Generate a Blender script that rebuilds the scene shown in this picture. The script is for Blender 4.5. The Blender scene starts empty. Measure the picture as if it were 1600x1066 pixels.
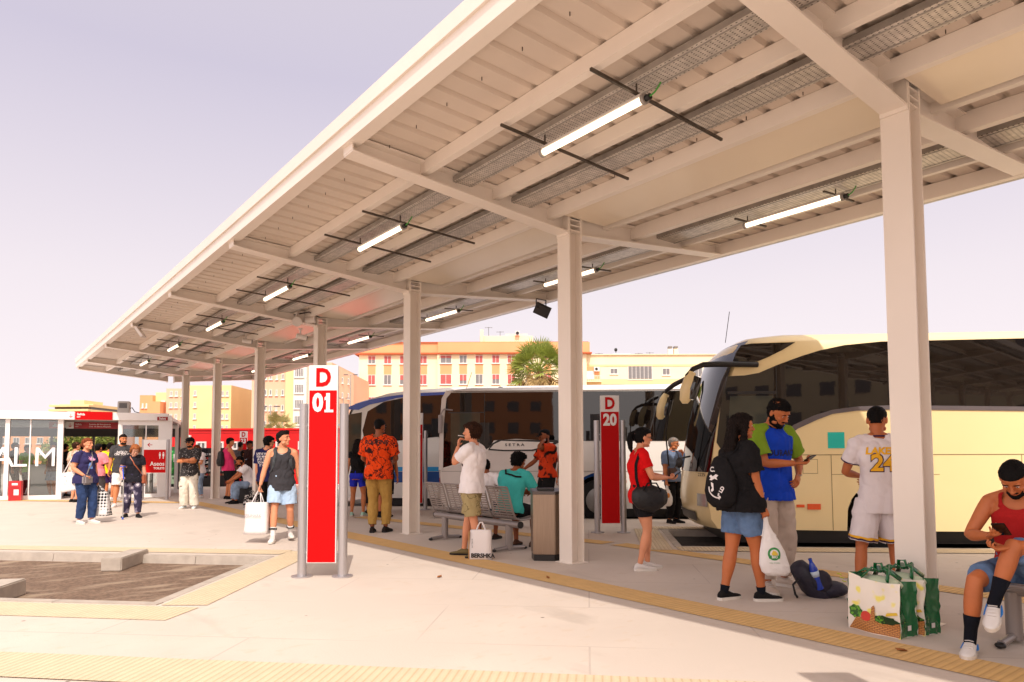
import bpy, bmesh, math, random
from mathutils import Vector, Matrix, noise
from mathutils.bvhtree import BVHTree
from mathutils.geometry import delaunay_2d_cdt
random.seed(7)
PI = math.pi
scene = bpy.context.scene
COL = scene.collection
V = Vector

# ---------------------------------------------------------------- camera
cd = bpy.data.cameras.new('camera')
cam = bpy.data.objects.new('camera', cd); COL.objects.link(cam)
cd.sensor_width = 36; cd.lens = 24.5; cd.shift_y = 0.0707
cd.clip_start = 0.05; cd.clip_end = 2000
R_ = V((.7902, -.6129, -.003)); U_ = V((-.0328, -.0472, .9983)); F_ = V((.612, .7888, .0574))
m3 = Matrix((R_, U_, -F_)).transposed().to_4x4()
cam.matrix_world = Matrix.Translation((0, 0, 1.3)) @ m3
scene.camera = cam

# ---------------------------------------------------------------- sky, sun, exposure
SUNDIR = V((.39, .75, -1)).normalized()
w = bpy.data.worlds.new('World'); scene.world = w; w.use_nodes = True
nt = w.node_tree; nt.nodes.clear()
out = nt.nodes.new('ShaderNodeOutputWorld'); bg = nt.nodes.new('ShaderNodeBackground')
sky = nt.nodes.new('ShaderNodeTexSky'); sky.sky_type = 'NISHITA'; sky.sun_disc = False
sky.sun_elevation = math.radians(49.8); sky.sun_rotation = math.radians(207.5)
sky.air_density = 1.0; sky.dust_density = 5.0; sky.ozone_density = 1.5
mx = nt.nodes.new('ShaderNodeMix'); mx.data_type = 'RGBA'
tc = nt.nodes.new('ShaderNodeTexCoord'); sp = nt.nodes.new('ShaderNodeSeparateXYZ')
ramp = nt.nodes.new('ShaderNodeValToRGB')
for i_, (q_, c_) in enumerate(((0, (5.9, 5.3, 5.4)), (.22, (5.1, 4.6, 4.85)), (.47, (3.65, 3.35, 4.05)), (.8, (4.4, 4.0, 4.1)), (1, (6, 5.4, 5.1)))):
    e_ = ramp.color_ramp.elements[i_ if i_ == 0 else -1] if i_ in (0, 4) else ramp.color_ramp.elements.new(q_)
    e_.position = q_; e_.color = (*c_, 1)
# glow added to the sky round the sun, behind the photographer, to lift shade
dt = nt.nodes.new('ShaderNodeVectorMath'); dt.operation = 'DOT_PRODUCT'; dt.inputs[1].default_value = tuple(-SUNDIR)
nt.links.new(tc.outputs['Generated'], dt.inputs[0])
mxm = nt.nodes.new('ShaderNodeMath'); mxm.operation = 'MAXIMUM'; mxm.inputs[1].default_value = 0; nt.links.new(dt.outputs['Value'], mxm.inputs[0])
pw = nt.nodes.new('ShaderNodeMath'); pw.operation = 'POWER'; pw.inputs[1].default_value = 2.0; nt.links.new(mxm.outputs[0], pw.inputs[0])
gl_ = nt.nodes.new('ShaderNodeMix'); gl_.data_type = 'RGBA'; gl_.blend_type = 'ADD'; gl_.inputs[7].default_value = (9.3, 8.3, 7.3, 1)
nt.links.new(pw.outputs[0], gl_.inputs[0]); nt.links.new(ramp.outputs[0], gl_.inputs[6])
nt.links.new(tc.outputs['Generated'], sp.inputs[0]); nt.links.new(sp.outputs['Z'], ramp.inputs[0])
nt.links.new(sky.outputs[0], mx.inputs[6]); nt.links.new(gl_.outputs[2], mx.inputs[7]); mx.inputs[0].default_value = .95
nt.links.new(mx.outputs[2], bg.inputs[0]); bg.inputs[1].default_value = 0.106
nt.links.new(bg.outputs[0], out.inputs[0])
sl = bpy.data.lights.new('sun', 'SUN'); sun = bpy.data.objects.new('sun', sl); COL.objects.link(sun)
sl.energy = 2.0; sl.angle = math.radians(.6); sl.color = (1, .91, .81)
sun.rotation_euler = SUNDIR.to_track_quat('-Z', 'Y').to_euler(); sun.location = (-8, -15, 25)
scene.view_settings.view_transform = 'Standard'; scene.view_settings.look = 'None'
scene.view_settings.exposure = 0.80; scene.view_settings.gamma = 1
scene.cycles.max_bounces = 7; scene.cycles.diffuse_bounces = 4; scene.cycles.glossy_bounces = 3
scene.cycles.transparent_max_bounces = 10; scene.cycles.sample_clamp_indirect = 6

# ---------------------------------------------------------------- materials
def C(r, g, b):
    f = lambda v: ((v/255+.055)/1.055)**2.4 if v > 10 else v/255/12.92
    return (f(r), f(g), f(b))
MATS = {}
def M(name, col, rough=.6, metal=0, var=.08, vs=3, bump=0, bs=30, emit=0, coat=0, spec=.5, stretch=(1, 1, 1)):
    if name in MATS: return MATS[name]
    m = bpy.data.materials.new(name); m.use_nodes = True; t = m.node_tree; b = t.nodes['Principled BSDF']
    b.inputs['Roughness'].default_value = rough; b.inputs['Metallic'].default_value = metal
    b.inputs['Coat Weight'].default_value = coat; b.inputs['Specular IOR Level'].default_value = spec
    co = t.nodes.new('ShaderNodeTexCoord'); mp = t.nodes.new('ShaderNodeMapping'); mp.inputs['Scale'].default_value = stretch
    t.links.new(co.outputs['Object'], mp.inputs[0])
    n = t.nodes.new('ShaderNodeTexNoise'); n.inputs['Scale'].default_value = vs; n.inputs['Detail'].default_value = 5
    t.links.new(mp.outputs[0], n.inputs['Vector'])
    r = t.nodes.new('ShaderNodeValToRGB')
    r.color_ramp.elements[0].position = .3; r.color_ramp.elements[1].position = .7
    r.color_ramp.elements[0].color = (*[max(0, c*(1-var)) for c in col], 1); r.color_ramp.elements[1].color = (*[min(1, c*(1+var)) for c in col], 1)
    t.links.new(n.outputs[0], r.inputs[0]); t.links.new(r.outputs[0], b.inputs['Base Color'])
    if bump:
        n2 = t.nodes.new('ShaderNodeTexNoise'); n2.inputs['Scale'].default_value = bs; n2.inputs['Detail'].default_value = 6
        t.links.new(mp.outputs[0], n2.inputs['Vector'])
        bp = t.nodes.new('ShaderNodeBump'); bp.inputs['Strength'].default_value = min(1, bump); bp.inputs['Distance'].default_value = .02
        t.links.new(n2.outputs[0], bp.inputs['Height']); t.links.new(bp.outputs[0], b.inputs['Normal'])
    if emit:
        b.inputs['Emission Color'].default_value = (*col, 1); b.inputs['Emission Strength'].default_value = emit
    MATS[name] = m; m.diffuse_color = (*col, 1)
    return m
def overlay(m, col, scale, thr, kind='noise', soft=.03, stretch=(1, 1, 1), detail=3, invert=False):
    """a second colour laid over m's base colour where a texture passes a threshold: prints, stains, holes"""
    t = m.node_tree; b = t.nodes['Principled BSDF']; src = b.inputs['Base Color'].links[0].from_socket
    co = t.nodes.new('ShaderNodeTexCoord'); mp = t.nodes.new('ShaderNodeMapping'); mp.inputs['Scale'].default_value = stretch
    t.links.new(co.outputs['Object'], mp.inputs[0])
    if kind == 'noise':
        n = t.nodes.new('ShaderNodeTexNoise'); n.inputs['Scale'].default_value = scale; n.inputs['Detail'].default_value = detail; o = n.outputs[0]
    elif kind in ('grid', 'grid2'):
        n = t.nodes.new('ShaderNodeTexVoronoi'); n.inputs['Scale'].default_value = scale; n.inputs['Randomness'].default_value = 0; n.voronoi_dimensions = '2D' if kind == 'grid2' else '3D'; o = n.outputs['Distance']
    elif kind == 'cells':
        n = t.nodes.new('ShaderNodeTexVoronoi'); n.inputs['Scale'].default_value = scale; o = n.outputs['Distance']
    elif kind == 'edges':
        n = t.nodes.new('ShaderNodeTexVoronoi'); n.feature = 'DISTANCE_TO_EDGE'; n.inputs['Scale'].default_value = scale; o = n.outputs['Distance']
    elif kind == 'lines':
        n = t.nodes.new('ShaderNodeTexNoise'); n.inputs['Scale'].default_value = scale; n.inputs['Detail'].default_value = detail
        a_ = t.nodes.new('ShaderNodeMath'); a_.operation = 'SUBTRACT'; a_.inputs[1].default_value = .5; b_ = t.nodes.new('ShaderNodeMath'); b_.operation = 'ABSOLUTE'
        t.links.new(n.outputs[0], a_.inputs[0]); t.links.new(a_.outputs[0], b_.inputs[0]); o = b_.outputs[0]
    t.links.new(mp.outputs[0], n.inputs['Vector'])
    mr = t.nodes.new('ShaderNodeMapRange'); mr.inputs[1].default_value = thr-soft; mr.inputs[2].default_value = thr+soft
    if invert: mr.inputs[3].default_value = 1; mr.inputs[4].default_value = 0
    t.links.new(o, mr.inputs[0])
    x = t.nodes.new('ShaderNodeMix'); x.data_type = 'RGBA'; x.inputs[7].default_value = (*col, 1)
    t.links.new(mr.outputs[0], x.inputs[0]); t.links.new(src, x.inputs[6]); t.links.new(x.outputs[2], b.inputs['Base Color'])
    return m
def bricks(m, col, bw, bh, mortar, rot=0, plane='xy', strength=1):
    """joints of slabs, tiles or bricks over m"""
    t = m.node_tree; b = t.nodes['Principled BSDF']; src = b.inputs['Base Color'].links[0].from_socket
    co = t.nodes.new('ShaderNodeTexCoord'); mp = t.nodes.new('ShaderNodeMapping')
    mp.inputs['Rotation'].default_value = (0, 0, rot)
    if plane == 'xz': mp.inputs['Rotation'].default_value = (PI/2, 0, 0)
    t.links.new(co.outputs['Object'], mp.inputs[0])
    n = t.nodes.new('ShaderNodeTexBrick'); n.inputs['Scale'].default_value = 1; n.inputs['Mortar Size'].default_value = mortar
    n.inputs['Brick Width'].default_value = bw; n.inputs['Row Height'].default_value = bh; n.inputs['Mortar Smooth'].default_value = .1
    t.links.new(mp.outputs[0], n.inputs['Vector'])
    mu = t.nodes.new('ShaderNodeMath'); mu.operation = 'MULTIPLY'; mu.inputs[1].default_value = strength
    t.links.new(n.outputs['Fac'], mu.inputs[0])
    x = t.nodes.new('ShaderNodeMix'); x.data_type = 'RGBA'; x.inputs[7].default_value = (*col, 1)
    t.links.new(mu.outputs[0], x.inputs[0]); t.links.new(src, x.inputs[6]); t.links.new(x.outputs[2], b.inputs['Base Color'])
    return m
def ribs(m, axis_rot, period, depth=.6):
    """raised ribs of tactile paving as bump and a faint tone change"""
    t = m.node_tree; b = t.nodes['Principled BSDF']
    co = t.nodes.new('ShaderNodeTexCoord'); mp = t.nodes.new('ShaderNodeMapping'); mp.inputs['Rotation'].default_value = (0, 0, axis_rot)
    t.links.new(co.outputs['Object'], mp.inputs[0])
    wv = t.nodes.new('ShaderNodeTexWave'); wv.inputs['Scale'].default_value = 1/(period*3.183); wv.inputs['Distortion'].default_value = 0
    t.links.new(mp.outputs[0], wv.inputs['Vector'])
    bp = t.nodes.new('ShaderNodeBump'); bp.inputs['Strength'].default_value = depth; bp.inputs['Distance'].default_value = .01
    t.links.new(wv.outputs['Fac'], bp.inputs['Height']); t.links.new(bp.outputs[0], b.inputs['Normal'])
    src = b.inputs['Base Color'].links[0].from_socket
    x = t.nodes.new('ShaderNodeMix'); x.data_type = 'RGBA'; x.blend_type = 'MULTIPLY'; x.inputs[7].default_value = (.8, .76, .7, 1)
    inv = t.nodes.new('ShaderNodeMapRange'); inv.inputs[1].default_value = .25; inv.inputs[2].default_value = 0
    t.links.new(wv.outputs['Fac'], inv.inputs[0]); t.links.new(inv.outputs[0], x.inputs[0])
    t.links.new(src, x.inputs[6]); t.links.new(x.outputs[2], b.inputs['Base Color'])
    return m
def glass(name, tint=(.8, .85, .85), alpha=.75, rough=.03):
    if name in MATS: return MATS[name]
    m = bpy.data.materials.new(name); m.use_nodes = True; t = m.node_tree; t.nodes.clear()
    o = t.nodes.new('ShaderNodeOutputMaterial'); tr = t.nodes.new('ShaderNodeBsdfTransparent'); tr.inputs[0].default_value = (*tint, 1)
    gl = t.nodes.new('ShaderNodeBsdfGlossy'); gl.inputs['Roughness'].default_value = rough
    fr = t.nodes.new('ShaderNodeFresnel'); fr.inputs[0].default_value = 1.5
    ad = t.nodes.new('ShaderNodeMath'); ad.operation = 'ADD'; ad.inputs[1].default_value = (1-alpha)*.3
    mxs = t.nodes.new('ShaderNodeMixShader')
    t.links.new(fr.outputs[0], ad.inputs[0]); t.links.new(ad.outputs[0], mxs.inputs[0]); t.links.new(tr.outputs[0], mxs.inputs[1]); t.links.new(gl.outputs[0], mxs.inputs[2])
    t.links.new(mxs.outputs[0], o.inputs[0]); MATS[name] = m
    return m

# ---------------------------------------------------------------- mesh building
class MB:
    def __init__(s): s.v = []; s.f = []
    def add(s, vs, fs):
        o = len(s.v); s.v += [tuple(p) for p in vs]; s.f += [tuple(i+o for i in f) for f in fs]; return s
    def box(s, a, b, mat=None):
        x0, y0, z0 = a; x1, y1, z1 = b
        vs = [(x0, y0, z0), (x1, y0, z0), (x1, y1, z0), (x0, y1, z0), (x0, y0, z1), (x1, y0, z1), (x1, y1, z1), (x0, y1, z1)]
        if mat is not None: vs = [mat @ V(p) for p in vs]
        return s.add(vs, [(0, 3, 2, 1), (4, 5, 6, 7), (0, 1, 5, 4), (1, 2, 6, 5), (2, 3, 7, 6), (3, 0, 4, 7)])
    def hexa(s, p):   # 8 points, bottom loop then top loop
        return s.add(p, [(0, 3, 2, 1), (4, 5, 6, 7), (0, 1, 5, 4), (1, 2, 6, 5), (2, 3, 7, 6), (3, 0, 4, 7)])
    def prism(s, poly, z0, z1, f=lambda x, y, z: (x, y, z)):
        n = len(poly); vs = [f(x, y, z0) for x, y in poly]+[f(x, y, z1) for x, y in poly]
        return s.add(vs, [tuple(range(n-1, -1, -1)), tuple(range(n, 2*n))]+[(i, (i+1) % n, n+(i+1) % n, n+i) for i in range(n)])
    def tube(s, path, r, n=8, cap=True, up=V((0, 0, 1)), sq=1.0, phase=0):
        path = [V(p) for p in path]; rs = r if isinstance(r, (list, tuple)) else [r]*len(path)
        rings = []; prev = None
        for i, p in enumerate(path):
            d = (path[min(i+1, len(path)-1)]-path[max(i-1, 0)]).normalized()
            if prev is None:
                a = d.cross(up)
                if a.length < .01: a = d.cross(V((1, 0, 0)))
            else:
                a = prev-d*prev.dot(d)
                if a.length < 1e-4: a = d.cross(up)
            a.normalize(); prev = a; b = d.cross(a)
            rings.append([p+a*math.cos(phase+2*PI*k/n)*rs[i]+b*math.sin(phase+2*PI*k/n)*rs[i]*sq for k in range(n)])
        return s.rings(rings, cap)
    def rings(s, rings, cap=True):
        n = len(rings[0]); vs = [p for r in rings for p in r]; fs = []
        for i in range(len(rings)-1):
            for k in range(n): fs.append((i*n+k, i*n+(k+1) % n, (i+1)*n+(k+1) % n, (i+1)*n+k))
        if cap: fs += [tuple(range(n-1, -1, -1)), tuple((len(rings)-1)*n+k for k in range(n))]
        return s.add(vs, fs)
    def cyl(s, a, b, r, n=16): return s.tube([a, b], r, n)
    def ell(s, c, r, n=12, m=8, rot=None):
        c = V(c); rg = []
        for i in range(m+1):
            t = -PI/2+PI*i/m; t = max(-PI/2+.05, min(PI/2-.05, t))
            ring = []
            for k in range(n):
                p = V((r[0]*math.cos(t)*math.cos(2*PI*k/n), r[1]*math.cos(t)*math.sin(2*PI*k/n), r[2]*math.sin(t)))
                ring.append(c+(rot @ p if rot else p))
            rg.append(ring)
        return s.rings(rg)
    def build(s, name, mat=None, parent=None, smooth=False, bevel=0, label=None):
        me = bpy.data.meshes.new(name); me.from_pydata(s.v, [], s.f); me.update()
        bm = bmesh.new(); bm.from_mesh(me); bmesh.ops.recalc_face_normals(bm, faces=bm.faces)
        if bevel: bmesh.ops.bevel(bm, geom=[e for e in bm.edges if e.is_manifold and e.calc_face_angle(0) > .5], offset=bevel, segments=2, affect='EDGES', clamp_overlap=True)
        bm.to_mesh(me); bm.free()
        return link(name, me, mat, parent, smooth, label)
def link(name, me, mat=None, parent=None, smooth=False, label=None):
    o = bpy.data.objects.new(name, me); COL.objects.link(o)
    if mat: me.materials.clear(); me.materials.append(mat)
    if smooth:
        for p in me.polygons: p.use_smooth = True
        if smooth != 2:
            try: me.set_sharp_from_angle(angle=math.radians(45))
            except Exception: pass
    if parent: o.parent = parent
    if label: o['label'] = label
    return o
def thing(name, label, cat, loc=(0, 0, 0), rz=0, group=None):
    o = bpy.data.objects.new(name, None); COL.objects.link(o); o.empty_display_size = .2
    o.location = (loc[0], loc[1], loc[2] if len(loc) > 2 else 0); o.rotation_euler = (0, 0, rz); return tag(o, label, cat, group)
def tag(o, label, cat, group=None):
    o['label'] = label; o['category'] = cat
    if group: o['group'] = group
    return o
def structure(o): o['kind'] = 'structure'; return o
def copy_thing(o, loc, label, parent=None, rz=None):
    c = o.copy(); COL.objects.link(c)
    if parent: c.parent = parent
    else:
        c.location = loc; c['label'] = label
        if rz is not None: c.rotation_euler = (0, 0, rz)
    for ch in [x for x in KIDS.get(o.name, [])]: copy_thing(ch, None, None, c)
    return c
KIDS = {}
def note_kids(o):
    KIDS[o.name] = [x for x in bpy.data.objects if x.parent == o]
    for k in KIDS[o.name]: note_kids(k)
def text_mesh(s, size, bold=0, res=3, align='CENTER', extrude=.002, shear=0, sx=1):
    cu = bpy.data.curves.new('t', 'FONT'); cu.body = s; cu.size = size; cu.align_x = align; cu.align_y = 'CENTER'
    cu.extrude = extrude; cu.offset = bold; cu.resolution_u = res; cu.shear = shear
    o = bpy.data.objects.new('t', cu); COL.objects.link(o); dg = bpy.context.evaluated_depsgraph_get(); dg.update()
    me = bpy.data.meshes.new_from_object(o.evaluated_get(dg)); bpy.data.objects.remove(o); bpy.data.curves.remove(cu)
    if sx != 1:
        for v in me.vertices: v.co.x *= sx
    return me
def frame(o, x, z):   # matrix with local x along x, local y along z (up), local z out
    x = V(x).normalized(); y = V(z).normalized(); n = x.cross(y).normalized(); y = n.cross(x)
    return Matrix.Translation(V(o)) @ Matrix((x, y, n)).transposed().to_4x4()
def text(name, s, size, mat, parent, o, x, up=(0, 0, 1), **k):
    me = text_mesh(s, size, **k); me.transform(frame(o, x, up)); return link(name, me, mat, parent)
def wrap(me, bvh, o, x, up, off=.003, sub=2, mx=.02):
    """lay a flat mesh (in its own xy plane) on a curved surface by casting rays along -n"""
    fr = frame(o, x, up); n = (fr.to_3x3() @ V((0, 0, 1))).normalized()
    bm = bmesh.new(); bm.from_mesh(me); bmesh.ops.triangulate(bm, faces=bm.faces)
    for _ in range(3):
        es = [e for e in bm.edges if e.calc_length() > mx]
        if not es: break
        bmesh.ops.subdivide_edges(bm, edges=es, cuts=1); bmesh.ops.triangulate(bm, faces=bm.faces)
    bm.transform(fr)
    for v in bm.verts:
        h = bvh.ray_cast(v.co+n*.35, -n, .8)
        if h[0]: v.co = h[0]+n*off
    bm.to_mesh(me); bm.free(); return me
# ================================================================ GROUND
CONC = bricks(M('paving_concrete', C(198, 184, 172), .85, var=.05, vs=1.3, bump=.12, bs=60), C(166, 150, 140), 2.4, 1.2, .007, rot=math.radians(44), strength=.55)
overlay(CONC, C(186, 172, 160), 2.2, .66, soft=.05, detail=8, stretch=(1, .35, 1))
overlay(CONC, C(195, 178, 162), 7, .64, soft=.07, detail=10, stretch=(1, 1.6, 1))
overlay(CONC, C(196, 182, 170), .55, .56, soft=.05, detail=6)
overlay(CONC, C(120, 108, 98), 2.3, .034, 'cells', soft=.012, invert=True)
overlay(CONC, C(148, 134, 122), 60, .05, 'cells', soft=.02, invert=True)
ASPH = M('old_asphalt', C(122, 98, 80), .92, var=.4, vs=26, bump=.9, bs=110)
overlay(ASPH, C(164, 142, 120), 1.6, .6, soft=.09, detail=9, stretch=(1, 2.4, 1))
YEL = ribs(M('tactile_yellow', C(216, 176, 116), .8, var=.06, vs=7), PI/2, .05)
YEL_D = ribs(M('tactile_pale', C(206, 186, 156), .8, var=.05, vs=6), math.radians(45), .05)
KERB = M('kerb_concrete', C(172, 160, 148), .85, var=.12, vs=7, bump=.2, bs=50)
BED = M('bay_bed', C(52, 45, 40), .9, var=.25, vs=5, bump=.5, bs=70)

s2 = .7071
# bays: polygons (pavement is cut away over them)
LB = [(1.31, 6.70), (3.10, 8.95), (-11, 23.4), (-12.6, 20.7)]            # empty bay, left
D_ = V((.737, -.676)); A_ = V((.7071, .7071))
def bay(o, L=14, w=2.2):
    o = V(o); return [tuple(o), tuple(o+D_*L), tuple(o+D_*L+A_*w), tuple(o+A_*w)]
RB = bay((7.74, 6.31), 16); WB = bay((7.32, 12.15), 18, 2.7); BB = bay((6.95, 16.7), 18, 2.9)
big = [(-60, -30), (70, -30), (70, 60), (-60, 60)]
pts = [V(p) for p in big]; faces = [[0, 1, 2, 3]]; holes = []
for b in (LB, RB, WB, BB):
    k = len(pts); pts += [V(p) for p in b]; faces.append([k, k+1, k+2, k+3]); holes.append(b)
r = delaunay_2d_cdt(pts, [], faces, 1, 1e-5)
vs, fs = r[0], r[2]
def inpoly(p, poly):
    c = False
    for i in range(len(poly)):
        a, b = poly[i], poly[i-1]
        if (a[1] > p[1]) != (b[1] > p[1]) and p[0] < (b[0]-a[0])*(p[1]-a[1])/(b[1]-a[1])+a[0]: c = not c
    return c
mb = MB(); keep = []
for f in fs:
    c = sum((V(vs[i]) for i in f), V((0, 0)))/len(f)
    if not any(inpoly(c, h) for h in holes): keep.append(tuple(f))
mb.add([(p[0], p[1], 0) for p in vs], keep)
structure(mb.build('pavement', CONC))
structure(MB().add([(-900, -900, -.10), (900, -900, -.10), (900, 900, -.10), (-900, 900, -.10)], [(0, 1, 2, 3)]).build('ground', ASPH))
mb = MB()
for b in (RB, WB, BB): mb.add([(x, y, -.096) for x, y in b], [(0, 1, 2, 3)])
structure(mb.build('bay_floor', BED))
mb = MB()
for h in holes:   # kerb faces: solid stones round every bay
    for i in range(4):
        a, b = V(h[i]), V(h[(i+1) % 4]); d = (b-a).normalized(); n = V((d.y, -d.x))
        c = sum((V(p) for p in h), V((0, 0)))/4
        if (c-a).dot(n) < 0: n = -n
        L = (b-a).length; k = max(1, round(L/1.0))
        for j in range(k):
            p = a+d*(L*j/k+.004); q = a+d*(L*(j+1)/k-.004)
            mb.hexa([(*p, -.13), (*q, -.13), (*(q+n*(.12+.003*i)), -.13), (*(p+n*(.12+.003*i)), -.13), (*p, .003+.002*i), (*q, .003+.002*i), (*(q+n*.10), .003+.002*i), (*(p+n*.10), .003+.002*i)])
structure(mb.build('kerb', KERB))
def strip(name, a, b, wd, mat, z=.004):
    a, b = V(a), V(b); d = (b-a).normalized(); n = V((-d.y, d.x))*wd
    return [(*a, z), (*b, z), (*(b+n), z), (*(a+n), z)]
def strips(name, L, mat):
    mb = MB()
    for i, (a, b, wd) in enumerate(L): mb.add(strip(name, a, b, wd, mat, .004+.0012*i), [(0, 1, 2, 3)])
    structure(mb.build(name, mat))
strips('tactile_strip', [((5.04, -6), (5.04, 20.4), .40), ((7.52, -6), (7.52, 7.0), .33), ((7.48, 7.2), (6.55, 13.4), .33), ((4.9, 20.4), (0.2, 26.0), .5)], YEL)
d2 = V((.70, -.714)); e2 = V((.7071, .7071))
b0 = V((1.31, 6.70)); b1 = V((3.10, 8.95)); n2 = V((-e2.x, -e2.y))
strips('bay_border', [
    (tuple(b0-d2*14+V((-.03, -.03))), tuple(b0+d2*.42+V((-.03, -.03))), -.46),
    (tuple(b0+V((.03, -.03))), tuple(b1+V((.03, -.03))+(b1-b0).normalized()*.45), -.40),
    (tuple(b1+V((.1, .1))-d2*14), tuple(b1+V((.1, .1))), .40),
    ((-1.8, 7.8), (6.2, -.36), -.46),
    ((7.74, 6.31-.02), (7.74+16*.737, 6.31-16*.676-.02), -.40),
    ((7.45, 6.1), (9.29, 7.94), .40), ((9.25, 8.0), (9.25+8*.737, 8.0-8*.676), .4),
], YEL_D)
# concrete wheel stops
def wheel_stop(a, b, wd, label):
    a, b = V(a), V(b); d = (b-a).normalized(); n = V((-d.y, d.x))*wd
    mb = MB(); z0, z1 = -.102, .06
    mb.hexa([(*a, z0), (*b, z0), (*(b+n), z0), (*(a+n), z0), (*a, z1), (*b, z1), (*(b+n), z1), (*(a+n), z1)])
    tag(mb.build('wheel_stop', KERB, bevel=.012), label, 'wheel stop', 'concrete wheel stops in the bays')
wheel_stop((1.48, 9.58), (1.90, 10.27), .24, 'pale concrete wheel stop lying across the far side of the empty bay')
wheel_stop((.0, 7.75), (.49, 8.62), .24, 'pale concrete wheel stop cut by the left edge beside the yellow bay border')
wheel_stop((8.93, 5.35), (9.55, 5.55), .3, 'grey concrete wheel stop in the shade under the cream coach')
# leaves and litter
LEAF = M('dry_leaf', C(150, 90, 40), .8)
for i, (x, y, a) in enumerate([(3.93, 6.32, .4), (4.79, 5.57, 1.2), (4.85, 2.1, 2.2)]):
    mb = MB(); ca, sa = math.cos(a), math.sin(a)
    P2 = [(-.035, 0, .004), (-.01, .018, .016), (.03, .008, .006), (.045, 0, .02), (.02, -.016, .007), (-.012, -.014, .014)]
    mb.add([(x+ca*p-sa*q, y+sa*p+ca*q, z+.004) for p, q, z in P2]+[(x+ca*p-sa*q, y+sa*p+ca*q, z+.002) for p, q, z in P2], [(0, 1, 2, 3, 4, 5), (11, 10, 9, 8, 7, 6)])
    tag(mb.build('dry_leaf', LEAF), ['curled brown leaf lying alone on the sunlit paving', 'small brown leaf beside the yellow strip in the middle', 'dark scrap of leaf on the yellow strip at lower right'][i], 'leaf', 'dry leaves on the paving')

# ================================================================ CANOPY
WHT = M('canopy_white_paint', C(233, 221, 209), .38, var=.03, vs=1.5, bump=.03, bs=8)
DECK = M('canopy_deck_sheet', C(210, 194, 179), .5, var=.04, vs=2)
GALV = M('galvanised_tray', C(208, 200, 192), .38, metal=.3, var=.2, vs=14)
overlay(GALV, C(78, 68, 62), 22, .19, 'grid2', soft=.04, invert=True, stretch=(1.8, 1.1, 1))
GALV2 = M('galvanised_plain', C(168, 162, 156), .38, metal=.45, var=.15, vs=9)
RAIL = M('steel_rail', C(96, 88, 80), .45, metal=.8, var=.2, vs=20)
BLK = M('black_plastic', C(24, 23, 24), .45, var=.1)
LIT = M('lit_tube', (1, .83, .62), .4, emit=1.7)
GRNC = M('green_cable', C(70, 150, 60), .5)
CX, CY0, SP = 5.625, 6.11, 3.861
YS = [CY0+SP*i for i in range(-8, 6)]; YS.append(28.0-.25)
Y0, Y1 = -24.5, 28.0
ztL = lambda x: 4.225+.056*(CX-x)
ztR = lambda x: 4.225+.056*(x-CX-.2)
zbL = lambda x: 3.968+.089*(CX-x)
zbR = lambda x: 3.962+.093*(x-CX-.2)
can = thing('station_canopy', 'long white steel canopy over the platform on a row of slim columns', 'canopy', (CX+.1, 10, 0))
can_o = V((CX+.1, 10, 0))
def cpart(mb, name, mat, smooth=False):
    o = mb.build(name, mat, None, smooth); o.data.transform(Matrix.Translation(-can_o)); o.parent = can; return o
for i, y in enumerate(YS):
    last = i == len(YS)-1
    if not last:
        mb = MB(); W = .218
        mb.box((CX, y, 0), (CX+.016, y+W, 4.21)); mb.box((CX+.186, y, 0), (CX+.202, y+W, 4.21))
        mb.box((CX+.016, y+W/2-.006, 0), (CX+.186, y+W/2+.006, 4.0))
        for z in (4.0, 4.06, 4.13, 4.19): mb.box((CX+.016, y+.008, z), (CX+.186, y+W-.008, z+.012))
        c = cpart(mb, 'column', WHT)
        mb = MB(); mb.box((CX-.04, y-.03, .001), (CX+.242, y+W+.03, .008)); cpart(mb, 'base_plate', WHT)
    for side in (0, 1):
        xa, xb = (CX-.001, 2.815) if side == 0 else (CX+.203, 8.76)
        zt, zb = (ztL, zbL) if side == 0 else (ztR, zbR)
        mb = MB(); W = .20; ym = y+.109
        for (o0, o1, h0, h1) in ((-.1, .1, 0, .014), (-.1, .1, None, None)):
            pass
        def quad(y0, y1, f0, f1):
            mb.hexa([(xa, y0, f0(xa)), (xb, y0, f0(xb)), (xb, y1, f0(xb)), (xa, y1, f0(xa)), (xa, y0, f1(xa)), (xb, y0, f1(xb)), (xb, y1, f1(xb)), (xa, y1, f1(xa))])
        quad(ym-.1, ym+.1, zb, lambda x: zb(x)+.016)
        quad(ym-.1, ym+.1, lambda x: zt(x)-.016, zt)
        quad(ym-.006, ym+.006, lambda x: zb(x)+.016, lambda x: zt(x)-.016)
        sx = -1 if side == 0 else 1
        mb.box((min(xa+sx*.001, xa+sx*.016), ym-.105, zb(xa)-.03), (max(xa+sx*.001, xa+sx*.016), ym+.105, zt(xa)+.01))
        mb.box((xb-.006, ym-.1, zb(xb)+.016), (xb+.006, ym+.1, zt(xb)-.016))
        cpart(mb, 'beam', WHT)
# deck: trapezoidal sheet, ribs across the platform
for side in (0, 1):
    xa, xb = (CX+.1, 2.8) if side == 0 else (CX+.1, 8.95)
    zt = ztL if side == 0 else ztR
    prof = []; y = Y0
    while y < Y1:
        prof += [(y, 0), (y+.185, 0), (y+.205, .035), (y+.245, .035)]; y += .265
    vs = []; fs = []
    xs = [xa, (xa+xb)/2, xb]
    for (yy, h) in prof:
        for x in xs: vs.append((x, yy, zt(x)+.012+h))
        for x in xs: vs.append((x, yy, zt(x)+.018+h))
    for i in range(len(prof)-1):
        a = i*6; b = a+6
        fs += [(a, a+1, b+1, b), (a+1, a+2, b+2, b+1), (a+3, b+3, b+4, a+4), (a+4, b+4, b+5, a+5)]
    cpart(MB().add(vs, fs), 'roof_sheet', DECK)
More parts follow.
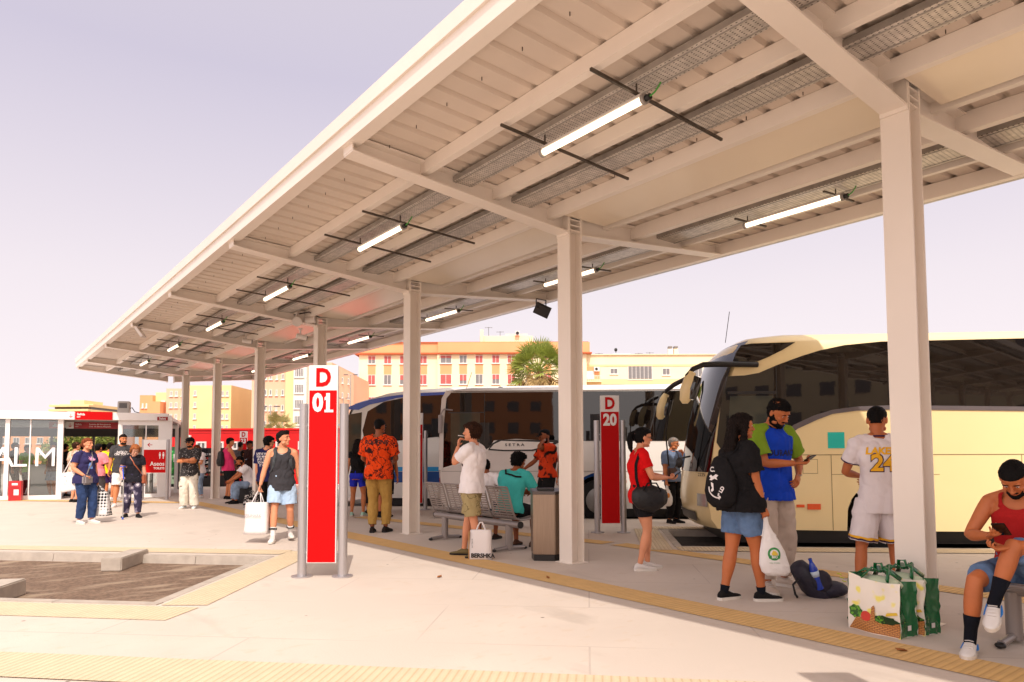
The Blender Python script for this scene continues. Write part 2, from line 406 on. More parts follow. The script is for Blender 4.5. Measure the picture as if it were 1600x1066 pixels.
# screws under the sheet
mb = MB(); yy = -3
while yy < 24:
    for x in (3.2, 3.62+.06, 4.35, 4.57+.06, 5.3, 6.5, 7.0, 7.2):
        zz = (ztL if x < CX else ztR)(x)+.012
        if x in (3.2, 4.35, 5.3, 6.5, 7.0): mb.box((x-.003, yy+.09, zz-.03), (x+.003, yy+.096, zz))
    yy += .53
cpart(mb, 'roof_screws', RAIL)['kind'] = 'stuff'
# purlins between the beams
for x, w_, dp in ((3.62, .075, .135), (4.55, .075, .135), (5.36, .075, .15), (6.30, .07, .11), (6.82, .09, .17), (7.86, .06, .13), (8.66, .09, .17)):
    zt = (ztL if x < CX else ztR)(x)+.008
    mb = MB(); t = .006
    mb.box((x, Y0, zt-dp), (x+t, Y1, zt)); mb.box((x+t, Y0, zt-dp), (x+w_, Y1, zt-dp+t)); mb.box((x+t, Y0, zt-t), (x+w_, Y1, zt)); mb.box((x+w_-t, Y0, zt-dp+t), (x+w_, Y1, zt-dp+.02))
    cpart(mb, 'purlin', WHT)
# perforated trays
for x0, x1 in ((4.02, 4.27), (4.82, 5.12), (7.34, 7.74)):
    zt = min((ztL if x0 < CX else ztR)(x0), (ztL if x0 < CX else ztR)(x1))-.07
    mb = MB(); mb.box((x0, Y0, zt), (x1, Y1, zt+.004)); cpart(mb, 'cable_tray', GALV); mb = MB(); mb.box((x0, Y0, zt+.004), (x0+.004, Y1, zt+.055)); mb.box((x1-.004, Y0, zt+.004), (x1, Y1, zt+.055))
    mb.box((x0+.03, Y0, zt-.006), (x0+.042, Y1, zt)); mb.box((x1-.042, Y0, zt-.006), (x1-.03, Y1, zt))
    cpart(mb, 'tray_edge', GALV2)
# flat panel over the columns between the beams
PAN = M('canopy_flat_panel', C(240, 224, 202), .22, var=.02, vs=1)
for i in range(len(YS)-1):
    mb = MB(); ya, yb = YS[i]+.225, YS[i+1]-.008
    mb.box((5.47, ya, 4.155), (6.22, yb, 4.163)); mb.box((5.47, ya, 4.163), (5.478, yb, 4.222)); mb.box((6.212, ya, 4.163), (6.22, yb, 4.222))
    cpart(mb, 'flat_panel', PAN)
# fascia, left edge, and gutter, right edge
mb = MB()
mb.box((2.76, Y0, 4.30), (2.80, Y1, 4.46)); mb.box((2.735, Y0, 4.46), (2.775, Y1, 4.60)); mb.box((2.80, Y0, 4.30), (2.90, Y1, 4.31))
cpart(mb, 'fascia', WHT)
mb = MB(); mb.box((8.96, Y0, 4.34), (9.0, Y1, 4.50)); cpart(mb, 'right_fascia', WHT)
mb = MB(); mb.box((8.77, Y0, 4.27), (8.955, Y1, 4.276)); mb.box((8.77, Y0, 4.276), (8.776, Y1, 4.40)); mb.box((8.949, Y0, 4.276), (8.955, Y1, 4.43)); cpart(mb, 'gutter', GALV2)
mb = MB(); mb.box((2.80, Y1, 4.27), (CX+.1, Y1+.03, 4.42)); mb.box((CX+.1, Y1, 4.22), (8.96, Y1+.03, 4.40)); cpart(mb, 'end_fascia', WHT)

# strip lights hung under the canopy
def strip_light(x, y, z, xa, xb, label, zr):
    o = V((x, y, z)); t = thing('strip_light', label, 'ceiling light', o, 0, 'strip lights under the canopy')
    L = 1.2
    mb = MB(); mb.tube([(0, 0, 0), (0, L, 0)], .029, 12); mb.build('light_tube', LIT, t, True)
    mb = MB(); mb.tube([(0, .0, .012), (0, L, .012)], .040, 10)
    mb = MB(); mb.box((-.035, -.01, .02), (.035, L+.01, .045)); mb.build('housing', M('lamp_housing', C(200, 192, 184), .5), t, bevel=.005)
    for yy, s in ((-.03, -1), (L+.0, 1)):
        mb = MB(); mb.tube([(0, yy, 0), (0, yy+.03, 0)], .043, 12); mb.build('end_cap', M('lamp_cap', C(150, 142, 135), .5), t, True)
    mb = MB(); mb.tube([(0, -.03, 0), (0, -.075, 0)], .026, 10); mb.build('plug', BLK, t, True)
    for yy in (.05, L-.03):
        mb = MB(); za, zb_ = zr(xa)-z, zr(xb)-z
        mb.hexa([(xa-x, yy, za), (xb-x, yy, zb_), (xb-x, yy+.022, zb_), (xa-x, yy+.022, za), (xa-x, yy, za+.022), (xb-x, yy, zb_+.022), (xb-x, yy+.022, zb_+.022), (xa-x, yy+.022, za+.022)])
        mb.build('rail', RAIL, t)
        mb = MB(); mb.tube([(0, yy+.015, .045), (0, yy+.015, zr(x)-z+.1)], .008, 6); mb.build('hanger', RAIL, t)
    mb = MB(); mb.tube([(0, -.07, 0), (.01, -.11, .02), (.03, -.13, .06), (.05, -.14, .10)], .007, 6); mb.build('cable', GRNC, t)
ordn = ['nearest', 'second nearest', 'third', 'fourth', 'fifth', 'sixth', 'seventh']
k = 0
for i, y in enumerate(YS[:-1]):
    if y < 2: continue
    strip_light(4.09, y+1.33, 4.075, 3.58, 5.2, ['lit strip light on long dark rails, nearest of the left hand row under the canopy', 'lit strip light above the smoking man, second of the left hand row', 'lit strip light third in the left hand row of the canopy', 'lit strip light fourth in the left hand row of the canopy', 'small lit strip light fifth in the left hand row', 'tiny lit strip light farthest but one in the left row', 'tiny lit strip light at the far end of the left row', 'extra'][k], lambda x: ztL(x)-.172)
    strip_light(7.55, y+1.5, 4.13, 7.28, 7.95, ['lit strip light on short rails left of the nearest column, right hand row', 'lit strip light half behind the column beside the floodlight, right hand row', 'lit strip light third in the right hand row under the canopy', 'lit strip light fourth in the right hand row above the signs', 'small lit strip light fifth in the right hand row', 'tiny lit strip light farthest but one in the right row', 'tiny lit strip light at the far end of the right row', 'extra'][k], lambda x: ztR(x)-.165)
    k += 1
    if k == 6: break
# floodlight hanging under a beam end
t = thing('floodlight', 'black square floodlight hanging from a beam end at the right eaves', 'floodlight', (8.45, 9.98, 4.19))
mb = MB(); mb.tube([(-.12, 0, .02), (-.12, 0, -.10), (-.09, -.03, -.16)], .011, 6); mb.tube([(.12, 0, .02), (.12, 0, -.10), (.09, -.03, -.16)], .011, 6); mb.tube([(-.12, 0, .02), (.12, 0, .02)], .011, 6); mb.build('bracket', BLK, t)
rm = Matrix.Translation((0, -.03, -.19)) @ Matrix.Rotation(math.radians(-38), 4, 'Z') @ Matrix.Rotation(math.radians(25), 4, 'Y') @ Matrix.Rotation(math.radians(35), 4, 'X')
mb = MB(); mb.box((-.15, -.025, -.11), (.15, .03, .11), rm)
for q in range(7): mb.box((-.13, .03, -.09+.028*q), (.13, .045, -.083+.028*q), rm)
mb.build('lamp_body', BLK, t, bevel=.004)
mb = MB(); mb.box((-.13, -.03, -.09), (.13, -.026, .09), rm); mb.build('lens', M('flood_lens', C(60, 60, 62), .15), t)
# loudspeakers, cameras
CAMW = M('camera_white', C(214, 204, 196), .45)
def bullet(loc, d, label, name='security_camera', cat='camera', r=.055, L=.22, gr=None, lens=True):
    t = thing(name, label, cat, loc, 0, gr); d = V(d).normalized()
    mb = MB(); mb.tube([V((0, 0, .16)), V((0, 0, .02)), d*.03], .018, 8); mb.cyl((0, 0, .15), (0, 0, .17), .05, 12); mb.build('bracket', CAMW, t, True)
    mb = MB(); mb.tube([-d*L*.4, -d*L*.35, d*L*.5, d*L*.6], [r*.6, r, r, r*(1.0 if lens else 1.5)], 14); mb.build('housing', CAMW, t, True)
    if lens:
        mb = MB(); mb.tube([d*L*.58, d*L*.66], [r*.9, r*.85], 14); mb.build('lens', BLK, t, True)
bullet((5.14, 13.75, 3.99), (-.3, -1, -.25), 'white horn loudspeaker under the canopy by the fourth column, pointing this way', 'loudspeaker', 'loudspeaker', .065, .22, 'loudspeakers under the canopy', False)
bullet((5.38, 13.7, 4.04), (1, -.6, .1), 'white horn loudspeaker pointing right beside the other by the fourth column', 'loudspeaker', 'loudspeaker', .065, .2, 'loudspeakers under the canopy', False)
bullet((5.22, 17.3, 4.06), (1, -.35, -.1), 'white security camera with black lens under the fifth beam', gr='cameras under the canopy')
bullet((5.30, 13.95, 3.72), (1, -.35, -.2), 'white security camera beside the fourth column, below the loudspeakers', gr='cameras under the canopy')
t = thing('wall_lamp', 'small white floodlight clamped under the left eaves of the canopy', 'floodlight', (2.93, 17.75, 4.18))
rm = Matrix.Rotation(math.radians(-30), 4, 'Z') @ Matrix.Rotation(math.radians(-35), 4, 'Y')
mb = MB(); mb.box((-.03, -.12, -.24), (.03, .12, .02), rm); mb.build('lamp_body', CAMW, t, bevel=.008)
mb = MB(); mb.box((-.036, -.1, -.2), (-.031, .1, .0), rm); mb.build('lens', GALV2, t)
mb = MB(); mb.tube([(0, 0, 0), (.03, 0, .09), (.1, 0, .12)], .012, 6); mb.build('bracket', BLK, t)
mb = MB(); mb.tube([(5.6, 13.7, 4.12), (5.3, 13.5, 4.16), (5.0, 14.4, 4.15), (4.6, 15.6, 4.2), (4.3, 17.4, 4.23)], .012, 6)
tag(mb.build('black_cable', BLK), 'slack black cable running between the cameras under the canopy', 'cable')
# ================================================================ COACHES
CREAM = M('coach_cream_paint', C(238, 214, 160), .28, var=.02, vs=.7, coat=.35)
WHTP = M('coach_white_paint', C(226, 220, 214), .3, var=.03, vs=.7, coat=.3)
BLUEP = M('coach_blue_paint', C(52, 82, 168), .25, var=.04, vs=.8, coat=.4)
DGL = M('dark_coach_glass', C(15, 10, 8), .02, var=.3, vs=.6, spec=.75, bump=.04, bs=1.2)
DGL2 = M('coach_driver_glass', C(60, 62, 54), .03, var=.25, vs=1.5, spec=.6)
FRM = M('coach_black_trim', C(30, 27, 27), .4)
GREYB = M('coach_grey_band', C(96, 88, 90), .35)
SEAM = M('panel_seam', C(120, 98, 66), .6)
SEAMW = M('panel_seam_grey', C(140, 132, 126), .6)
RUB = M('tyre_rubber', C(26, 25, 25), .85, var=.2, vs=12, bump=.3)
RIM = M('wheel_rim', C(150, 148, 146), .35, metal=.8)
ORG = M('marker_lens', C(230, 84, 24), .2, coat=.5)
CHR = M('headlamp_glass', C(190, 188, 182), .08, metal=.4)
def interp(T, z):
    for (z0, x0), (z1, x1) in zip(T, T[1:]):
        if z <= z1: return x0+(x1-x0)*max(0, (z-z0)/(z1-z0))
    return T[-1][1]
def coach(name, label, o, L, W, R, sk, front, bulge, arches, body, rz=-42.53, roofline=None):
    t = thing(name, label, 'coach', (o[0], o[1], 0), math.radians(rz), 'coaches parked in the bays')
    hl = [math.cos(math.radians(a)) for a in (180, 165, 150, 135, 118, 100, 80, 62, 45, 30, 15, 0)]
    st = [-1, -.985, -.95, -.88, -.75, -.5, -.25, 0, .25, .5, .75, .88, .95, .985, 1]
    rings = []
    for q in st:
        e = .13*max(0, (abs(q)-.75)/.25)**3; bl = bulge*(1-abs(q)**2.6)
        p = []
        zs = [sk+.02, sk+.15, .6, .9, 1.2, 1.5, 1.8, 2.1, 2.35, 2.55, 2.7, 2.8, 2.9, R-.05]
        zs = [z for z in zs if z < R-.04]
        for z in zs: p.append((interp(front, z)-bl+(.06 if z == zs[0] else 0), z-(e if z > R-.5 else 0)))
        x0 = interp(front, R)-bl
        for k, x in enumerate((x0+.12, x0+.4, x0+1.0, x0+2.0, L*.4, L*.6, L*.8, L-.4)):
            rr = roofline(x) if roofline else R
            p.append((x, rr-e-(.025 if k == 0 else 0)))
        p += [(L-.08, R-.18-e), (L-.02, 1.6), (L, sk+.1), (L-.1, sk)]
        for (cx, r) in arches[::-1]:
            zc = .36
            for a in range(0, 181, 15):
                p.append((cx+r*math.cos(math.radians(a)), max(sk, zc+r*math.sin(math.radians(a))) if 0 < a < 180 else sk))
        rings.append([(x, W*(q+1)/2, z) for x, z in p])
    MB().rings(rings).build('body', body, t, True)
    for (cx, r) in arches:
        for yy in (.05, W-.35):
            wh = MB().tube([(cx, yy, .335), (cx, yy+.02, .335), (cx, yy+.28, .335), (cx, yy+.3, .335)], [.40, .43, .43, .40], 28).build('wheel', RUB, t, True)
            mb = MB(); ya = yy-.004 if yy < 1 else yy+.304
            mb.tube([(cx, yy-.006, .335), (cx, yy+.0, .335)], [.25, .27], 24)
            for a in range(10):
                u = 2*PI*a/10; mb.cyl((cx+.15*math.cos(u), yy-.02, .335+.15*math.sin(u)), (cx+.15*math.cos(u), yy, .335+.15*math.sin(u)), .014, 6)
            mb.tube([(cx, yy-.05, .335), (cx, yy-.004, .335)], [.06, .09], 14)
            rm_ = mb.build('rim', RIM, wh, True)
    def side(nm, poly, mat, y0=-.008, y1=.004, parent=None):
        return MB().prism(poly, y0, y1, lambda x, z, y: (x, y, z)).build(nm, mat, parent or t)
    def front_glass(nm, z0, z1, q0, q1, mat, off=.012, wrap_=.0):
        mb = MB(); rg = []
        n = 10
        for i in range(n+1):
            z = z0+(z1-z0)*i/n; r_ = []
            for k in range(15):
                q = q0+(q1-q0)*k/14; bl = bulge*(1-abs(q)**2.6)
                r_.append((interp(front, z)-bl-off, W*(q+1)/2+(-off if q < -.99 else 0), z))
            rg.append(r_)
        vs = [p for r_ in rg for p in r_]; fs = [(i*15+k, i*15+k+1, (i+1)*15+k+1, (i+1)*15+k) for i in range(n) for k in range(14)]
        return MB().add(vs, fs).build(nm, mat, t, 2)
    return t, side, front_glass
def bez(*p): return list(p)
# -- cream coach
fr = [(.2, .27), (.5, .2), (.8, .2), (1.4, .29), (1.8, .36), (2.3, .49), (2.6, .58), (2.85, .68), (3.03, 1.0)]
t, side, fg = coach('touring_coach', 'cream touring coach with long black mirror arm and number 2225 on its nose', (8.29, 6.39), 11.6, 2.2, 3.04, .19, fr, .17, [(2.68, .56), (8.6, .56)], CREAM)
main = [(.50, 2.41), (.75, 2.42), (.95, 2.455), (1.22, 2.57), (1.55, 2.69), (1.81, 2.77), (2.15, 2.84), (2.66, 2.885), (4.6, 2.90), (11.2, 2.88), (11.2, 1.92), (4.57, 1.935), (2.78, 1.97), (2.3, 1.955), (1.96, 1.91), (1.7, 1.83), (1.42, 1.70), (1.19, 1.53), (.9, 1.36), (.42, 1.30), (.33, 1.45), (.40, 2.0)]
win = side('side_window', main, DGL)
side('front_quarter_window', [(.60, 2.605), (.62, 2.74), (.70, 2.86), (.85, 2.885), (1.47, 2.895), (1.30, 2.79), (1.10, 2.69), (.93, 2.62)], DGL)
side('driver_window', [(.49, 1.45), (1.14, 1.55), (1.14, 2.12), (.53, 2.12)], DGL2, -.012, -.006, win)
for x0, x1, z0, z1 in ((1.185, 1.20, 1.54, 2.56), (4.9, 4.92, 1.95, 2.88), (6.6, 6.62, 1.95, 2.88), (8.3, 8.32, 1.95, 2.88)): MB().box((x0, -.011, z0), (x1, -.0075, z1)).build('window_joint', FRM, win)
side('window_rail', [(.5, 2.15), (1.185, 2.15), (1.185, 2.19), (.5, 2.19)], FRM, -.014, -.008, win)
band = [(1.14, 1.50), (1.19, 1.53), (1.42, 1.70), (1.7, 1.83), (1.96, 1.91), (2.3, 1.955), (2.78, 1.97), (4.57, 1.935), (11.2, 1.92)]
side('window_band', band+[(x+(.05 if z < 1.9 else 0), z-.06) for x, z in band[::-1]], GREYB, -.012, .004)
for q in ([(1.15, 1.262), (11.3, 1.262), (11.3, 1.272), (1.15, 1.272)], [(1.925, .2), (1.932, .2), (1.932, 1.262), (1.925, 1.262)], [(1.93, .985), (3.4, .985), (3.4, .991), (1.93, .991)], [(4.5, .2), (4.507, .2), (4.507, 1.262), (4.5, 1.262)], [(5.9, .2), (5.907, .2), (5.907, 1.262), (5.9, 1.262)]):
    side('panel_seam', q, SEAM, -.003, .002)
hx = side('fuel_flap', [(1.53, 1.0), (1.74, 1.0), (1.74, 1.205), (1.53, 1.205)], SEAM, -.003, .002)
side('flap_door', [(1.536, 1.006), (1.734, 1.006), (1.734, 1.199), (1.536, 1.199)], CREAM, -.0045, .002, hx)
side('marker_light', [(1.43, .52), (1.54, .52), (1.54, .56), (1.43, .56)], ORG, -.012, .002)
side('indicator', [(1.58, .49), (1.76, .49), (1.76, .57), (1.58, .57)], ORG, -.02, .002)
side('logo_square', [(1.89, 1.36), (2.12, 1.36), (2.12, 1.59), (1.89, 1.59)], M('logo_teal', C(20, 190, 175), .4), -.004, .002)
side('white_square', [(4.60, 1.34), (5.1, 1.34), (5.1, 1.78), (4.60, 1.78)], WHTP, -.004, .002)
text('lettering', 'Consorcio', .085, M('grey_letter', C(168, 150, 116), .5), t, (2.19, -.005, 1.475), (1, 0, 0), align='LEFT', shear=.25, extrude=.001)
text('lettering', '2225', .07, FRM, t, (.13, .13, .98), V((.55, -.75, 0)), extrude=.002)
fg('windscreen', 1.02, 2.93, -1, 1, DGL)
for s0, s1 in ((-.99, -.72), (.72, .99)): fg('headlight', .52, .70, s0, s1, CHR, .01)
fg('bumper_grille', .28, .42, -.6, .6, FRM, .01)
mb = MB(); mb.tube([(.92, -.05, 2.57), (.35, -.14, 2.575), (.12, -.2, 2.56), (-.02, -.24, 2.50), (-.12, -.26, 2.40), (-.14, -.26, 2.25)], [.05, .055, .05, .045, .035, .02], 10, sq=.8); mb.build('mirror_arm', FRM, t, True)
def mirror(yy, dx, dz):
    m_ = MB(); m_.tube([(-.16+dx, yy, 2.45+dz), (-.2+dx, yy, 2.36+dz), (-.25+dx, yy, 2.2+dz), (-.27+dx, yy, 2.05+dz), (-.27+dx, yy, 2.0+dz)], [.04, .06, .068, .06, .03], 12, sq=1.3)
    h = m_.build('mirror_housing', CREAM, t, True)
    m_ = MB(); m_.tube([(-.10+dx, yy, 2.38+dz), (-.16+dx, yy, 2.2+dz), (-.19+dx, yy, 2.06+dz)], [.05, .07, .05], 10, sq=1.4); m_.build('mirror_glass', DGL, h, True)
mirror(-.26, .12, 0); 
mb = MB(); mb.tube([(.25, 1.9, 2.6), (.05, 2.1, 2.5), (-.05, 2.3, 2.42), (-.1, 2.32, 2.3)], [.04, .045, .04, .02], 8); mb.build('mirror_arm', FRM, t, True); mirror(2.3, .1, -.1)
mb = MB(); mb.tube([(.55, .3, 2.95), (.62, .3, 3.42)], .005, 5); mb.build('aerial', FRM, t)
mb = MB(); mb.tube([(-.02, .2, 1.25), (-.2, .02, 1.22), (-.25, .0, 1.1)], .014, 6); mb.ell((-.2, .03, 1.16), (.05, .04, .08)); mb.tube([(-.23, .9, 1.1), (-.3, .7, 1.6), (-.24, .5, 2.1)], .012, 5); mb.build('wiper_and_low_mirror', FRM, t, True)
MB().box((.5, .15, .0), (11, 2.05, .2)).build('chassis', FRM, t)
mb = MB()
for k in range(7): mb.ell((3.0+1.2*k, .62, 2.0), (.2, .18, .12))
# -- white coach
fr = [(.15, .10), (.5, .05), (1.0, .03), (1.9, .05), (2.4, .10), (2.6, .15), (2.7, .35)]
t, side, fg = coach('touring_coach', 'white and silver coach with dark windows behind the benches', (7.68, 12.38), 11.6, 2.2, 2.69, .18, fr, .15, [(3.3, .55), (9.2, .55)], WHTP)
body_low = M('coach_silver', C(212, 203, 198), .35, var=.03, coat=.3)
side('lower_panel', [(.06, .3), (2.7, .3), (2.7, 1.3), (2.4, 1.47), (1.13, 1.42), (.55, 1.1), (.06, .98)], body_low, -.004, .002)
win = side('side_window', [(.10, 2.50), (.16, 2.565), (11.2, 2.555), (11.2, 1.52), (2.42, 1.555), (1.6, 1.60), (1.15, 1.57), (1.05, 1.42), (.5, 1.13), (.06, 1.0), (.05, 2.1)], DGL)
side('driver_window', [(.25, 1.15), (.5, 1.22), (.86, 1.42), (.86, 2.14), (.25, 2.14)], DGL2, -.012, -.006, win)
for x in (.95, 2.75, 4.4, 6.1, 7.8, 9.5): MB().box((x, -.011, 1.56), (x+.012, -.0075, 2.54)).build('window_joint', FRM, win)
MB().box((.2, -.013, 2.14), (.95, -.008, 2.16)).build('window_joint', FRM, win)
pl = side('badge_outline', [(1.03, 1.37), (1.35, 1.345), (1.95, 1.35), (2.3, 1.42), (2.5, 1.53), (2.45, 1.57), (1.25, 1.585), (1.1, 1.50)], FRM, -.012, .002)
pb = side('badge_panel', [(1.07, 1.40), (1.35, 1.375), (1.93, 1.38), (2.25, 1.445), (2.38, 1.525), (1.3, 1.56), (1.15, 1.49)], WHTP, -.016, .002, pl)
text('lettering', 'S E T R A', .075, FRM, t, (1.58, -.018, 1.475), (1, 0, 0), extrude=.001, bold=.002, sx=1.35)
for q in ([(.06, .93), (11.4, .93), (11.4, .94), (.06, .94)], [(2.62, .2), (2.63, .2), (2.63, .93), (2.62, .93)], [(4.2, .2), (4.21, .2), (4.21, .93), (4.2, .93)], [(5.4, .2), (5.41, .2), (5.41, .93), (5.4, .93)], [(1.35, .2), (1.36, .2), (1.36, .93), (1.35, .93)]):
    side('panel_seam', q, SEAMW, -.007, .002)
side('front_pillar', [(.0, .95), (.09, 1.0), (.105, 1.9), (.16, 2.45), (.26, 2.57), (.16, 2.62), (.06, 2.45), (.02, 1.9)], body_low, -.02, .03)
side('roof_band', [(.3, 2.575), (11.3, 2.57), (11.3, 2.60), (.3, 2.60)], SEAMW, -.006, .004)
fg('windscreen', .95, 2.52, -1, 1, DGL); fg('headlight', .45, .62, -.99, -.7, CHR); fg('marker_light', .66, .80, -1, -.9, ORG, .014)
mb = MB(); mb.tube([(.3, -.03, 2.2), (.12, -.09, 2.22), (.05, -.11, 2.1)], .018, 6); mb.box((.01, -.14, 1.72), (.085, -.06, 2.10)); mb.build('mirror', M('mirror_grey', C(150, 140, 140), .35), t, bevel=.01)
text('lettering', 'dico', .1, M('pale_blue_letter', C(150, 175, 185), .5), t, (4.55, -.006, 1.28), (1, 0, 0), align='LEFT', extrude=.001)
MB().box((.5, .15, .0), (11, 2.05, .2)).build('chassis', FRM, t)
mb = MB(); mb.ell((1.2, .9, 2.72), (.07, .07, .05)); mb.tube([(.5, .5, 2.69), (.62, .5, 3.05)], .006, 5); mb.build('roof_aerial', FRM, t)
# -- blue coach
fr = [(.15, .0), (.6, -.05), (1.4, -.03), (2.0, .02), (2.4, .10), (2.55, .2), (2.75, .7)]
t, side, fg = coach('touring_coach', 'blue roofed coach with white sides, partly hidden behind the white coach', (7.55, 16.62), 11.6, 2.2, 2.75, .18, fr, .2, [(2.9, .55), (9.2, .55)], WHTP, roofline=lambda x: 2.62+.40*(1-math.exp(-max(0, x-.2)/.9)))
blue_line = [(x, 2.60+.38*(1-math.exp(-max(0, x-.05)/.9))) for x in (0.08, .3, .6, .9, 1.3, 1.8, 2.4, 3.2, 5, 11.3)]
side('roof_stripe', [(.0, 2.44), (.31, 2.42)]+[(x, z-.17-.05*(x < 1)) for x, z in blue_line[2:]]+[(x, z-.10) for x, z in blue_line[::-1]], BLUEP, -.012, .03)
mb = MB(); rg = []
for x in (.15, .4, .8, 1.3, 2, 3, 6, 11.3):
    z = 2.62+.40*(1-math.exp(-max(0, x-.2)/.9)); rg.append([(x, W_*2.2, z+.012-.14*abs(2*W_-1)**6) for W_ in (0, .02, .1, .3, .5, .7, .9, .98, 1)])
vs = [p for r_ in rg for p in r_]; MB().add(vs, [(i*9+k, i*9+k+1, (i+1)*9+k+1, (i+1)*9+k) for i in range(7) for k in range(8)]).build('blue_roof', BLUEP, t, True)
side('side_window', [(.55, 2.38), (.97, 2.62), (1.6, 2.74), (2.4, 2.79), (11.2, 2.79), (11.2, 1.72), (2.3, 1.72), (1.0, 1.6), (.5, 1.5), (.42, 1.9)], DGL)
side('door_glass', [(-.0, 1.0), (.36, 1.0), (.4, 2.36), (.06, 2.30)], DGL2, -.01, .002)
side('light_blue_stripe', [(.5, .86), (11.3, .86), (11.3, .97), (.5, .97)], M('stripe_cyan', C(40, 150, 215), .35), -.006, .002)
side('dark_blue_stripe', [(.5, .58), (11.3, .58), (11.3, .85), (.5, .85)], M('stripe_blue', C(20, 70, 140), .35), -.006, .002)
fg('windscreen', .95, 2.5, -1, 1, DGL)
MB().box((.5, .15, .0), (11, 2.05, .2)).build('chassis', FRM, t)

# ================================================================ PLATFORM SIGNS
ALU = M('brushed_aluminium', C(186, 182, 184), .35, metal=.75, var=.06, vs=30, stretch=(8, 8, .3))
REDS = M('sign_red', C(190, 0, 4), .5, var=.02, spec=.15)
WHS = M('sign_white', C(232, 228, 226), .45, var=.02)
DRED = M('sign_dark_red', C(150, 20, 26), .5)
SIG = 'platform number signs on twin aluminium poles'
def totem(num, p, d, label, ph=1.84):
    d = V(d).normalized(); rz = math.atan2(d.y, d.x); t = thing('platform_sign', label, 'platform sign', (p[0], p[1], 0), rz, SIG)
    for s in (-1, 1):
        x = .215*s
        MB().cyl((x, .05, .012), (x, .05, ph), .048, 20).build('pole', ALU, t, True)
        MB().cyl((x, .05, .0), (x, .05, .014), .11, 24).build('base_disc', ALU, t, True)
        mb = MB()
        for z in (.25, .95, 1.6): mb.box((min(x, s*.14), .03, z), (max(x, s*.14), .06, z+.02))
        mb.build('bracket', ALU, t)
    MB().box((-.155, 0, .15), (.155, .055, 2.25)).build('panel', WHS, t, bevel=.003)
    MB().box((-.147, -.004, .16), (.147, .0, 1.98)).build('red_face', REDS, t)
    text('letter', 'D', .265, REDS, t, (0, -.004, 2.11), (1, 0, 0), bold=.010, sx=.85)
    text('number', num, .26, WHS, t, (0, -.007, 1.84), (1, 0, 0), bold=.011, sx=.84)
    if num[-1] == '1':
        MB().prism([(.018, 1.745), (.112, 1.745), (.112, 1.772), (.018, 1.772)], -.0095, -.0045, lambda a, b, c: (a, c, b)).build('numeral_foot', WHS, t)
        MB().prism([(.058, 1.932), (.018, 1.905), (.018, 1.872), (.058, 1.895)], -.0099, -.0047, lambda a, b, c: (a, c, b)).build('numeral_flag', WHS, t)
    return t
dd = (.79, -.613)
totem('01', (2.96, 7.11), dd, 'tall red platform sign D 01 standing in the sun')
totem('20', (8.29, 8.06), dd, 'red platform sign D 20 in the shade beside the woman in red')
totem('23', (8.9, 29.6), dd, 'distant platform sign D 23 seen between the far columns')
totem('21', (8.20, 14.22), dd, 'red platform sign mostly hidden behind the column left of the benches')
totem('02', (3.12, .47), dd, 'platform sign whose shadow falls on the paving at the bottom of the picture')

# toilets sign
t = thing('toilet_sign', 'red and white Aseos sign with arrow on two poles beside the glass kiosk', 'toilet sign', (4.22, 22.33, 0), math.atan2(-.613, .79), )
for s in (-1, 1):
    MB().cyl((.36*s, .05, 0), (.36*s, .05, 1.74), .045, 14).build('pole', ALU, t, True)
MB().box((-.33, 0, .76), (.33, .05, 1.73)).build('panel', WHS, t)
MB().box((-.32, -.004, .775), (.32, 0, 1.44)).build('red_face', REDS, t)
text('lettering', 'Aseos', .17, WHS, t, (.29, -.006, 1.03), (1, 0, 0), align='RIGHT', bold=.003)
text('lettering', 'TOILETS', .085, WHS, t, (.29, -.006, .90), (1, 0, 0), align='RIGHT', bold=.003)
mb = MB(); mb.box((-.22, -.008, 1.575), (-.08, -.001, 1.59)); mb.prism([(-.22, 1.583), (-.16, 1.64), (-.145, 1.625), (-.19, 1.583), (-.145, 1.54), (-.16, 1.525)], -.008, -.001, lambda x, z, y: (x, y, z)); mb.build('arrow', REDS, t)
for cx_ in (.15, .25):
    mb = MB(); mb.ell((cx_, -.006, 1.355), (.018, .004, .018)); mb.prism([(cx_-.028, 1.33), (cx_+.028, 1.33), (cx_+.026, 1.25), (cx_+.014, 1.25), (cx_+.012, 1.18), (cx_-.012, 1.18), (cx_-.014, 1.25), (cx_-.026, 1.25)], -.008, -.001, lambda x, z, y: (x, y, z)); mb.build('figure', WHS, t)

# ================================================================ LITTER BIN
STL = M('stainless_steel', C(152, 132, 115), .33, metal=.7, var=.1, vs=9, stretch=(10, 10, .4))
t = thing('litter_bin', 'brushed steel litter bin with dark lid against the column', 'litter bin', (5.64, 6.60, 0), math.radians(-33))
pl = [(-.17, -.13), (.09, -.19), (.19, -.10), (.19, .14), (-.17, .14)]
MB().prism([(x*.94, y*.94) for x, y in pl], .0, .075).build('plinth', FRM, t)
MB().prism(pl, .078, .80).build('body', STL, t, bevel=.006)
mb = MB(); n = len(pl); lo = [(x*1.04, y*1.04, .803) for x, y in pl]; hi = [(x*1.04, y*1.04, .835+.03*(y+.19)/.33) for x, y in pl]
mb.add(lo+hi, [tuple(range(n-1, -1, -1)), tuple(range(n, 2*n))]+[(i, (i+1) % n, n+(i+1) % n, n+i) for i in range(n)]); mb.build('lid', M('bin_lid', C(92, 84, 82), .35, metal=.5), t, bevel=.006)
MB().box((-.1, -.09, .845), (.1, .06, .872)).build('ash_plate', FRM, t)

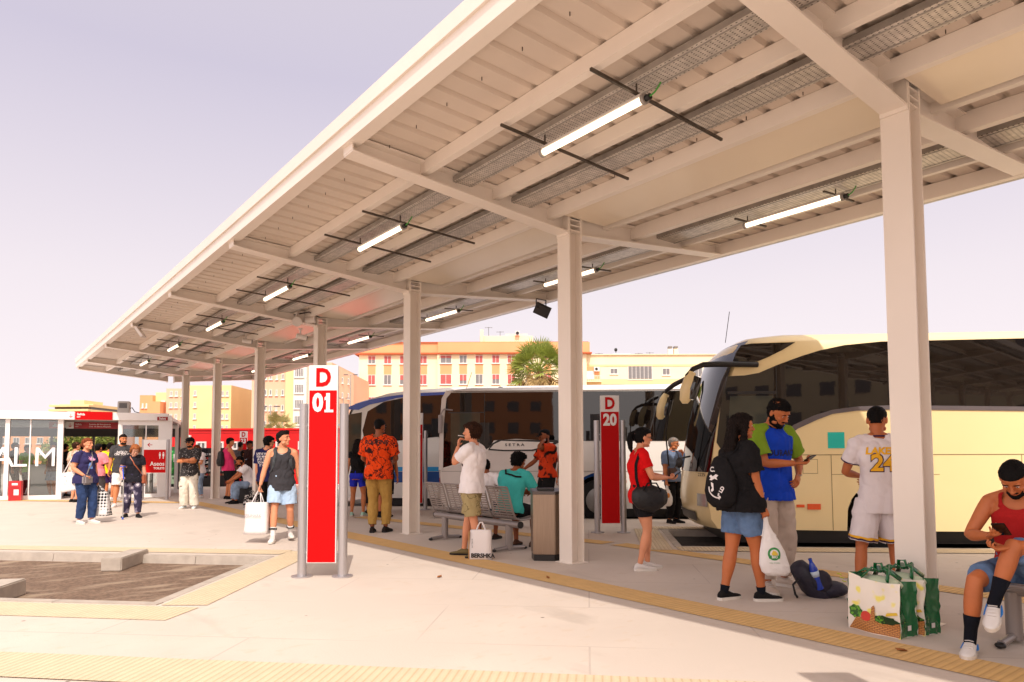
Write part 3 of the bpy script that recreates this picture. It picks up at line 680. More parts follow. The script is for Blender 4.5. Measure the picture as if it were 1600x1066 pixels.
# ================================================================ BENCHES
SEATM = M('seat_grey_steel', C(150, 140, 136), .4, metal=.35, var=.05)
def bench(o, rz, n, sp, label, legs, back=True):
    """local x = the way sitters face, local y = along the bench; origin at the beam's start"""
    t = thing('bench', label, 'bench', (o[0], o[1], 0), rz, 'rows of steel seats on the platform')
    L = sp*n
    MB().tube([(.02, 0, .36), (.02, L, .36)], .045, 14).build('beam', SEATM, t, True)
    for yy in (-.005, L-.01): MB().cyl((.02, yy, .36), (.02, yy+.015, .36), .047, 14).build('beam_cap', FRM, t, True)
    for y in legs:
        MB().tube([(.02, y, .02), (.02, y, .34)], .05, 14).build('leg', SEATM, t, True)
        MB().tube([(-.22, y, .03), (.02, y, .045), (.28, y, .03)], .026, 10).build('foot', SEATM, t, True)
        for s in (-.23, .29): MB().ell((s, y, .022), (.035, .035, .02)).build('foot_pad', FRM, t, True)
    prof = [(.42, .44), (.39, .455), (.30, .445), (.16, .425), (.04, .42), (-.03, .45), (-.07, .52), (-.11, .65), (-.15, .78), (-.175, .85), (-.19, .86)]
    if not back: prof = prof[:6]+[(-.05, .47), (-.06, .47)]
    for k in range(n):
        yc = sp*(k+.5); sh = bpy.data.objects.new('seat', None); COL.objects.link(sh); sh.parent = t; sh.location = (0, yc, 0)
        w = .225
        fr_ = MB()
        for s in (-w, w): fr_.tube([(x, s, z) for x, z in prof], .013, 6)
        fr_.tube([(prof[-1][0], -w, prof[-1][1]), (prof[-1][0], w, prof[-1][1])], .013, 6); fr_.tube([(prof[0][0], -w, prof[0][1]), (prof[0][0], w, prof[0][1])], .013, 6)
        fr_.build('seat_frame', SEATM, sh, True)
        sm = MB(); pts_ = []
        for (a, b) in zip(prof[1:-1], prof[2:]):
            m_ = max(1, round((V(b)-V(a)).length/.034))
            for q in range(m_): pts_.append((V(a).lerp(V(b), (q+.1)/m_), V(a).lerp(V(b), (q+.72)/m_)))
        for a, b in pts_:
            d = (b-a).normalized(); nn = V((-d.y, d.x))*.006
            sm.hexa([(a.x, -w, a.y), (b.x, -w, b.y), (b.x, w, b.y), (a.x, w, a.y), (a.x+nn.x, -w, a.y+nn.y), (b.x+nn.x, -w, b.y+nn.y), (b.x+nn.x, w, b.y+nn.y), (a.x+nn.x, w, a.y+nn.y)])
        for s in (-.075, .075):
            ps = [(x, s, z) for x, z in prof]; sm.tube(ps, .009, 5)
        sm.build('seat_slats', SEATM, sh)
    return t
bench((5.72, 7.22), 0, 4, .53, 'grey steel four seat bench with slatted backs between the bin and the next column', [.25, 1.85])
bench((5.72, 1.86), PI, 4, .53, 'steel bench at the right edge under the seated man in the tank top', [.13, 1.9], False)

# ================================================================ KIOSK
t = thing('glass_kiosk', 'white framed glass station kiosk with big white letters on its panes', 'kiosk', (.71, 24.89, 0), math.atan2(-.287, .958))
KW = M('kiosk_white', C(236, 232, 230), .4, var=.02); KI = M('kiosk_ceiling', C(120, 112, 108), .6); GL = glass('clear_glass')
DEP = 5.0; XL_, XR_ = -4.6, 4.40
MB().box((XL_, -.12, 2.34), (4.3, .25, 2.57)).build('header', KW, t, bevel=.01)
MB().box((4.3, -.12, 2.34), (XR_, .25, 2.5)).build('header_end', KW, t)
rf = MB().box((XL_, .251, 2.36), (XR_, DEP, 2.46)).build('roof', KW, t)
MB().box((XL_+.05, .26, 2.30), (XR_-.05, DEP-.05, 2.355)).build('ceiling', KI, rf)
def post(x0, x1, y0=0, y1=.1, z0=0, z1=2.34, m=KW, nm='post'): return MB().box((x0, y0, z0), (x1, y1, z1)).build(nm, m, t)
for x0, x1 in ((-3.0, -2.9), (-1.45, -1.35), (.06, .17), (1.36, 1.50), (2.93, 3.05), (XL_, XL_+.1)): post(x0, x1)
for x in (-.7, .66, 3.67, -2.2): post(x, x+.03, .02, .06, .1, 2.34, nm='mullion')
post(4.03, XR_, 0, .1, 0, 2.34, nm='end_wall')
post(3.05, 4.03, .003, .097, 2.2, 2.34, nm='window_head'); post(3.05, 4.03, .003, .097, 0, .1, nm='sill'); post(XL_+.1, 1.36, .003, .097, 0, .12, nm='sill')
for x0, x1 in ((XL_+.1, -3.0), (-2.9, -1.45), (-1.35, .06), (.17, .66), (.69, 1.36), (3.05, 3.67), (3.70, 4.03)):
    MB().box((x0, .045, .12), (x1, .055, 2.32 if x0 < 2 else 2.2)).build('pane', GL, t)
for y0, y1 in ((.1, .2), (2.4, 2.5), (4.9, 5.0)): post(XR_-.1, XR_, y0, y1, nm='side_post'); post(XL_, XL_+.1, y0, y1, nm='side_post')
DK = M('kiosk_dark_frame', C(96, 92, 92), .5)
for x in (-3, -1.4, .1, 1.4, 2.1, 3.0, 4.2): post(x, x+.07, DEP-.08, DEP-.01, 0, 2.3, DK, 'back_post')
MB().box((XL_, DEP-.1, 1.95), (XR_, DEP-.02, 2.3)).build('back_header', M('kiosk_shutter', C(70, 64, 62), .6), t)
for i, y in enumerate((1.2, 2.3, 3.4)): MB().box((XL_+.1, y, 2.22), (XR_-.1, y+.12, 2.298)).build('ceiling_beam', KW, t)
# signs on it
sg = MB().box((1.82, -.16, 2.34), (2.79, -.121, 2.585)).build('exit_sign', REDS, t)
text('lettering', 'Salida', .09, WHS, sg, (1.87, -.162, 2.50), (1, 0, 0), align='LEFT', bold=.003); text('lettering', 'EXIT', .045, WHS, sg, (1.87, -.162, 2.42), (1, 0, 0), align='LEFT', bold=.002)
def arrow(x, y, z, par, s=1, mat=REDS):
    mb = MB(); mb.box((x-.006*s, y, z-.06*s), (x+.006*s, y+.004, z+.06*s)); mb.prism([(x, z-.065*s), (x+.045*s, z-.02*s), (x+.035*s, z-.01*s), (x, z-.045*s), (x-.035*s, z-.01*s), (x-.045*s, z-.02*s)], y, y+.004, lambda a, b, c: (a, c, b)); mb.build('arrow', mat, par)
sg2 = MB().box((1.62, -.145, 2.345), (1.80, -.121, 2.58)).build('arrow_sign', WHS, t); arrow(1.71, -.15, 2.46, sg2)
sn = MB().box((4.0, -.145, 2.35), (4.29, -.121, 2.46)).build('name_plate', DRED, t); text('lettering', 'Salot', .095, WHS, sn, (4.145, -.147, 2.405), (1, 0, 0), bold=.002)
si = MB().box((1.65, .6, 2.10), (3.4, .63, 2.30)).build('direction_sign', DRED, t)
text('lettering', 'Salida', .075, WHS, si, (1.69, .598, 2.23), (1, 0, 0), align='LEFT'); text('lettering', 'EXIT', .04, WHS, si, (1.69, .598, 2.16), (1, 0, 0), align='LEFT')
text('lettering', 'Autovía del Aeropuerto', .06, WHS, si, (2.05, .598, 2.235), (1, 0, 0), align='LEFT'); text('lettering', 'Ctra. de Sierra Alhamilla', .06, WHS, si, (2.05, .598, 2.165), (1, 0, 0), align='LEFT')
sj = MB().box((1.45, .6, 2.10), (1.645, .63, 2.30)).build('arrow_sign', WHS, t); arrow(1.55, .594, 2.2, sj, 1)
so = MB().box((1.0, .6, 2.10), (1.3, .63, 2.30)).build('taxi_sign', M('taxi_orange', C(196, 78, 30), .5), t)
mb = MB(); mb.prism([(1.1, 2.15), (1.22, 2.15), (1.22, 2.2), (1.2, 2.2), (1.185, 2.24), (1.135, 2.24), (1.12, 2.2), (1.1, 2.2)], .594, .599, lambda a, b, c: (a, c, b)); mb.build('taxi_symbol', WHS, so)
for ch, xx in (('A', .02), ('L', .43), ('M', 1.06), ('R', -1.9), ('E', -.95+.25)):
    if ch in 'RE': continue
    text('big_letter', ch, .82 if ch != 'M' else .80, M('letter_white', C(250, 250, 250), .5), t, (xx, .035, 1.21), (1, 0, 0), bold=-.002, extrude=.003, sx=.95 if ch != 'A' else 1.05)
# counter inside
MB().box((.35, 1.2, 0), (1.25, 1.9, 1.0)).build('counter', KW, t, bevel=.02)
MB().box((2.55, 3.0, 0), (2.75, 3.8, 1.45)).build('gate_post', M('gate_grey', C(150, 140, 134), .5), t, bevel=.01); MB().box((3.2, 2.4, 0), (3.4, 3.4, 1.55)).build('gate_post', MATS['gate_grey'], t, bevel=.01)
for x in (3.5, 3.75, 4.0):
    MB().box((x, 2.9, 0), (x+.1, 3.0, 1.5)).build('gate_post', MATS['gate_grey'], t); MB().box((x, 2.88, 1.5), (x+.1, 3.02, 1.62)).build('gate_lamp', ORG, t)
kx = V((.958, -.287)); ky = V((.287, .958)); ko = V((.71, 24.89))
def K(x, y): p = ko+kx*x+ky*y; return (p.x, p.y)
t = thing('hydrant_cabinet', 'small red fire cabinet standing before the kiosk under the letter L', 'fire cabinet', (*K(.45, -.32), 0), math.atan2(-.287, .958))
RC = M('cabinet_red', C(206, 40, 44), .4); MB().box((-.15, -.1, 0), (.15, .12, .56)).build('cabinet', RC, t, bevel=.006)
MB().box((-.07, -.104, .44), (.07, -.1, .50)).build('plate', WHS, t); MB().box((-.02, -.104, .16), (.1, -.1, .32)).build('paper', WHS, t)
MB().box((-.12, -.103, .03), (.12, -.1005, .40)).build('cabinet_door', M('cabinet_red_dark', C(176, 30, 34), .4), t)
# air conditioner on kiosk roof
t = thing('air_conditioner', 'tall grey air conditioning unit on the kiosk roof', 'air conditioner', (*K(2.95, .9), 2.46), math.atan2(-.287, .958))
MB().box((-.17, -.15, 0), (.17, .15, .52)).build('case', M('ac_grey', C(176, 168, 162), .5), t, bevel=.02); MB().box((-.12, -.154, .30), (.10, -.15, .46)).build('grille', DK, t)
MB().tube([(.17, 0, .3), (.22, 0, .33), (.3, 0, .2), (.45, 0, .16), (.62, 0, .03)], .014, 6).build('pipe', BLK, t, True)
mb = MB(); mb.tube([(*K(3.2, 1.2), 2.46), (*K(3.5, 1.2), 2.62), (*K(3.75, 1.2), 2.48)], .012, 5)
# ================================================================ BUILDINGS BEYOND
RD = V((.7902, -.6129)); FD = V((.6129, .7902))
def world(px, Z):   # point on the ground at depth Z along the view, px metres to the side
    p = RD*px+FD*Z; return (p.x, p.y)
RZ = math.atan2(RD.y, RD.x)
BCRM = M('render_cream', C(242, 224, 188), .85, var=.05, vs=.3); BORG = M('render_orange', C(234, 162, 114), .85, var=.05, vs=.3)
BPNK = M('render_salmon', C(230, 182, 152), .85, var=.05, vs=.3); BYEL = M('render_yellow', C(240, 208, 152), .85, var=.05, vs=.3)
CORN = M('cornice_brick', C(196, 96, 56), .8); SHUT = M('shutter_red', C(184, 92, 88), .6); WHW = M('window_white', C(226, 220, 214), .5)
PANE = M('window_pane', C(120, 116, 116), .12, spec=.7); ROOFW = M('roof_white', C(232, 224, 214), .8)
def block(par, x0, x1, z0, z1, y0, y1, mat, nm='wall'): return MB().box((x0, y0, z0), (x1, y1, z1)).build(nm, mat, par)
WCACHE = {}
def window(par, x, z, w, h, frame_m=WHW, fill=PANE, shutter=0, y=0, bars=1, sill=True):
    key = (round(w, 2), round(h, 2), frame_m.name, fill.name, shutter, bars)
    if key not in WCACHE:
        a = MB(); f = .07
        a.box((0, -.06, 0), (f, .02, h)); a.box((w-f, -.06, 0), (w, .02, h)); a.box((f, -.06, h-f), (w-f, .02, h)); a.box((f, -.06, 0), (w-f, .02, f))
        for b in range(1, bars+1): a.box((w*b/(bars+1)-.03, -.05, f), (w*b/(bars+1)+.03, .02, h-f))
        if sill: a.box((-.1, -.16, -.1), (w+.1, .0, -.002))
        o = a.build('window', frame_m); p = MB().box((f, -.02, f), (w-f, .012, h-f)).build('pane', fill); s_ = None
        if shutter:
            s_ = MB(); k = 0; zz = h-f
            while zz > h*(1-shutter): s_.box((f, -.045, zz-.16), (w-f, -.022, zz-.02)); s_.box((f, -.035, zz-.18), (w-f, -.024, zz)); zz -= .18
            s_ = s_.build('shutter', SHUT)
        WCACHE[key] = (o.data, p.data, s_.data if s_ else None)
        for q in (o, p, s_):
            if q: bpy.data.objects.remove(q)
    d = WCACHE[key]
    o = bpy.data.objects.new('window', d[0]); COL.objects.link(o); o.parent = par; o.location = (x, y, z)
    p = bpy.data.objects.new('pane', d[1]); COL.objects.link(p); p.parent = o
    if d[2]: q = bpy.data.objects.new('shutter', d[2]); COL.objects.link(q); q.parent = o
    return o
GB = 'apartment blocks beyond the station'
# B1: cream and orange block. Z = 105, 0.0964 m a pixel
t = thing('apartment_block', 'cream apartment block with orange parapet and red shutters behind the coaches', 'building', world((560-800)*.0964, 105), RZ, GB)
k = .0964; zz = lambda y: 1.3+(709-y)*k
block(t, 0, 34.5, 0, zz(552), 0, 14, BCRM); block(t, -.25, 12.0, zz(551), zz(535), -.25, 14.2, BORG, 'parapet'); block(t, 12.0, 34.9, zz(551.5), zz(535), -.7, 14.2, BORG, 'parapet')
block(t, -.6, 12.2, zz(553.5), zz(551), -.6, 14.4, CORN, 'cornice'); block(t, 12.2, 35.2, zz(553.5), zz(551.5), -1.05, 14.4, CORN, 'cornice'); block(t, -.2, 34.7, zz(535), zz(534), -.5, 14.3, CORN, 'coping')
block(t, 11.9, 34.4, 0, zz(553.5), -.45, -.002, BCRM, 'projecting_bay')
for x0, x1, sh in ((574, 586, (.45, 1)), (599, 611, (1, 0)), (624, 636, (1, .5)), (654, 667, (1, 1)), (688, 706, (.3, 1)), (718, 730, (0, .6)), (743, 755, (1, 0)), (769, 781, (1, .4)), (793, 806, (1, 1)), (822, 834, (1, .4)), (850, 862, (.5, 1)), (885, 897, (1, 1))):
    xa, xb = (x0-560)*k, (x1-560)*k; y = -.451 if xa > 11.9 else 0
    block(t, xa, xb, zz(603), zz(554), y-.02, y+.0, BORG, 'spandrel')
    window(t, xa, zz(568), xb-xa, 13*k, fill=PANE, shutter=sh[0], y=y-.02, bars=1); window(t, xa, zz(601), xb-xa, 16*k, shutter=sh[1], y=y-.02)
    window(t, xa, zz(634), xb-xa, 14*k, shutter=.5, y=y-.02)
block(t, (748-560)*k, (835-560)*k, zz(534), zz(517), 4, 10, BCRM, 'roof_house'); block(t, (790-560)*k, (826-560)*k, zz(517), zz(513), 4.5, 9.5, BCRM, 'roof_house'); block(t, (749-560)*k, (754-560)*k, zz(534), zz(508), 3, 3.6, BCRM, 'chimney')
c_ = block(t, (806-560)*k, (813-560)*k, zz(517), zz(510), 3.4, 4.1, WHW, 'roof_fan'); MB().cyl(((809.5-560)*k, 3.38, zz(513.5)), ((809.5-560)*k, 3.3, zz(513.5)), .25, 14).build('fan', BLK, c_)
def aerial(par, x, y, z, h, n=4):
    mb = MB(); mb.tube([(x, y, z), (x, y, z+h)], .035, 5); mb.tube([(x-.6, y, z+h-.1), (x+.6, y, z+h-.1)], .025, 4)
    for i in range(n): mb.tube([(x-.5+i*.33, y-.35, z+h-.1), (x-.5+i*.33, y+.35, z+h-.1)], .018, 4)
    mb.build('aerial', RAIL, par)
aerial(t, (762-560)*k, 5, zz(517), 1.6); aerial(t, (781-560)*k, 5, zz(517), .9)
# B2
t = thing('apartment_block', 'low cream block with roof aerials seen above the white coach', 'building', world((897-800)*.0964, 105.5), RZ, GB)
k2 = k*105.5/105; z2 = lambda y: 1.3+(709-y)*k2
block(t, 0, 26, 0, z2(555), 0, 12, BCRM); block(t, -.1, 26.1, z2(573), z2(570), -.06, 12, BYEL, 'band'); block(t, -.1, 26.1, z2(601), z2(593), -.08, 12, BYEL, 'band'); block(t, -.2, 26.2, z2(555), z2(554), -.3, 12.2, BCRM, 'coping')
X2 = lambda x: (x-897)*k2
window(t, X2(955), z2(585), 12*k2, 9*k2, shutter=0); window(t, X2(983), z2(594), 38*k2, 22*k2, bars=5); window(t, X2(1037), z2(587), 12*k2, 11*k2); window(t, X2(1080), z2(590), 20*k2, 16*k2, bars=2); window(t, X2(1110), z2(587), 12*k2, 11*k2)
block(t, X2(912), X2(939), z2(596), z2(573), -.05, .0, BORG, 'balcony_recess'); block(t, X2(914), X2(930), z2(595), z2(580), -.08, -.04, WHW, 'balcony_door'); a_ = block(t, X2(929), X2(938), z2(581), z2(574), -.5, -.06, WHW, 'air_conditioner'); MB().cyl((X2(933), -.51, z2(577.5)), (X2(933), -.53, z2(577.5)), .22, 12).build('fan', BLK, a_)
for i in range(9): MB().box((X2(914)+i*.28, -.9, z2(597)), (X2(914)+i*.28+.04, -.86, z2(589))).build('balcony_bar', WHW, t)
block(t, X2(913), X2(940), z2(589), z2(588.3), -.92, -.84, WHW, 'balcony_rail'); block(t, X2(912), X2(941), z2(598), z2(597), -.95, 0, BCRM, 'balcony_slab')
block(t, X2(965), X2(992), z2(555), z2(548), 3, 6, ROOFW, 'roof_house'); block(t, X2(1052), X2(1058.5), z2(555), z2(542), 2, 2.7, ROOFW, 'chimney'); block(t, X2(1061), X2(1067), z2(555), z2(542), 2, 2.7, BCRM, 'chimney')
for x in (1052, 1061): block(t, X2(x), X2(x+6), z2(541), z2(538), 1.95, 2.7, KI, 'cowl')
aerial(t, X2(943), 4, z2(555), .9); aerial(t, X2(1008), 4, z2(555), .9); aerial(t, X2(1026), 4, z2(555), 1.0)
MB().ell((X2(969), 3, z2(542)), (.25, .1, .3)).build('dish', BLK, t); MB().cyl((X2(969), 3, z2(548)), (X2(969), 3, z2(543)), .04, 6).build('dish_mast', BLK, t)
# left blocks at Z = 95
k3 = 95/1089; z3 = lambda y: 1.3+(709-y)*k3
t = thing('apartment_block', 'orange and cream apartment block between the far columns of the canopy', 'building', world((217-800)*k3, 95), RZ, GB)
X3 = lambda x: (x-217)*k3
block(t, 0, X3(237), 0, z3(616), 0, 16, BORG); block(t, X3(236), X3(256), 0, z3(627), -1.2, 16, BORG, 'wing'); block(t, X3(237), X3(262), 0, z3(611), .8, 16, BYEL, 'wing'); block(t, X3(260), X3(300), 0, z3(606), -.3, 16, BPNK, 'wing'); block(t, X3(300), X3(335), 0, z3(602), -1, 16, BYEL, 'wing'); block(t, X3(335), X3(361), 0, z3(601), -.2, 16, BYEL, 'wing')
for y in (614, 632, 650, 668):
    for x in (268, 276, 286, 293): window(t, X3(x-2), z3(y+4), 4*k3, 8*k3, y=-.31)
    for x in (309, 348, 355): window(t, X3(x-2), z3(y+4), 4*k3, 8*k3, y=-1.01 if x < 335 else -.21)
for y in (633, 650):
    for x in (222, 228): window(t, X3(x-1.2), z3(y+3), 2.4*k3, 7*k3, y=-.01)
window(t, X3(240), z3(653), 3*k3, 6*k3, y=-1.21); block(t, X3(247), X3(254), z3(632), z3(624), .5, .79, WHW, 'balcony_door')
t = thing('apartment_block', 'low cream block with a row of white windows beyond the red building', 'building', world((358-800)*.105, 114.5), RZ, GB)
k4 = .105; z4 = lambda y: 1.3+(709-y)*k4; X4 = lambda x: (x-358)*k4
block(t, 0, X4(400), 0, z4(644), 0, 10, BYEL); block(t, X4(350), X4(400), 0, z4(656), -2, 0-.001, BCRM, 'wing')
for x in (364, 372, 380, 389): window(t, X4(x-3), z4(654), 5*k4, 7*k4, y=-.01, bars=0)
for x in (362, 384): window(t, X4(x-4), z4(672), 8*k4, 6*k4, y=-2.01, bars=2)
k5 = 90/1089; z5 = lambda y: 1.3+(709-y)*k5; X5 = lambda x: (x-392)*k5
t = thing('apartment_block', 'tall salmon apartment block behind the D 01 sign', 'building', world((392-800)*k5, 90), RZ, GB)
block(t, 0, X5(447), 0, z5(552), 0, 14, BPNK); block(t, X5(447), X5(462), 0, z5(548), -.5, 14, BYEL, 'wing'); block(t, X5(462), X5(482), 0, z5(556), -1.2, 14, ROOFW, 'stair_tower'); block(t, X5(482), X5(519), 0, z5(566), -.4, 14, BPNK, 'wing')
MB().hexa([(X5(519), -.4, 0), (X5(541), 4, 0), (X5(541), 14, 0), (X5(519), 14, 0), (X5(519), -.4, z5(568)), (X5(541), 4, z5(579)), (X5(541), 14, z5(579)), (X5(519), 14, z5(568))]).build('wing', BPNK, t)
for y in (564, 588, 613, 637, 662):
    for x in (414, 422, 432, 441): window(t, X5(x-1.8), z5(y+4), (3.6 if x != 432 else 2.4)*k5, 9*k5, y=-.01, bars=0)
    window(t, X5(464), z5(y+2), 14*k5, 14*k5, y=-1.21, bars=4)
for y in (592, 616):
    for x in (524, 529, 535): window(t, X5(x-1), z5(y+4), 3*k5, 9*k5, y=.6+(x-524)*.2, bars=0)
k6 = 150/1089; z6 = lambda y: 1.3+(709-y)*k6; X6 = lambda x: (x-62)*k6
t = thing('apartment_block', 'distant yellow stepped building above the left part of the kiosk', 'building', world((62-800)*k6, 150), RZ, GB)
block(t, X6(66), X6(142), 0, z6(641), 0, 14, BYEL); block(t, X6(79), X6(141), z6(641), z6(638), -1, 14, BYEL, 'terrace'); block(t, X6(82), X6(139), z6(638), z6(634), .5, 13, DK, 'dark_storey'); block(t, X6(78), X6(140), z6(634), z6(631), -.6, 14, BYEL, 'upper_slab'); block(t, X6(99), X6(121), z6(631), z6(622.5), 2, 9, BYEL, 'roof_house'); block(t, X6(86), X6(140), z6(631), z6(629.5), 1, 12, BYEL, 'parapet')
for i, x in enumerate((70, 88, 106, 124)): window(t, X6(x), z6(652), 9*k6, 6*k6, y=-.01, bars=2)
# building seen through the kiosk
t = thing('apartment_block', 'orange block seen through the panes of the kiosk', 'building', world(-74, 100), RZ, GB)
block(t, 0, 14.5, 0, 4.3, 0, 10, BORG)
for z in (1.4, 2.9):
    for x in range(8): window(t, .8+x*1.7, z, .9, .9, y=-.01, bars=1)
# town behind the photographer, mirrored in the coach windows
for (x, y, w_, d_, h, rz, m_, lab) in ((-30, -52, 46, 12, 13, -12, BCRM, 'cream town block behind the photographer'), (18, -60, 30, 14, 17, 10, M('render_brick', C(120, 82, 62), .9, var=.15), 'brick town block behind the photographer'), (48, -46, 30, 12, 11, 24, BYEL, 'yellow town block behind the photographer'), (-62, -22, 30, 12, 12, -60, BORG, 'orange town block behind the photographer')):
    t = thing('town_block', lab, 'building', (x, y, 0), math.radians(rz), 'town blocks behind the photographer')
    block(t, 0, w_, 0, h, -d_, 0, m_); block(t, -.2, w_+.2, h, h+.6, -d_-.2, .2, CORN, 'parapet')
    for fl in range(int(h/3)):
        for c in range(int(w_/3.2)): MB().box((1.2+c*3.2, .0, 1+fl*3), (2.6+c*3.2, .05, 2.4+fl*3)).build('window', PANE, t)
# red station building and vending machines
t = thing('red_station_building', 'long red station building with white windows behind the far columns', 'building', world((236-800)*29/1089, 29.6), RZ)
kk = 29.6/1089; zr = lambda y: 1.3+(709-y)*kk; XR = lambda x: (x-236)*kk
RB_ = M('facade_red', C(220, 20, 22), .5, var=.03)
block(t, 0, XR(560), 0, zr(670), 0, 3, RB_); block(t, -.05, XR(560)+.05, zr(671.3), zr(668.5), -.05, 3.05, RB_, 'parapet'); block(t, -.02, XR(560), zr(676), zr(675.4), -.015, 0, DRED, 'groove'); block(t, -.02, XR(560), -.02, zr(756), -.04, 0, WHW, 'skirting')
for x in (296, 323, 352, 392, 420, 455, 500): window(t, XR(x), zr(702), 16*kk, 13*kk, bars=1, sill=False)
MB().box((XR(281), -.1, zr(686)), (XR(288), 0, zr(679))).build('wall_box', WHW, t)
def vending(px0, px1, y0, label, kind):
    Zv = 28.2; kv = Zv/1089; w = (px1-px0)*kv; h = 1.3+(709-y0)*kv
    t = thing('vending_machine', label, 'vending machine', world((px0-800)*kv, Zv), RZ, 'vending machines by the red building')
    MB().box((0, 0, .08), (w, .75, h)).build('case', M('vending_'+kind, C(46, 96, 60) if kind == 'green' else C(40, 38, 40), .35), t, bevel=.02)
    MB().box((.03, .05, 0), (w-.03, .7, .08)).build('feet', BLK, t)
    if kind == 'green':
        a = MB().tube([(w*.55, .0, h*.33), (w*.55, -.02, h*.42), (w*.55, -.02, h*.82), (w*.55, 0, h*.9)], [.16, .24, .24, .17], 16, sq=.2).build('can_picture', overlay(M('can_green', C(24, 120, 46), .35), C(80, 190, 90), 9, .55), t, True)
        MB().box((w*.5, -.08, h*.62), (w*.62+.1, -.06, h*.82)).build('label_patch', WHW, a); MB().box((.0, -.01, .12), (w, -.001, h*.28)).build('pale_panel', M('pale_green', C(190, 226, 190), .5), t)
        text('lettering', 'veri', .16, FRM, t, (w*.62, -.014, h*.22), (1, 0, 0), bold=.004)
    else:
        g = MB().box((.04, -.006, h*.22), (w-.2, 0, h-.06)).build('window', PANEv, t)
        mb = MB()
        for r in range(6):
            z = h*.28+r*h*.105
            MB().box((.06, -.016, z), (w-.22, -.007, z+.012)).build('shelf', WHW, g)
        for r in range(6):
            for c in range(5):
                col = PROD[(r*3+c*2) % len(PROD)]; MB().box((.08+c*.1, -.014, h*.28+r*h*.105+.013), (.15+c*.1, -.008, h*.28+r*h*.105+.09)).build('packet', col, g)
        MB().box((w-.16, -.02, h*.45), (w-.04, 0, h*.75)).build('keypad', M('keypad', C(90, 90, 94), .4), t)
PANEv = M('vending_inside', C(30, 30, 36), .2); PROD = [M('packet_red', C(180, 50, 40)), M('packet_white', C(210, 205, 200)), M('packet_brown', C(150, 100, 70)), M('packet_grey', C(120, 124, 130))]
vending(264, 283, 697, 'green vending machine with a big can picture beside the kiosk', 'green'); vending(284, 303, 697, 'green vending machine half hidden behind the man in cargo trousers', 'green')
vending(313, 333, 699, 'black vending machine with rows of snacks by the red building', 'black'); vending(334, 352, 699, 'black vending machine behind the far column', 'black')

# ================================================================ TREES
BARK = M('palm_trunk', C(120, 92, 62), .9, var=.3, vs=8, bump=.8, bs=20); FG = M('palm_green', C(138, 150, 66), .7, var=.4, vs=1.2); FB = M('palm_dead', C(196, 166, 112), .85, var=.35, vs=1.5)
FG2 = M('pale_palm', C(160, 150, 96), .8, var=.3); TG = M('tree_leaf', C(98, 112, 40), .8, var=.45, vs=1.1); TG2 = M('tree_leaf_light', C(146, 150, 66), .8, var=.3)
def fan_palm(loc, cz, rad, label, seed, green=FG, dead=FB, nf=46, nd=60, down=1.5):
    rnd = random.Random(seed); t = thing('palm_tree', label, 'palm tree', loc)
    MB().tube([(0, 0, 0), (.05, 0, cz*.4), (0, .05, cz*.8), (0, 0, cz)], [.3, .24, .24, .2], 12).build('trunk', BARK, t, True)
    for nm, n, mat in (('green_fronds', nf, green), ('dead_fronds', nd, dead)):
        mb = MB()
        for i in range(n):
            az = rnd.uniform(0, 2*PI)
            el = rnd.uniform(-.35, 1.4) if nm[0] == 'g' else rnd.uniform(-1.45, -.3)
            d = V((math.cos(az)*math.cos(el), math.sin(az)*math.cos(el), math.sin(el)))
            L = rad*rnd.uniform(.42, .6) if nm[0] == 'g' else rad*rnd.uniform(.3, .8)*down*.5
            zoff = rnd.uniform(-.1, .2) if nm[0] == 'g' else -rnd.uniform(0, rad*.7)
            b = V((0, 0, cz+zoff)); tip = b+d*L
            mb.tube([b, tip], [.03, .015], 4)
            s = d.cross(V((0, 0, 1))).normalized(); u = s.cross(d)
            roll = rnd.uniform(-.8, .8); s, u = s*math.cos(roll)+u*math.sin(roll), u*math.cos(roll)-s*math.sin(roll)
            nl = 15; fl = rad*rnd.uniform(.38, .5)
            for j in range(nl):
                a = (j/(nl-1)-.5)*2.5
                e = (d*math.cos(a)+s*math.sin(a)).normalized(); sd = e.cross(u).normalized()*.035*rad*.5
                drp = V((0, 0, -1))*rad*(rnd.uniform(.02, .12) if nm[0] == 'g' else rnd.uniform(.1, .25))
                m = tip+e*fl*.55+drp*.25; q = tip+e*fl*(1-abs(a)*.12)+drp
                mb.add([tip, m+sd, q, m-sd], [(0, 1, 2, 3)])
        mb.build(nm, mat, t)
fan_palm(world((843-800)*45/1089, 45), 6.6, 2.4, 'fan palm with a skirt of dead fronds rising behind the white coach', 3, nf=70, nd=260)
fan_palm(world((437-800)*40/1089, 40), 2.6, 1.3, 'small pale palm behind the navy shirted man', 5, FG2, FG2, 40, 16)
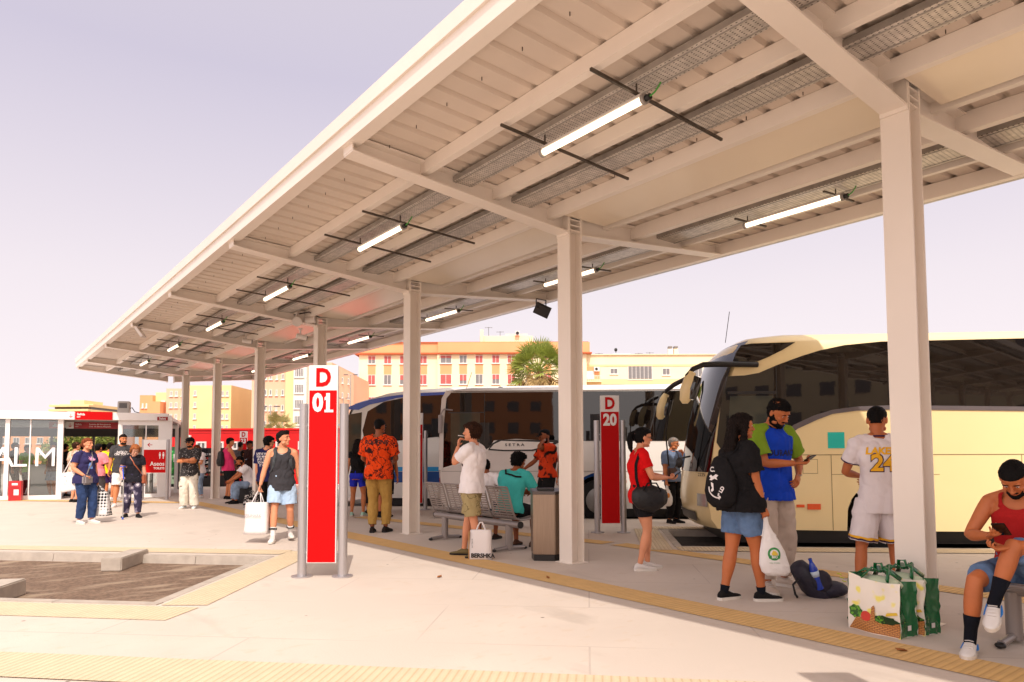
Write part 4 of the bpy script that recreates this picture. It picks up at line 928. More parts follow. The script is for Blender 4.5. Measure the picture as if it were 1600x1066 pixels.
def tree(loc, h, r, label, seed, cz=None):
    rnd = random.Random(seed); t = thing('broadleaf_tree', label, 'tree', loc, 0, 'small trees beyond the station'); cz = cz or h-r*.8
    mb = MB(); mb.tube([(0, 0, 0), (.06, .03, cz*.5), (0, 0, cz)], [.14, .11, .07], 8)
    for i in range(6):
        a = i*1.05; mb.tube([(0, 0, cz*.7), (math.cos(a)*r*.4, math.sin(a)*r*.4, cz), (math.cos(a)*r*.75, math.sin(a)*r*.75, cz+r*.3)], [.07, .04, .015], 5)
    mb.build('trunk', BARK, t, True)
    for nm, mat, n in (('crown', TG, 1700), ('crown_tips', TG2, 700)):
        mb = MB(); cl = [(rnd.uniform(-.7, .7)*r, rnd.uniform(-.7, .7)*r, cz+rnd.uniform(-.45, .6)*r, rnd.uniform(.3, .55)*r) for _ in range(12)]
        for i in range(n):
            c = rnd.choice(cl); d = V((rnd.gauss(0, 1), rnd.gauss(0, 1), rnd.gauss(0, 1))).normalized()*c[3]*rnd.uniform(.5, 1.05)
            p = V(c[:3])+d; a = V((rnd.gauss(0, 1), rnd.gauss(0, 1), rnd.gauss(0, 1))).normalized()*.09; b = a.cross(d).normalized()*.05
            mb.add([p-a, p+b, p+a, p-b], [(0, 1, 2, 3)])
        mb.build(nm, mat, t)
for i, (px, Z, h, r) in enumerate([(118, 44, 2.6, 1.3), (142, 45, 2.7, 1.4), (166, 46, 2.5, 1.2), (264, 44, 2.35, .9), (92, 47, 2.3, 1.2)]):
    tree(world((px-800)*Z/1089, Z), h, r, ['leafy tree seen through the kiosk doorway, left side', 'leafy tree seen through the middle of the kiosk doorway', 'leafy tree seen through the kiosk doorway, right side', 'small tree showing between the kiosk corner and the red building', 'low tree seen through the kiosk pane behind the letter M'][i], 20+i)
# street lamps
for px, Z, h, lab in ((547, 80, 10.4, 'thin twin headed street lamp left of the cream and orange block'), (422, 60, 5.4, 'slim lamp post against the salmon block'), (536, 90, 8.5, 'thin mast standing left of the street lamp')):
    t = thing('street_lamp', lab, 'street lamp', world((px-800)*Z/1089, Z), RZ, 'street lamps beyond the station')
    MB().tube([(0, 0, 0), (0, 0, h)], [.09, .05], 8).build('pole', GALV2, t, True)
    MB().tube([(-.5, 0, h), (.5, 0, h)], .04, 6).build('arm', GALV2, t)
    for s in (-1, 1): MB().box((s*.55-.25, -.1, h-.03), (s*.55+.25, .1, h+.07)).build('lamp_head', DK, t, bevel=.02)
# ================================================================ PEOPLE
GP = 'travellers on the platform'
SKIN = {'fair': C(216, 146, 110), 'tan': C(200, 124, 80), 'olive': C(188, 108, 64), 'brown': C(142, 78, 44), 'dark': C(92, 54, 36), 'pale': C(220, 162, 134)}
for k_ in SKIN: M('skin_'+k_, SKIN[k_], .5, var=.07, vs=7, bump=.05, bs=120, spec=.35)
def cloth(nm, col, var=.08, bump=.25, rough=.88, **k): return M('cloth_'+nm, col, rough, var=var, vs=9, bump=bump, bs=26, spec=.2, **k)
HAIRC = {'black': C(11, 8, 8), 'dark': C(22, 13, 10), 'brown': C(52, 29, 17), 'auburn': C(118, 58, 30), 'grey': C(130, 122, 116), 'ginger': C(150, 88, 50)}
for k_ in HAIRC: M('hair_'+k_, HAIRC[k_], .7, spec=.15, var=.45, vs=60, bump=.5, bs=90, stretch=(1, 1, .25))
DG = None
def remesh(mb, vox, smooth=3, cuts=(), disp=None):
    """fuse overlapping closed shells into one surface; cut open ends; returns mesh"""
    me = bpy.data.meshes.new('tmp'); me.from_pydata(mb.v, [], mb.f); me.update()
    bm = bmesh.new(); bm.from_mesh(me); bmesh.ops.recalc_face_normals(bm, faces=bm.faces); bm.to_mesh(me); bm.free()
    o = bpy.data.objects.new('tmp', me); COL.objects.link(o)
    m = o.modifiers.new('r', 'REMESH'); m.mode = 'VOXEL'; m.voxel_size = vox
    if smooth: s = o.modifiers.new('s', 'SMOOTH'); s.factor = .5; s.iterations = smooth
    dg = bpy.context.evaluated_depsgraph_get(); dg.update()
    out_ = bpy.data.meshes.new_from_object(o.evaluated_get(dg)); bpy.data.objects.remove(o); bpy.data.meshes.remove(me)
    if cuts:
        bm = bmesh.new(); bm.from_mesh(out_); bm.normal_update(); dele = []
        for f in bm.faces:
            c = f.calc_center_median()
            for (p, d, r, back) in cuts:
                v = c-p
                if d is None:
                    if v.length < r: dele.append(f); break
                    continue
                h = v.dot(d)
                if -back < h < .035 and (v-d*h).length < r and f.normal.dot(d) > .3: dele.append(f); break
        bmesh.ops.delete(bm, geom=dele, context='FACES')
        for e in [e for e in bm.edges if e.is_boundary]:
            for v in e.verts:
                for (p, d, r, back) in cuts:
                    if d is None:
                        q = v.co-p
                        if abs(q.length-r) < .015: v.co = p+q.normalized()*r; break
                        continue
                    q = v.co-p; h = q.dot(d)
                    if abs(h+back) < .022 and (q-d*h).length < r+.02: v.co = v.co-d*(h+back); break
        bm.to_mesh(out_); bm.free()
    if disp:
        amp, sc, seed = disp
        for v, n in zip(out_.vertices, [v.normal.copy() for v in out_.vertices]):
            p = v.co
            q = V((p.x*sc+seed, p.y*sc, p.z*sc*.75+p.x*sc*.4))
            a = noise.noise(q)+.5*noise.noise(q*2.1+V((3, 1, 7)))
            b_ = noise.noise(V((p.x*sc*3.1, p.y*sc*3.1+seed, p.z*sc*1.7-p.x*sc)))
            v.co = p+n*amp*(abs(a)*2.0-.5+.35*b_)
        out_.update()
    return out_
def frm(yaw, pitch=0, roll=0):   # body frame: x right, y forward, z up
    return (Matrix.Rotation(math.radians(yaw), 3, 'Z') @ Matrix.Rotation(-math.radians(pitch), 3, 'X') @ Matrix.Rotation(math.radians(roll), 3, 'Y'))
def ik(a, b, l1, l2, hint):
    d = b-a; L = min(d.length, (l1+l2)*.999); d.normalize(); x = (l1*l1-l2*l2+L*L)/(2*L); h = math.sqrt(max(0, l1*l1-x*x))
    hh = (hint-d*hint.dot(d)).normalized(); return a+d*x+hh*h, a+d*L
def lerp_tab(T, s):
    for a, b in zip(T, T[1:]):
        if s <= b[0]: u = (s-a[0])/(b[0]-a[0]); u = max(0, u); return [a[i]+(b[i]-a[i])*u for i in range(1, len(a))]
    return list(T[-1][1:])
MALE = [(0, .135, .10), (.06, .165, .115), (.14, .172, .12), (.3, .15, .105), (.45, .148, .11), (.62, .168, .122), (.76, .18, .122), (.86, .178, .105), (.93, .13, .08), (.98, .075, .062), (1.02, .055, .055)]
FEM = [(0, .14, .105), (.06, .172, .12), (.14, .178, .125), (.32, .135, .10), (.45, .135, .108), (.62, .148, .128), (.72, .155, .135), (.84, .155, .10), (.92, .115, .072), (.98, .062, .056), (1.02, .05, .05)]
HEAD = [(-.112, .018, .068, .0), (-.105, .034, .080, .02), (-.088, .047, .087, .035), (-.06, .058, .088, .062), (-.03, .067, .088, .086), (0, .072, .086, .098), (.022, .075, .092, .101), (.05, .075, .090, .10), (.078, .066, .074, .086), (.098, .048, .05, .062), (.11, .022, .022, .03)]
def hring(R, c, z, a, f, b, n=20, k=1):
    out_ = []
    for i in range(n):
        t_ = 2*PI*i/n; x = a*math.cos(t_); y = math.sin(t_); y = y*(f if y > 0 else b); out_.append(c+R @ V((x*k, y*k, z*k)))
    return out_
def hand_mesh(mb, w, d, nrm, side, curl, k):
    """w wrist, d finger direction, nrm the way the palm faces, side +1 when the thumb is on +lat"""
    d = d.normalized(); nrm = (nrm-d*nrm.dot(d)).normalized(); lat = nrm.cross(d).normalized()*side
    # lat points to the thumb side
    mb.tube([w-d*.03*k, w+d*.01*k, w+d*.045*k, w+d*.085*k, w+d*.092*k], [.026*k, .03*k, .040*k, .041*k, .034*k], 12, up=lat.cross(d) if False else nrm, sq=.42)
    lens = [.070, .080, .075, .058]
    for i in range(4):
        p = w+d*.088*k+lat*(.031-.0205*i)*k; c = curl[i] if isinstance(curl, (list, tuple)) else curl
        dd_ = (d+lat*(.08-.06*i)).normalized(); path = [p-d*.01*k]; path.append(p); e = dd_
        for j, q in enumerate((.44, .31, .25)):
            ang = math.radians(c*(.75, 1.0, .8)[j]); axis = e.cross(nrm).normalized(); e = Matrix.Rotation(ang, 3, axis) @ e
            p = p+e*lens[i]*q*1.05*k; path.append(p)
        mb.tube(path, [.0088*k, .0092*k, .0086*k, .008*k, .006*k], 8)
    c = curl[4] if isinstance(curl, (list, tuple)) else curl*.6
    p = w+d*.03*k+lat*.028*k; e = (d*.65+lat*.75+nrm*.25).normalized(); path = [w+d*.015*k+lat*.012*k, p]
    for q in (.032, .028):
        e = Matrix.Rotation(math.radians(c*.5), 3, e.cross(nrm*.6-lat*.8).normalized()) @ e; p = p+e*q*k; path.append(p)
    mb.tube(path, [.013*k, .0125*k, .010*k, .0075*k], 8)
def shoe(R, an, k, mats, parent, low=1.0, name='shoe', hgt=1.0):
    """R foot frame, an ankle centre (0.085 above the sole)"""
    o = an-R @ V((0, 0, .085*k)); prof = [(-.07, .020, .030), (-.062, .030, .075), (-.03, .036, .098*hgt), (.005, .038, .100*hgt), (.045, .041, .082), (.09, .046, .060), (.13, .047, .050), (.165, .040, .044), (.19, .026, .036), (.20, .010, .026)]
    rg = []
    for y, w_, h in prof:
        r_ = []
        for i in range(14):
            a = 2*PI*i/14; x = w_*math.cos(a)*(1.0 if math.sin(a) < .2 else .86); z = .016+(h-.016)*(.5+.5*math.sin(a)); z = .014 if math.sin(a) < -.5 else z
            r_.append(o+R @ V((x*k, y*k, z*k)))
        rg.append(r_)
    s = MB().rings(rg).build(name, mats[0], parent, 2)
    out_ = [(-.074, .018), (-.066, .032), (-.03, .041), (.02, .041), (.07, .047), (.12, .051), (.16, .045), (.192, .028), (.204, .010)]
    poly = [(w_, y) for y, w_ in out_]+[(-w_, y) for y, w_ in out_[::-1]]
    m_ = MB(); n = len(poly)
    m_.add([o+R @ V((x*k*.94, y*k, 0)) for x, y in poly]+[o+R @ V((x*k*1.02, y*k, .026*k)) for x, y in poly], [tuple(range(n-1, -1, -1)), tuple(range(n, 2*n))]+[(i, (i+1) % n, n+(i+1) % n, n+i) for i in range(n)])
    m_.build('sole', mats[1], s)
    if len(mats) > 2 and mats[2]:
        l_ = MB()
        for i in range(4):
            y = .03+.022*i; z = .092-.011*i; l_.tube([o+R @ V((-.026*k, y*k, z*k)), o+R @ V((0, (y+.01)*k, (z+.006)*k)), o+R @ V((.026*k, y*k, z*k))], .0028*k, 4)
        l_.build('laces', mats[2], s)
    return s
def person(label, pos, phi, H=1.7, sex='m', skin='tan', fat=1.0, vox=.011, pelvis=None, lean=0, side=0, twist=0, head=(0, 0, 0), aL=(-.10, .0), aR=(.10, .0), aLz=0, aRz=0, footyaw=(12, -12), footpitch=(0, 0), kneeL=(-.15, 1, .0), kneeR=(.15, 1, .0),
           hL=(-.27, .04, .86), hR=(.27, .04, .86), eL=(-.5, -1, -.3), eR=(.5, -1, -.3), dL=None, dR=None, pL=None, pR=None, curl=(28, 28), z0=0, child=False,
           hair=None, hcol='dark', beard=0, cap=None, glasses=None, top=None, sleeves=.62, topo=.018, hem=-.02, tank=False, legs=None, legl=.5, lego=.02, sleeve_mat=None, shoes=None, socks=None, lowhem=.0, feet=True, neckhole=1.0, crop_low=0):
    k = H/1.75; t = thing('person', label, 'person', (pos[0], pos[1], z0), math.radians(-37.8+phi-90), GP)
    sk = MATS['skin_'+skin]; T = MALE if sex == 'm' else FEM
    P = V(pelvis)*k if pelvis else V((0, 0, .90*k))           # hip centre
    Rp = frm(0, lean*.25, side*.4) if pelvis is None or P.z > .75*k else frm(0, lean*.6, side*.4)
    Rc = frm(twist, lean, side)
    crotch = P+Rp @ V((0, 0, -.075*k)); TL = .635*k
    mid = P+Rp @ V((0, 0, .16*k)); Nk = mid+Rc @ V((0, -.005*k, TL-.235*k))
    def spine(s):
        if s < .37: u = s/.37; return crotch.lerp(mid, u), Rp.lerp(Rc, u*.5) if hasattr(Rp, 'lerp') else Rp
        u = (s-.37)/.63; return mid.lerp(Nk, u)+Rc @ V((0, -.018*math.sin(u*PI)*k, 0)), Rc
    def trings(s0, s1, off, n=24, T=T, flare=0, bell=fat):
        rg = []; m_ = max(6, int((s1-s0)*16))
        for i in range(m_+1):
            s = s0+(s1-s0)*i/m_; a, b = lerp_tab(T, max(.13 if off > .0125*k and s0 < .2 and s1 > .5 else 0, s)); c, R = spine(max(0, s))
            if s < 0: c = crotch+Rp @ V((0, 0, s*TL))
            o = off*(1 if s < .86 else max(.25, 1-(s-.86)/.14)); fz = flare*max(0, (.5-s))
            fb = 1+(bell-1)*(1.25 if s < .6 else .6)
            rg.append([c+R @ V((((a*k*(fb if s < .85 else 1)+o+fz)*abs(math.cos(q))**.88*(1 if math.cos(q) > 0 else -1)), ((b*k*fb+o*.9+fz)*abs(math.sin(q))**.9*(1 if math.sin(q) > 0 else -1)), 0)) for q in [2*PI*j/n for j in range(n)]])
        return rg
    sw = (.185 if sex == 'm' else .160)*k*(1+(fat-1)*.3)
    Sc, _ = spine(.895)
    S = {'L': Sc+Rc @ V((-sw, 0, 0)), 'R': Sc+Rc @ V((sw, 0, 0))}
    hp = {'L': P+Rp @ V((-.088*k, 0, 0)), 'R': P+Rp @ V((.088*k, 0, 0))}
    A = {'L': V((aL[0]*k, aL[1]*k, aLz*k+.085*k)), 'R': V((aR[0]*k, aR[1]*k, aRz*k+.085*k))}
    J = {}
    for q, kn in (('L', kneeL), ('R', kneeR)):
        J['k'+q], J['a'+q] = ik(hp[q], A[q], .41*k, .42*k, V(kn))
    for q, h, e in (('L', hL, eL), ('R', hR, eR)):
        J['e'+q], J['w'+q] = ik(S[q], V(h)*k, .285*k, .25*k, V(e))
    hy, hpit, hro = head; Rh = frm(hy, hpit, hro)
    hb = Nk+Rc @ V((0, .012*k, .045*k)); Hc = hb+Rh @ V((0, .018*k, .115*k)); hk = k*(1.05 if not child else 1.18)
    # ---- body
    b = MB(); b.rings(trings(0, 1.0, 0)); af = 1+(fat-1)*.9; ff = .92 if sex == 'f' else 1
    armr = lambda s: lerp_tab([(0, .054), (.12, .055), (.3, .048), (.5, .041), (.58, .042), (.68, .042), (.85, .031), (1, .025)], s)[0]*k*af*ff
    legr = lambda s: lerp_tab([(0, .090), (.15, .088), (.3, .076), (.45, .060), (.5, .055), (.56, .053), (.66, .058), (.75, .052), (.88, .037), (1, .034)], s)[0]*k*(1+(fat-1)*.7)
    def path2(a, m_, c, s0=0, s1=1, n=12):
        out_ = []
        for i in range(n+1):
            s = s0+(s1-s0)*i/n
            p = a.lerp(m_, s*2) if s <= .5 else m_.lerp(c, s*2-1)
            # round the joint a little
            if abs(s-.5) < .08: u = (1-abs(s-.5)/.08)*.06; p = p.lerp((a.lerp(m_, .84)+m_.lerp(c, .16))/2, u*4)
            out_.append((p, s))
        return out_
    for q in 'LR':
        pp = path2(S[q], J['e'+q], J['w'+q]); b.tube([p for p, s in pp], [armr(s) for p, s in pp], 14)
        b.ell(S[q]+Rc @ V((0, 0, -.005*k)), (.056*k*ff, .056*k*ff, .056*k*ff), 12, 8)
        b.tube([Nk+Rc @ V(((-1 if q == 'L' else 1)*.04*k, -.01*k, .0)), S[q]+Rc @ V((0, 0, .02*k))], [.045*k, .035*k], 10)
        pp = path2(hp[q], J['k'+q], J['a'+q], n=16); b.tube([p for p, s in pp], [legr(s) for p, s in pp], 16)
        ft = frm(footyaw[0 if q == 'L' else 1], footpitch[0 if q == 'L' else 1]); an = J['a'+q]
        if shoes is None or shoes[0] is None:
            b.tube([an+ft @ V((0, -.045*k, -.055*k)), an+ft @ V((0, .0, -.04*k)), an+ft @ V((0, .06*k, -.052*k)), an+ft @ V((0, .12*k, -.064*k)), an+ft @ V((0, .165*k, -.07*k))], [.026*k, .036*k, .034*k, .03*k, .018*k], 10, sq=.8)
        if sex == 'f' and False: pass
    if sex == 'f':
        for s_ in (-1, 1): b.ell(spine(.70)[0]+Rc @ V((s_*.065*k, .095*k*fat, 0)), (.06*k, .055*k, .058*k), 10, 8)
    b.tube([Nk+Rc @ V((0, -.01*k, -.06*k)), Nk, hb+Rh @ V((0, 0, .02*k)), Hc+Rh @ V((0, -.02*k, -.03*k))], [.062*k*ff, .056*k*ff, .053*k*ff, .05*k], 14)
    bodym = remesh(b, vox, 2)
    # ---- head
    h = MB(); h.rings([hring(Rh, Hc, z, a, f, bb, 22, hk) for z, a, f, bb in HEAD])
    hv = lambda x, y, z: Hc+Rh @ V((x*hk, y*hk, z*hk))
    h.tube([hv(0, .086, .018), hv(0, .098, -.008), hv(0, .110, -.028), hv(0, .098, -.037)], [.007*hk, .009*hk, .013*hk, .009*hk], 8)
    for s_ in (-1, 1):
        h.ell(hv(s_*.011, .098, -.033), (.008*hk,)*3, 8, 6); h.ell(hv(s_*.030, .078, .022), (.022*hk, .013*hk, .008*hk), 8, 6, Rh)
        h.ell(hv(s_*.040, .068, -.026), (.020*hk, .018*hk, .016*hk), 8, 6, Rh); h.ell(hv(s_*.075, -.005, -.008), (.009*hk, .020*hk, .031*hk), 8, 6, Rh)
        h.ell(hv(s_*.05, .03, -.072), (.018*hk, .035*hk, .02*hk), 8, 6, Rh)
    h.ell(hv(0, .087, -.054), (.024*hk, .009*hk, .006*hk), 10, 6, Rh); h.ell(hv(0, .085, -.066), (.021*hk, .009*hk, .007*hk), 10, 6, Rh); h.ell(hv(0, .078, -.094), (.022*hk, .014*hk, .014*hk), 8, 6, Rh)
    headm = remesh(h, min(vox*.55, .006), 1)
    hm_ = MB()
    for q, dd_, pn, cu in (('L', dL, pL, curl[0]), ('R', dR, pR, curl[1])):
        w_ = J['w'+q]; fa = (w_-J['e'+q]).normalized(); d_ = V(dd_).normalized() if dd_ else fa
        pn_ = V(pn) if pn else V((1 if q == 'L' else -1, .15, 0))
        d_n = d_; nn = (pn_-d_n*pn_.dot(d_n)).normalized(); latc = nn.cross(d_n)
        want = V((0, 1, 0)) if abs(d_n.y) < .75 else V((0, 0, 1))     # thumb side forward or up
        sd = 1 if (latc.dot(want) > 0) else -1
        # a left hand with palm facing nrm has its thumb at d x nrm, a right hand at nrm x d
        sd = -1 if q == 'L' else 1
        sub = MB(); hand_mesh(sub, w_, d_, pn_, sd, cu, k*(1 if sex == 'm' else .92)); hm_.add(sub.v, sub.f)
    handm = remesh(hm_, .0042 if vox < .009 else .0055, 1)
    bm = bmesh.new()
    for me in (bodym, headm, handm): bm.from_mesh(me)
    out_m = bpy.data.meshes.new('body'); bm.to_mesh(out_m); bm.free()
    body = link('body', out_m, sk, t, 2)
    # ---- face details
    em = MB(); bw = MB(); lp = MB(); sc_ = MB()
    for s_ in (-1, 1):
        sc_.ell(hv(s_*.030, .0815, .002), (.0125*hk, .006*hk, (.005 if hpit < 15 else .0025)*hk), 8, 6, Rh); em.ell(hv(s_*.030, .0845, .001), (.0058*hk, .004*hk, (.005 if hpit < 15 else .003)*hk), 8, 6, Rh)
        bw.tube([hv(s_*.014, .093, .021), hv(s_*.03, .0945, .026), hv(s_*.047, .083, .022)], [.0028*hk, .0038*hk, .002*hk], 6)
    sc_.build('eye_whites', M('eye_white', C(206, 190, 180), .3), body, 2); em.build('irises', M('iris_dark', C(28, 18, 14), .2), body, 2); bw.build('eyebrows', MATS['hair_'+(hcol if hcol != 'grey' else 'dark')], body, 2)
    lp.ell(hv(0, .0925, -.055), (.020*hk, .006*hk, .0035*hk), 10, 6, Rh); lp.ell(hv(0, .0905, -.064), (.017*hk, .006*hk, .0045*hk), 10, 6, Rh)
    lp.build('lips', M('lips_'+skin, [c*f for c, f in zip(SKIN[skin], (.8, .55, .55))], .5), body, 2)
    # ---- hair
    hmm = MATS['hair_'+hcol]
    SH = [(-.075, .045, .0, .078), (-.04, .066, .0, .100), (-.005, .077, .012, .109), (.028, .0805, .035, .112), (.052, .080, .085, .110), (.066, .076, .094, .104), (.088, .062, .074, .086), (.108, .038, .046, .055), (.118, .016, .02, .025)]
    def shell(tab, vol=0, nz=.0085, nsc=85, top=None, vx=.0055, extra=None, nm='hair', mat=None):
        s_ = MB(); s_.rings([hring(Rh, Hc, z*(1+vol*3 if z > 0 else 1), a+vol, max(0, f+(vol if z > .04 else 0)), bb+vol, 20, hk) for z, a, f, bb in tab])
        if extra: extra(s_)
        me = remesh(s_, vx, 1, disp=(nz, nsc, 3.3)); return link(nm, me, mat or hmm, t, 2)
    if hair == 'short': shell(SH)
    elif hair == 'fade': shell([(-.045, .055, .0, .092), (-.02, .064, .0, .099), (.0, .070, .0, .104), (.02, .076, .02, .106), (.045, .0785, .075, .106), (.062, .076, .093, .103), (.088, .062, .074, .086), (.108, .038, .046, .055), (.116, .016, .02, .025)], 0, .002)
    elif hair == 'full': shell(SH, .010, .008, 45)
    elif hair == 'curly': shell(SH, .016, .015, 55)
    elif hair == 'quiff': shell(SH, .004, .005, 45, extra=lambda s_: (s_.ell(hv(0, .05, .095), (.058*hk, .05*hk, .028*hk), 12, 8, Rh),))
    elif hair == 'long': 
        def ex(s_):
            s_.tube([hv(0, -.05, .06), hv(0, -.085, -.02), hv(0, -.10, -.12), hv(.0, -.115, -.22), hv(0, -.13, -.33), hv(0, -.13, -.38)], [.07*hk, .085*hk, .10*hk, .105*hk, .08*hk, .04*hk], 16, up=Rh @ V((0, 1, 0)), sq=.5)
            for s2 in (-1, 1): s_.tube([hv(s2*.05, .03, .085), hv(s2*.083, .015, .03), hv(s2*.088, -.01, -.05), hv(s2*.085, -.02, -.15), hv(s2*.07, -.05, -.24)], [.02*hk, .024*hk, .03*hk, .034*hk, .02*hk], 10)
        shell(SH, .008, .009, 40, extra=ex, vx=.007)
    elif hair == 'bob':
        def ex(s_):
            s_.tube([hv(0, -.05, .06), hv(0, -.07, -.02), hv(0, -.065, -.09), hv(0, -.05, -.12)], [.07*hk, .088*hk, .08*hk, .05*hk], 16, up=Rh @ V((0, 1, 0)), sq=.6)
            for s2 in (-1, 1): s_.tube([hv(s2*.045, .05, .08), hv(s2*.078, .03, .03), hv(s2*.085, .0, -.04), hv(s2*.07, -.02, -.09)], [.018*hk, .022*hk, .026*hk, .015*hk], 10)
        shell(SH, .010, .009, 45, extra=ex, vx=.0065)
    elif hair == 'pony':
        def ex(s_): s_.ell(hv(0, -.105, .045), (.025*hk,)*3, 10, 8); s_.tube([hv(0, -.11, .045), hv(0, -.15, .02), hv(0, -.155, -.06), hv(0, -.14, -.14), hv(0, -.12, -.19)], [.022*hk, .034*hk, .036*hk, .028*hk, .012*hk], 12)
        shell(SH, .003, .003, 60, extra=ex); MB().tube([hv(-.02, -.105, .06), hv(0, -.125, .045), hv(.02, -.105, .03)], .008*hk, 6).build('hair_tie', M('hair_tie', C(190, 130, 120)), t, 2)
    elif hair == 'bun': shell(SH, .002, .003, 60, extra=lambda s_: s_.ell(hv(0, -.11, -.02), (.035*hk,)*3, 12, 8))
    if beard:
        shell([(-.124, .026, .078, .0), (-.112, .048, .094, .014), (-.098, .057, .098, .022), (-.086, .063, .095, .024), (-.074, .068, .083, .026), (-.052, .0745, .070, .026), (-.03, .077, .052, .026), (-.005, .0775, .036, .024), (.012, .076, .026, .02)], .001*beard, .0025, 70, vx=.005, nm='beard')
        MB().tube([hv(-.026, .088, -.052), hv(0, .099, -.044), hv(.026, .088, -.052)], [.004*hk, .006*hk, .004*hk], 8).build('moustache', hmm, t, 2)
    if cap:
        c_ = MB(); c_.rings([hring(Rh, Hc, z, a, f, bb, 24, hk) for z, a, f, bb in ((.03, .082, .100, .108), (.05, .085, .103, .111), (.075, .081, .094, .104), (.098, .066, .073, .083), (.115, .040, .044, .052), (.122, .012, .014, .018))]); c_ = c_.build('cap', cap, t, 2)
        br = MB(); n = 16; pts_ = [(math.sin(a)*.072, .095+math.cos(a)*.072) for a in [(-PI/2+PI*i/(n-1)) for i in range(n)]]
        br.add([hv(x, y, .036-abs(x)*.12-(y-.09)*.12) for x, y in pts_]+[hv(x, y, .042-abs(x)*.12-(y-.09)*.12) for x, y in pts_]+[hv(-.07, .04, .036), hv(.07, .04, .036), hv(-.07, .04, .044), hv(.07, .04, .044)],
               [tuple(list(range(n))+[2*n+1, 2*n]), tuple(list(range(2*n-1, n-1, -1))+[2*n+2, 2*n+3])]+[(i, i+1, n+i+1, n+i) for i in range(n-1)]); br.build('brim', cap, c_)
    if glasses:
        g = MB()
        for s_ in (-1, 1):
            ring = [hv(s_*.031+.021*math.cos(a), .1, .0+.016*math.sin(a)) for a in [2*PI*i/12 for i in range(13)]]; g.tube(ring, .002*hk, 5, cap=False); g.tube([hv(s_*.052, .1, .003), hv(s_*.078, .06, .004), hv(s_*.08, .0, .004)], .002*hk, 5)
        g.tube([hv(-.01, .1, .004), hv(.01, .1, .004)], .002*hk, 5); g = g.build('glasses', BLK, t, True)
        if glasses == 'sun':
            l_ = MB()
            for s_ in (-1, 1): l_.ell(hv(s_*.031, .099, .0), (.021*hk, .004*hk, .017*hk), 12, 6, Rh)
            l_.build('dark_lenses', M('sun_lens', C(18, 18, 24), .08), g, 2)
    # ---- clothing
    gv = max(vox*1.05, .009) if vox < .012 else vox
    res = {'t': t, 'k': k, 'J': J, 'S': S, 'Nk': Nk, 'Rc': Rc, 'Rp': Rp, 'P': P, 'Hc': Hc, 'Rh': Rh, 'hk': hk, 'spine': spine, 'M': Matrix.Translation((pos[0], pos[1], z0)) @ Matrix.Rotation(math.radians(-37.8+phi-90), 4, 'Z')}
    def arm_sleeve(m_, q, fr_, off, s0=.0):
        pp = path2(S[q], J['e'+q], J['w'+q], s0, fr_*.5 if fr_ <= 1 else .5+(fr_-1)*.5, 10)
        m_.tube([p for p, s in pp], [armr(s)+off*.8+(.004 if i == len(pp)-1 else 0)*k+off*.5*s for i, (p, s) in enumerate(pp)], 14)
        a, b_ = pp[-2][0], pp[-1][0]; d_ = (b_-a).normalized(); return (b_, d_, armr(.3)+off+.03, .004)
    if top:
        g = MB(); cuts = []
        if tank:
            TT = []
            for s0_, a_, b_ in T:
                TT.append((s0_, a_*(1 if s0_ < .7 else .95 if s0_ < .8 else .63 if s0_ < .9 else .66 if s0_ < .95 else 1.25), b_))
            g.rings(trings(hem, .965, topo*k, T=TT, flare=.03))
            for s_ in (-1, 1): g.tube([spine(.86)[0]+Rc @ V((s_*.088*k, .085*k, 0)), spine(.955)[0]+Rc @ V((s_*.088*k, .025*k, .012*k)), spine(.955)[0]+Rc @ V((s_*.085*k, -.03*k, .012*k)), spine(.86)[0]+Rc @ V((s_*.08*k, -.085*k, 0))], [.03*k, .03*k, .03*k, .03*k], 10, sq=.9)
            cuts += [(Nk+Rc @ V((0, .065*k, -.015*k)), None, .082*k*neckhole, 0), (Nk+Rc @ V((0, 0, .01*k)), None, .075*k, 0), (Nk+Rc @ V((0, -.05*k, .0)), None, .06*k, 0)]
        else:
            g.rings(trings(hem, .985, topo*k, flare=.03))
            for q in 'LR':
                if sleeve_mat is None: cuts.append(arm_sleeve(g, q, sleeves, (topo+.006)*k))
                sx_ = -1 if q == 'L' else 1
                so_ = (.062+topo*.7)*k*ff
                if sleeve_mat is None: g.ell(S[q]+Rc @ V((0, 0, -.005*k)), (so_, so_, so_), 14, 10)
                g.tube([Nk+Rc @ V((sx_*.045*k, -.01*k, -.012*k)), S[q]+Rc @ V((0, 0, .022*k))], [(.048+topo*.3)*k, (.040+topo*.6)*k], 12)
                if sex == 'f': g.ell(spine(.70)[0]+Rc @ V((sx_*.065*k, .095*k*fat, 0)), (.062*k+topo*.5, .058*k+topo*.5, .06*k+topo*.5), 10, 8)
            cuts.append((Nk+Rc @ V((0, 0, .018*k)), Rc @ V((0, 0, 1)), .085*k*neckhole, .006*k))
        hz = crotch+Rp @ V((0, 0, hem*TL)) if hem < 0 else spine(hem)[0]
        cuts.append((hz, -(Rp @ V((0, 0, 1))), .34*k, .006*k))
        me = remesh(g, gv, 2, cuts, (.0095*k*(1 if topo < .03 else 1.4), 7.5/k, len(label) % 17))
        res['top'] = link('shirt' if not tank else 'tank_top', me, top, t, 2)
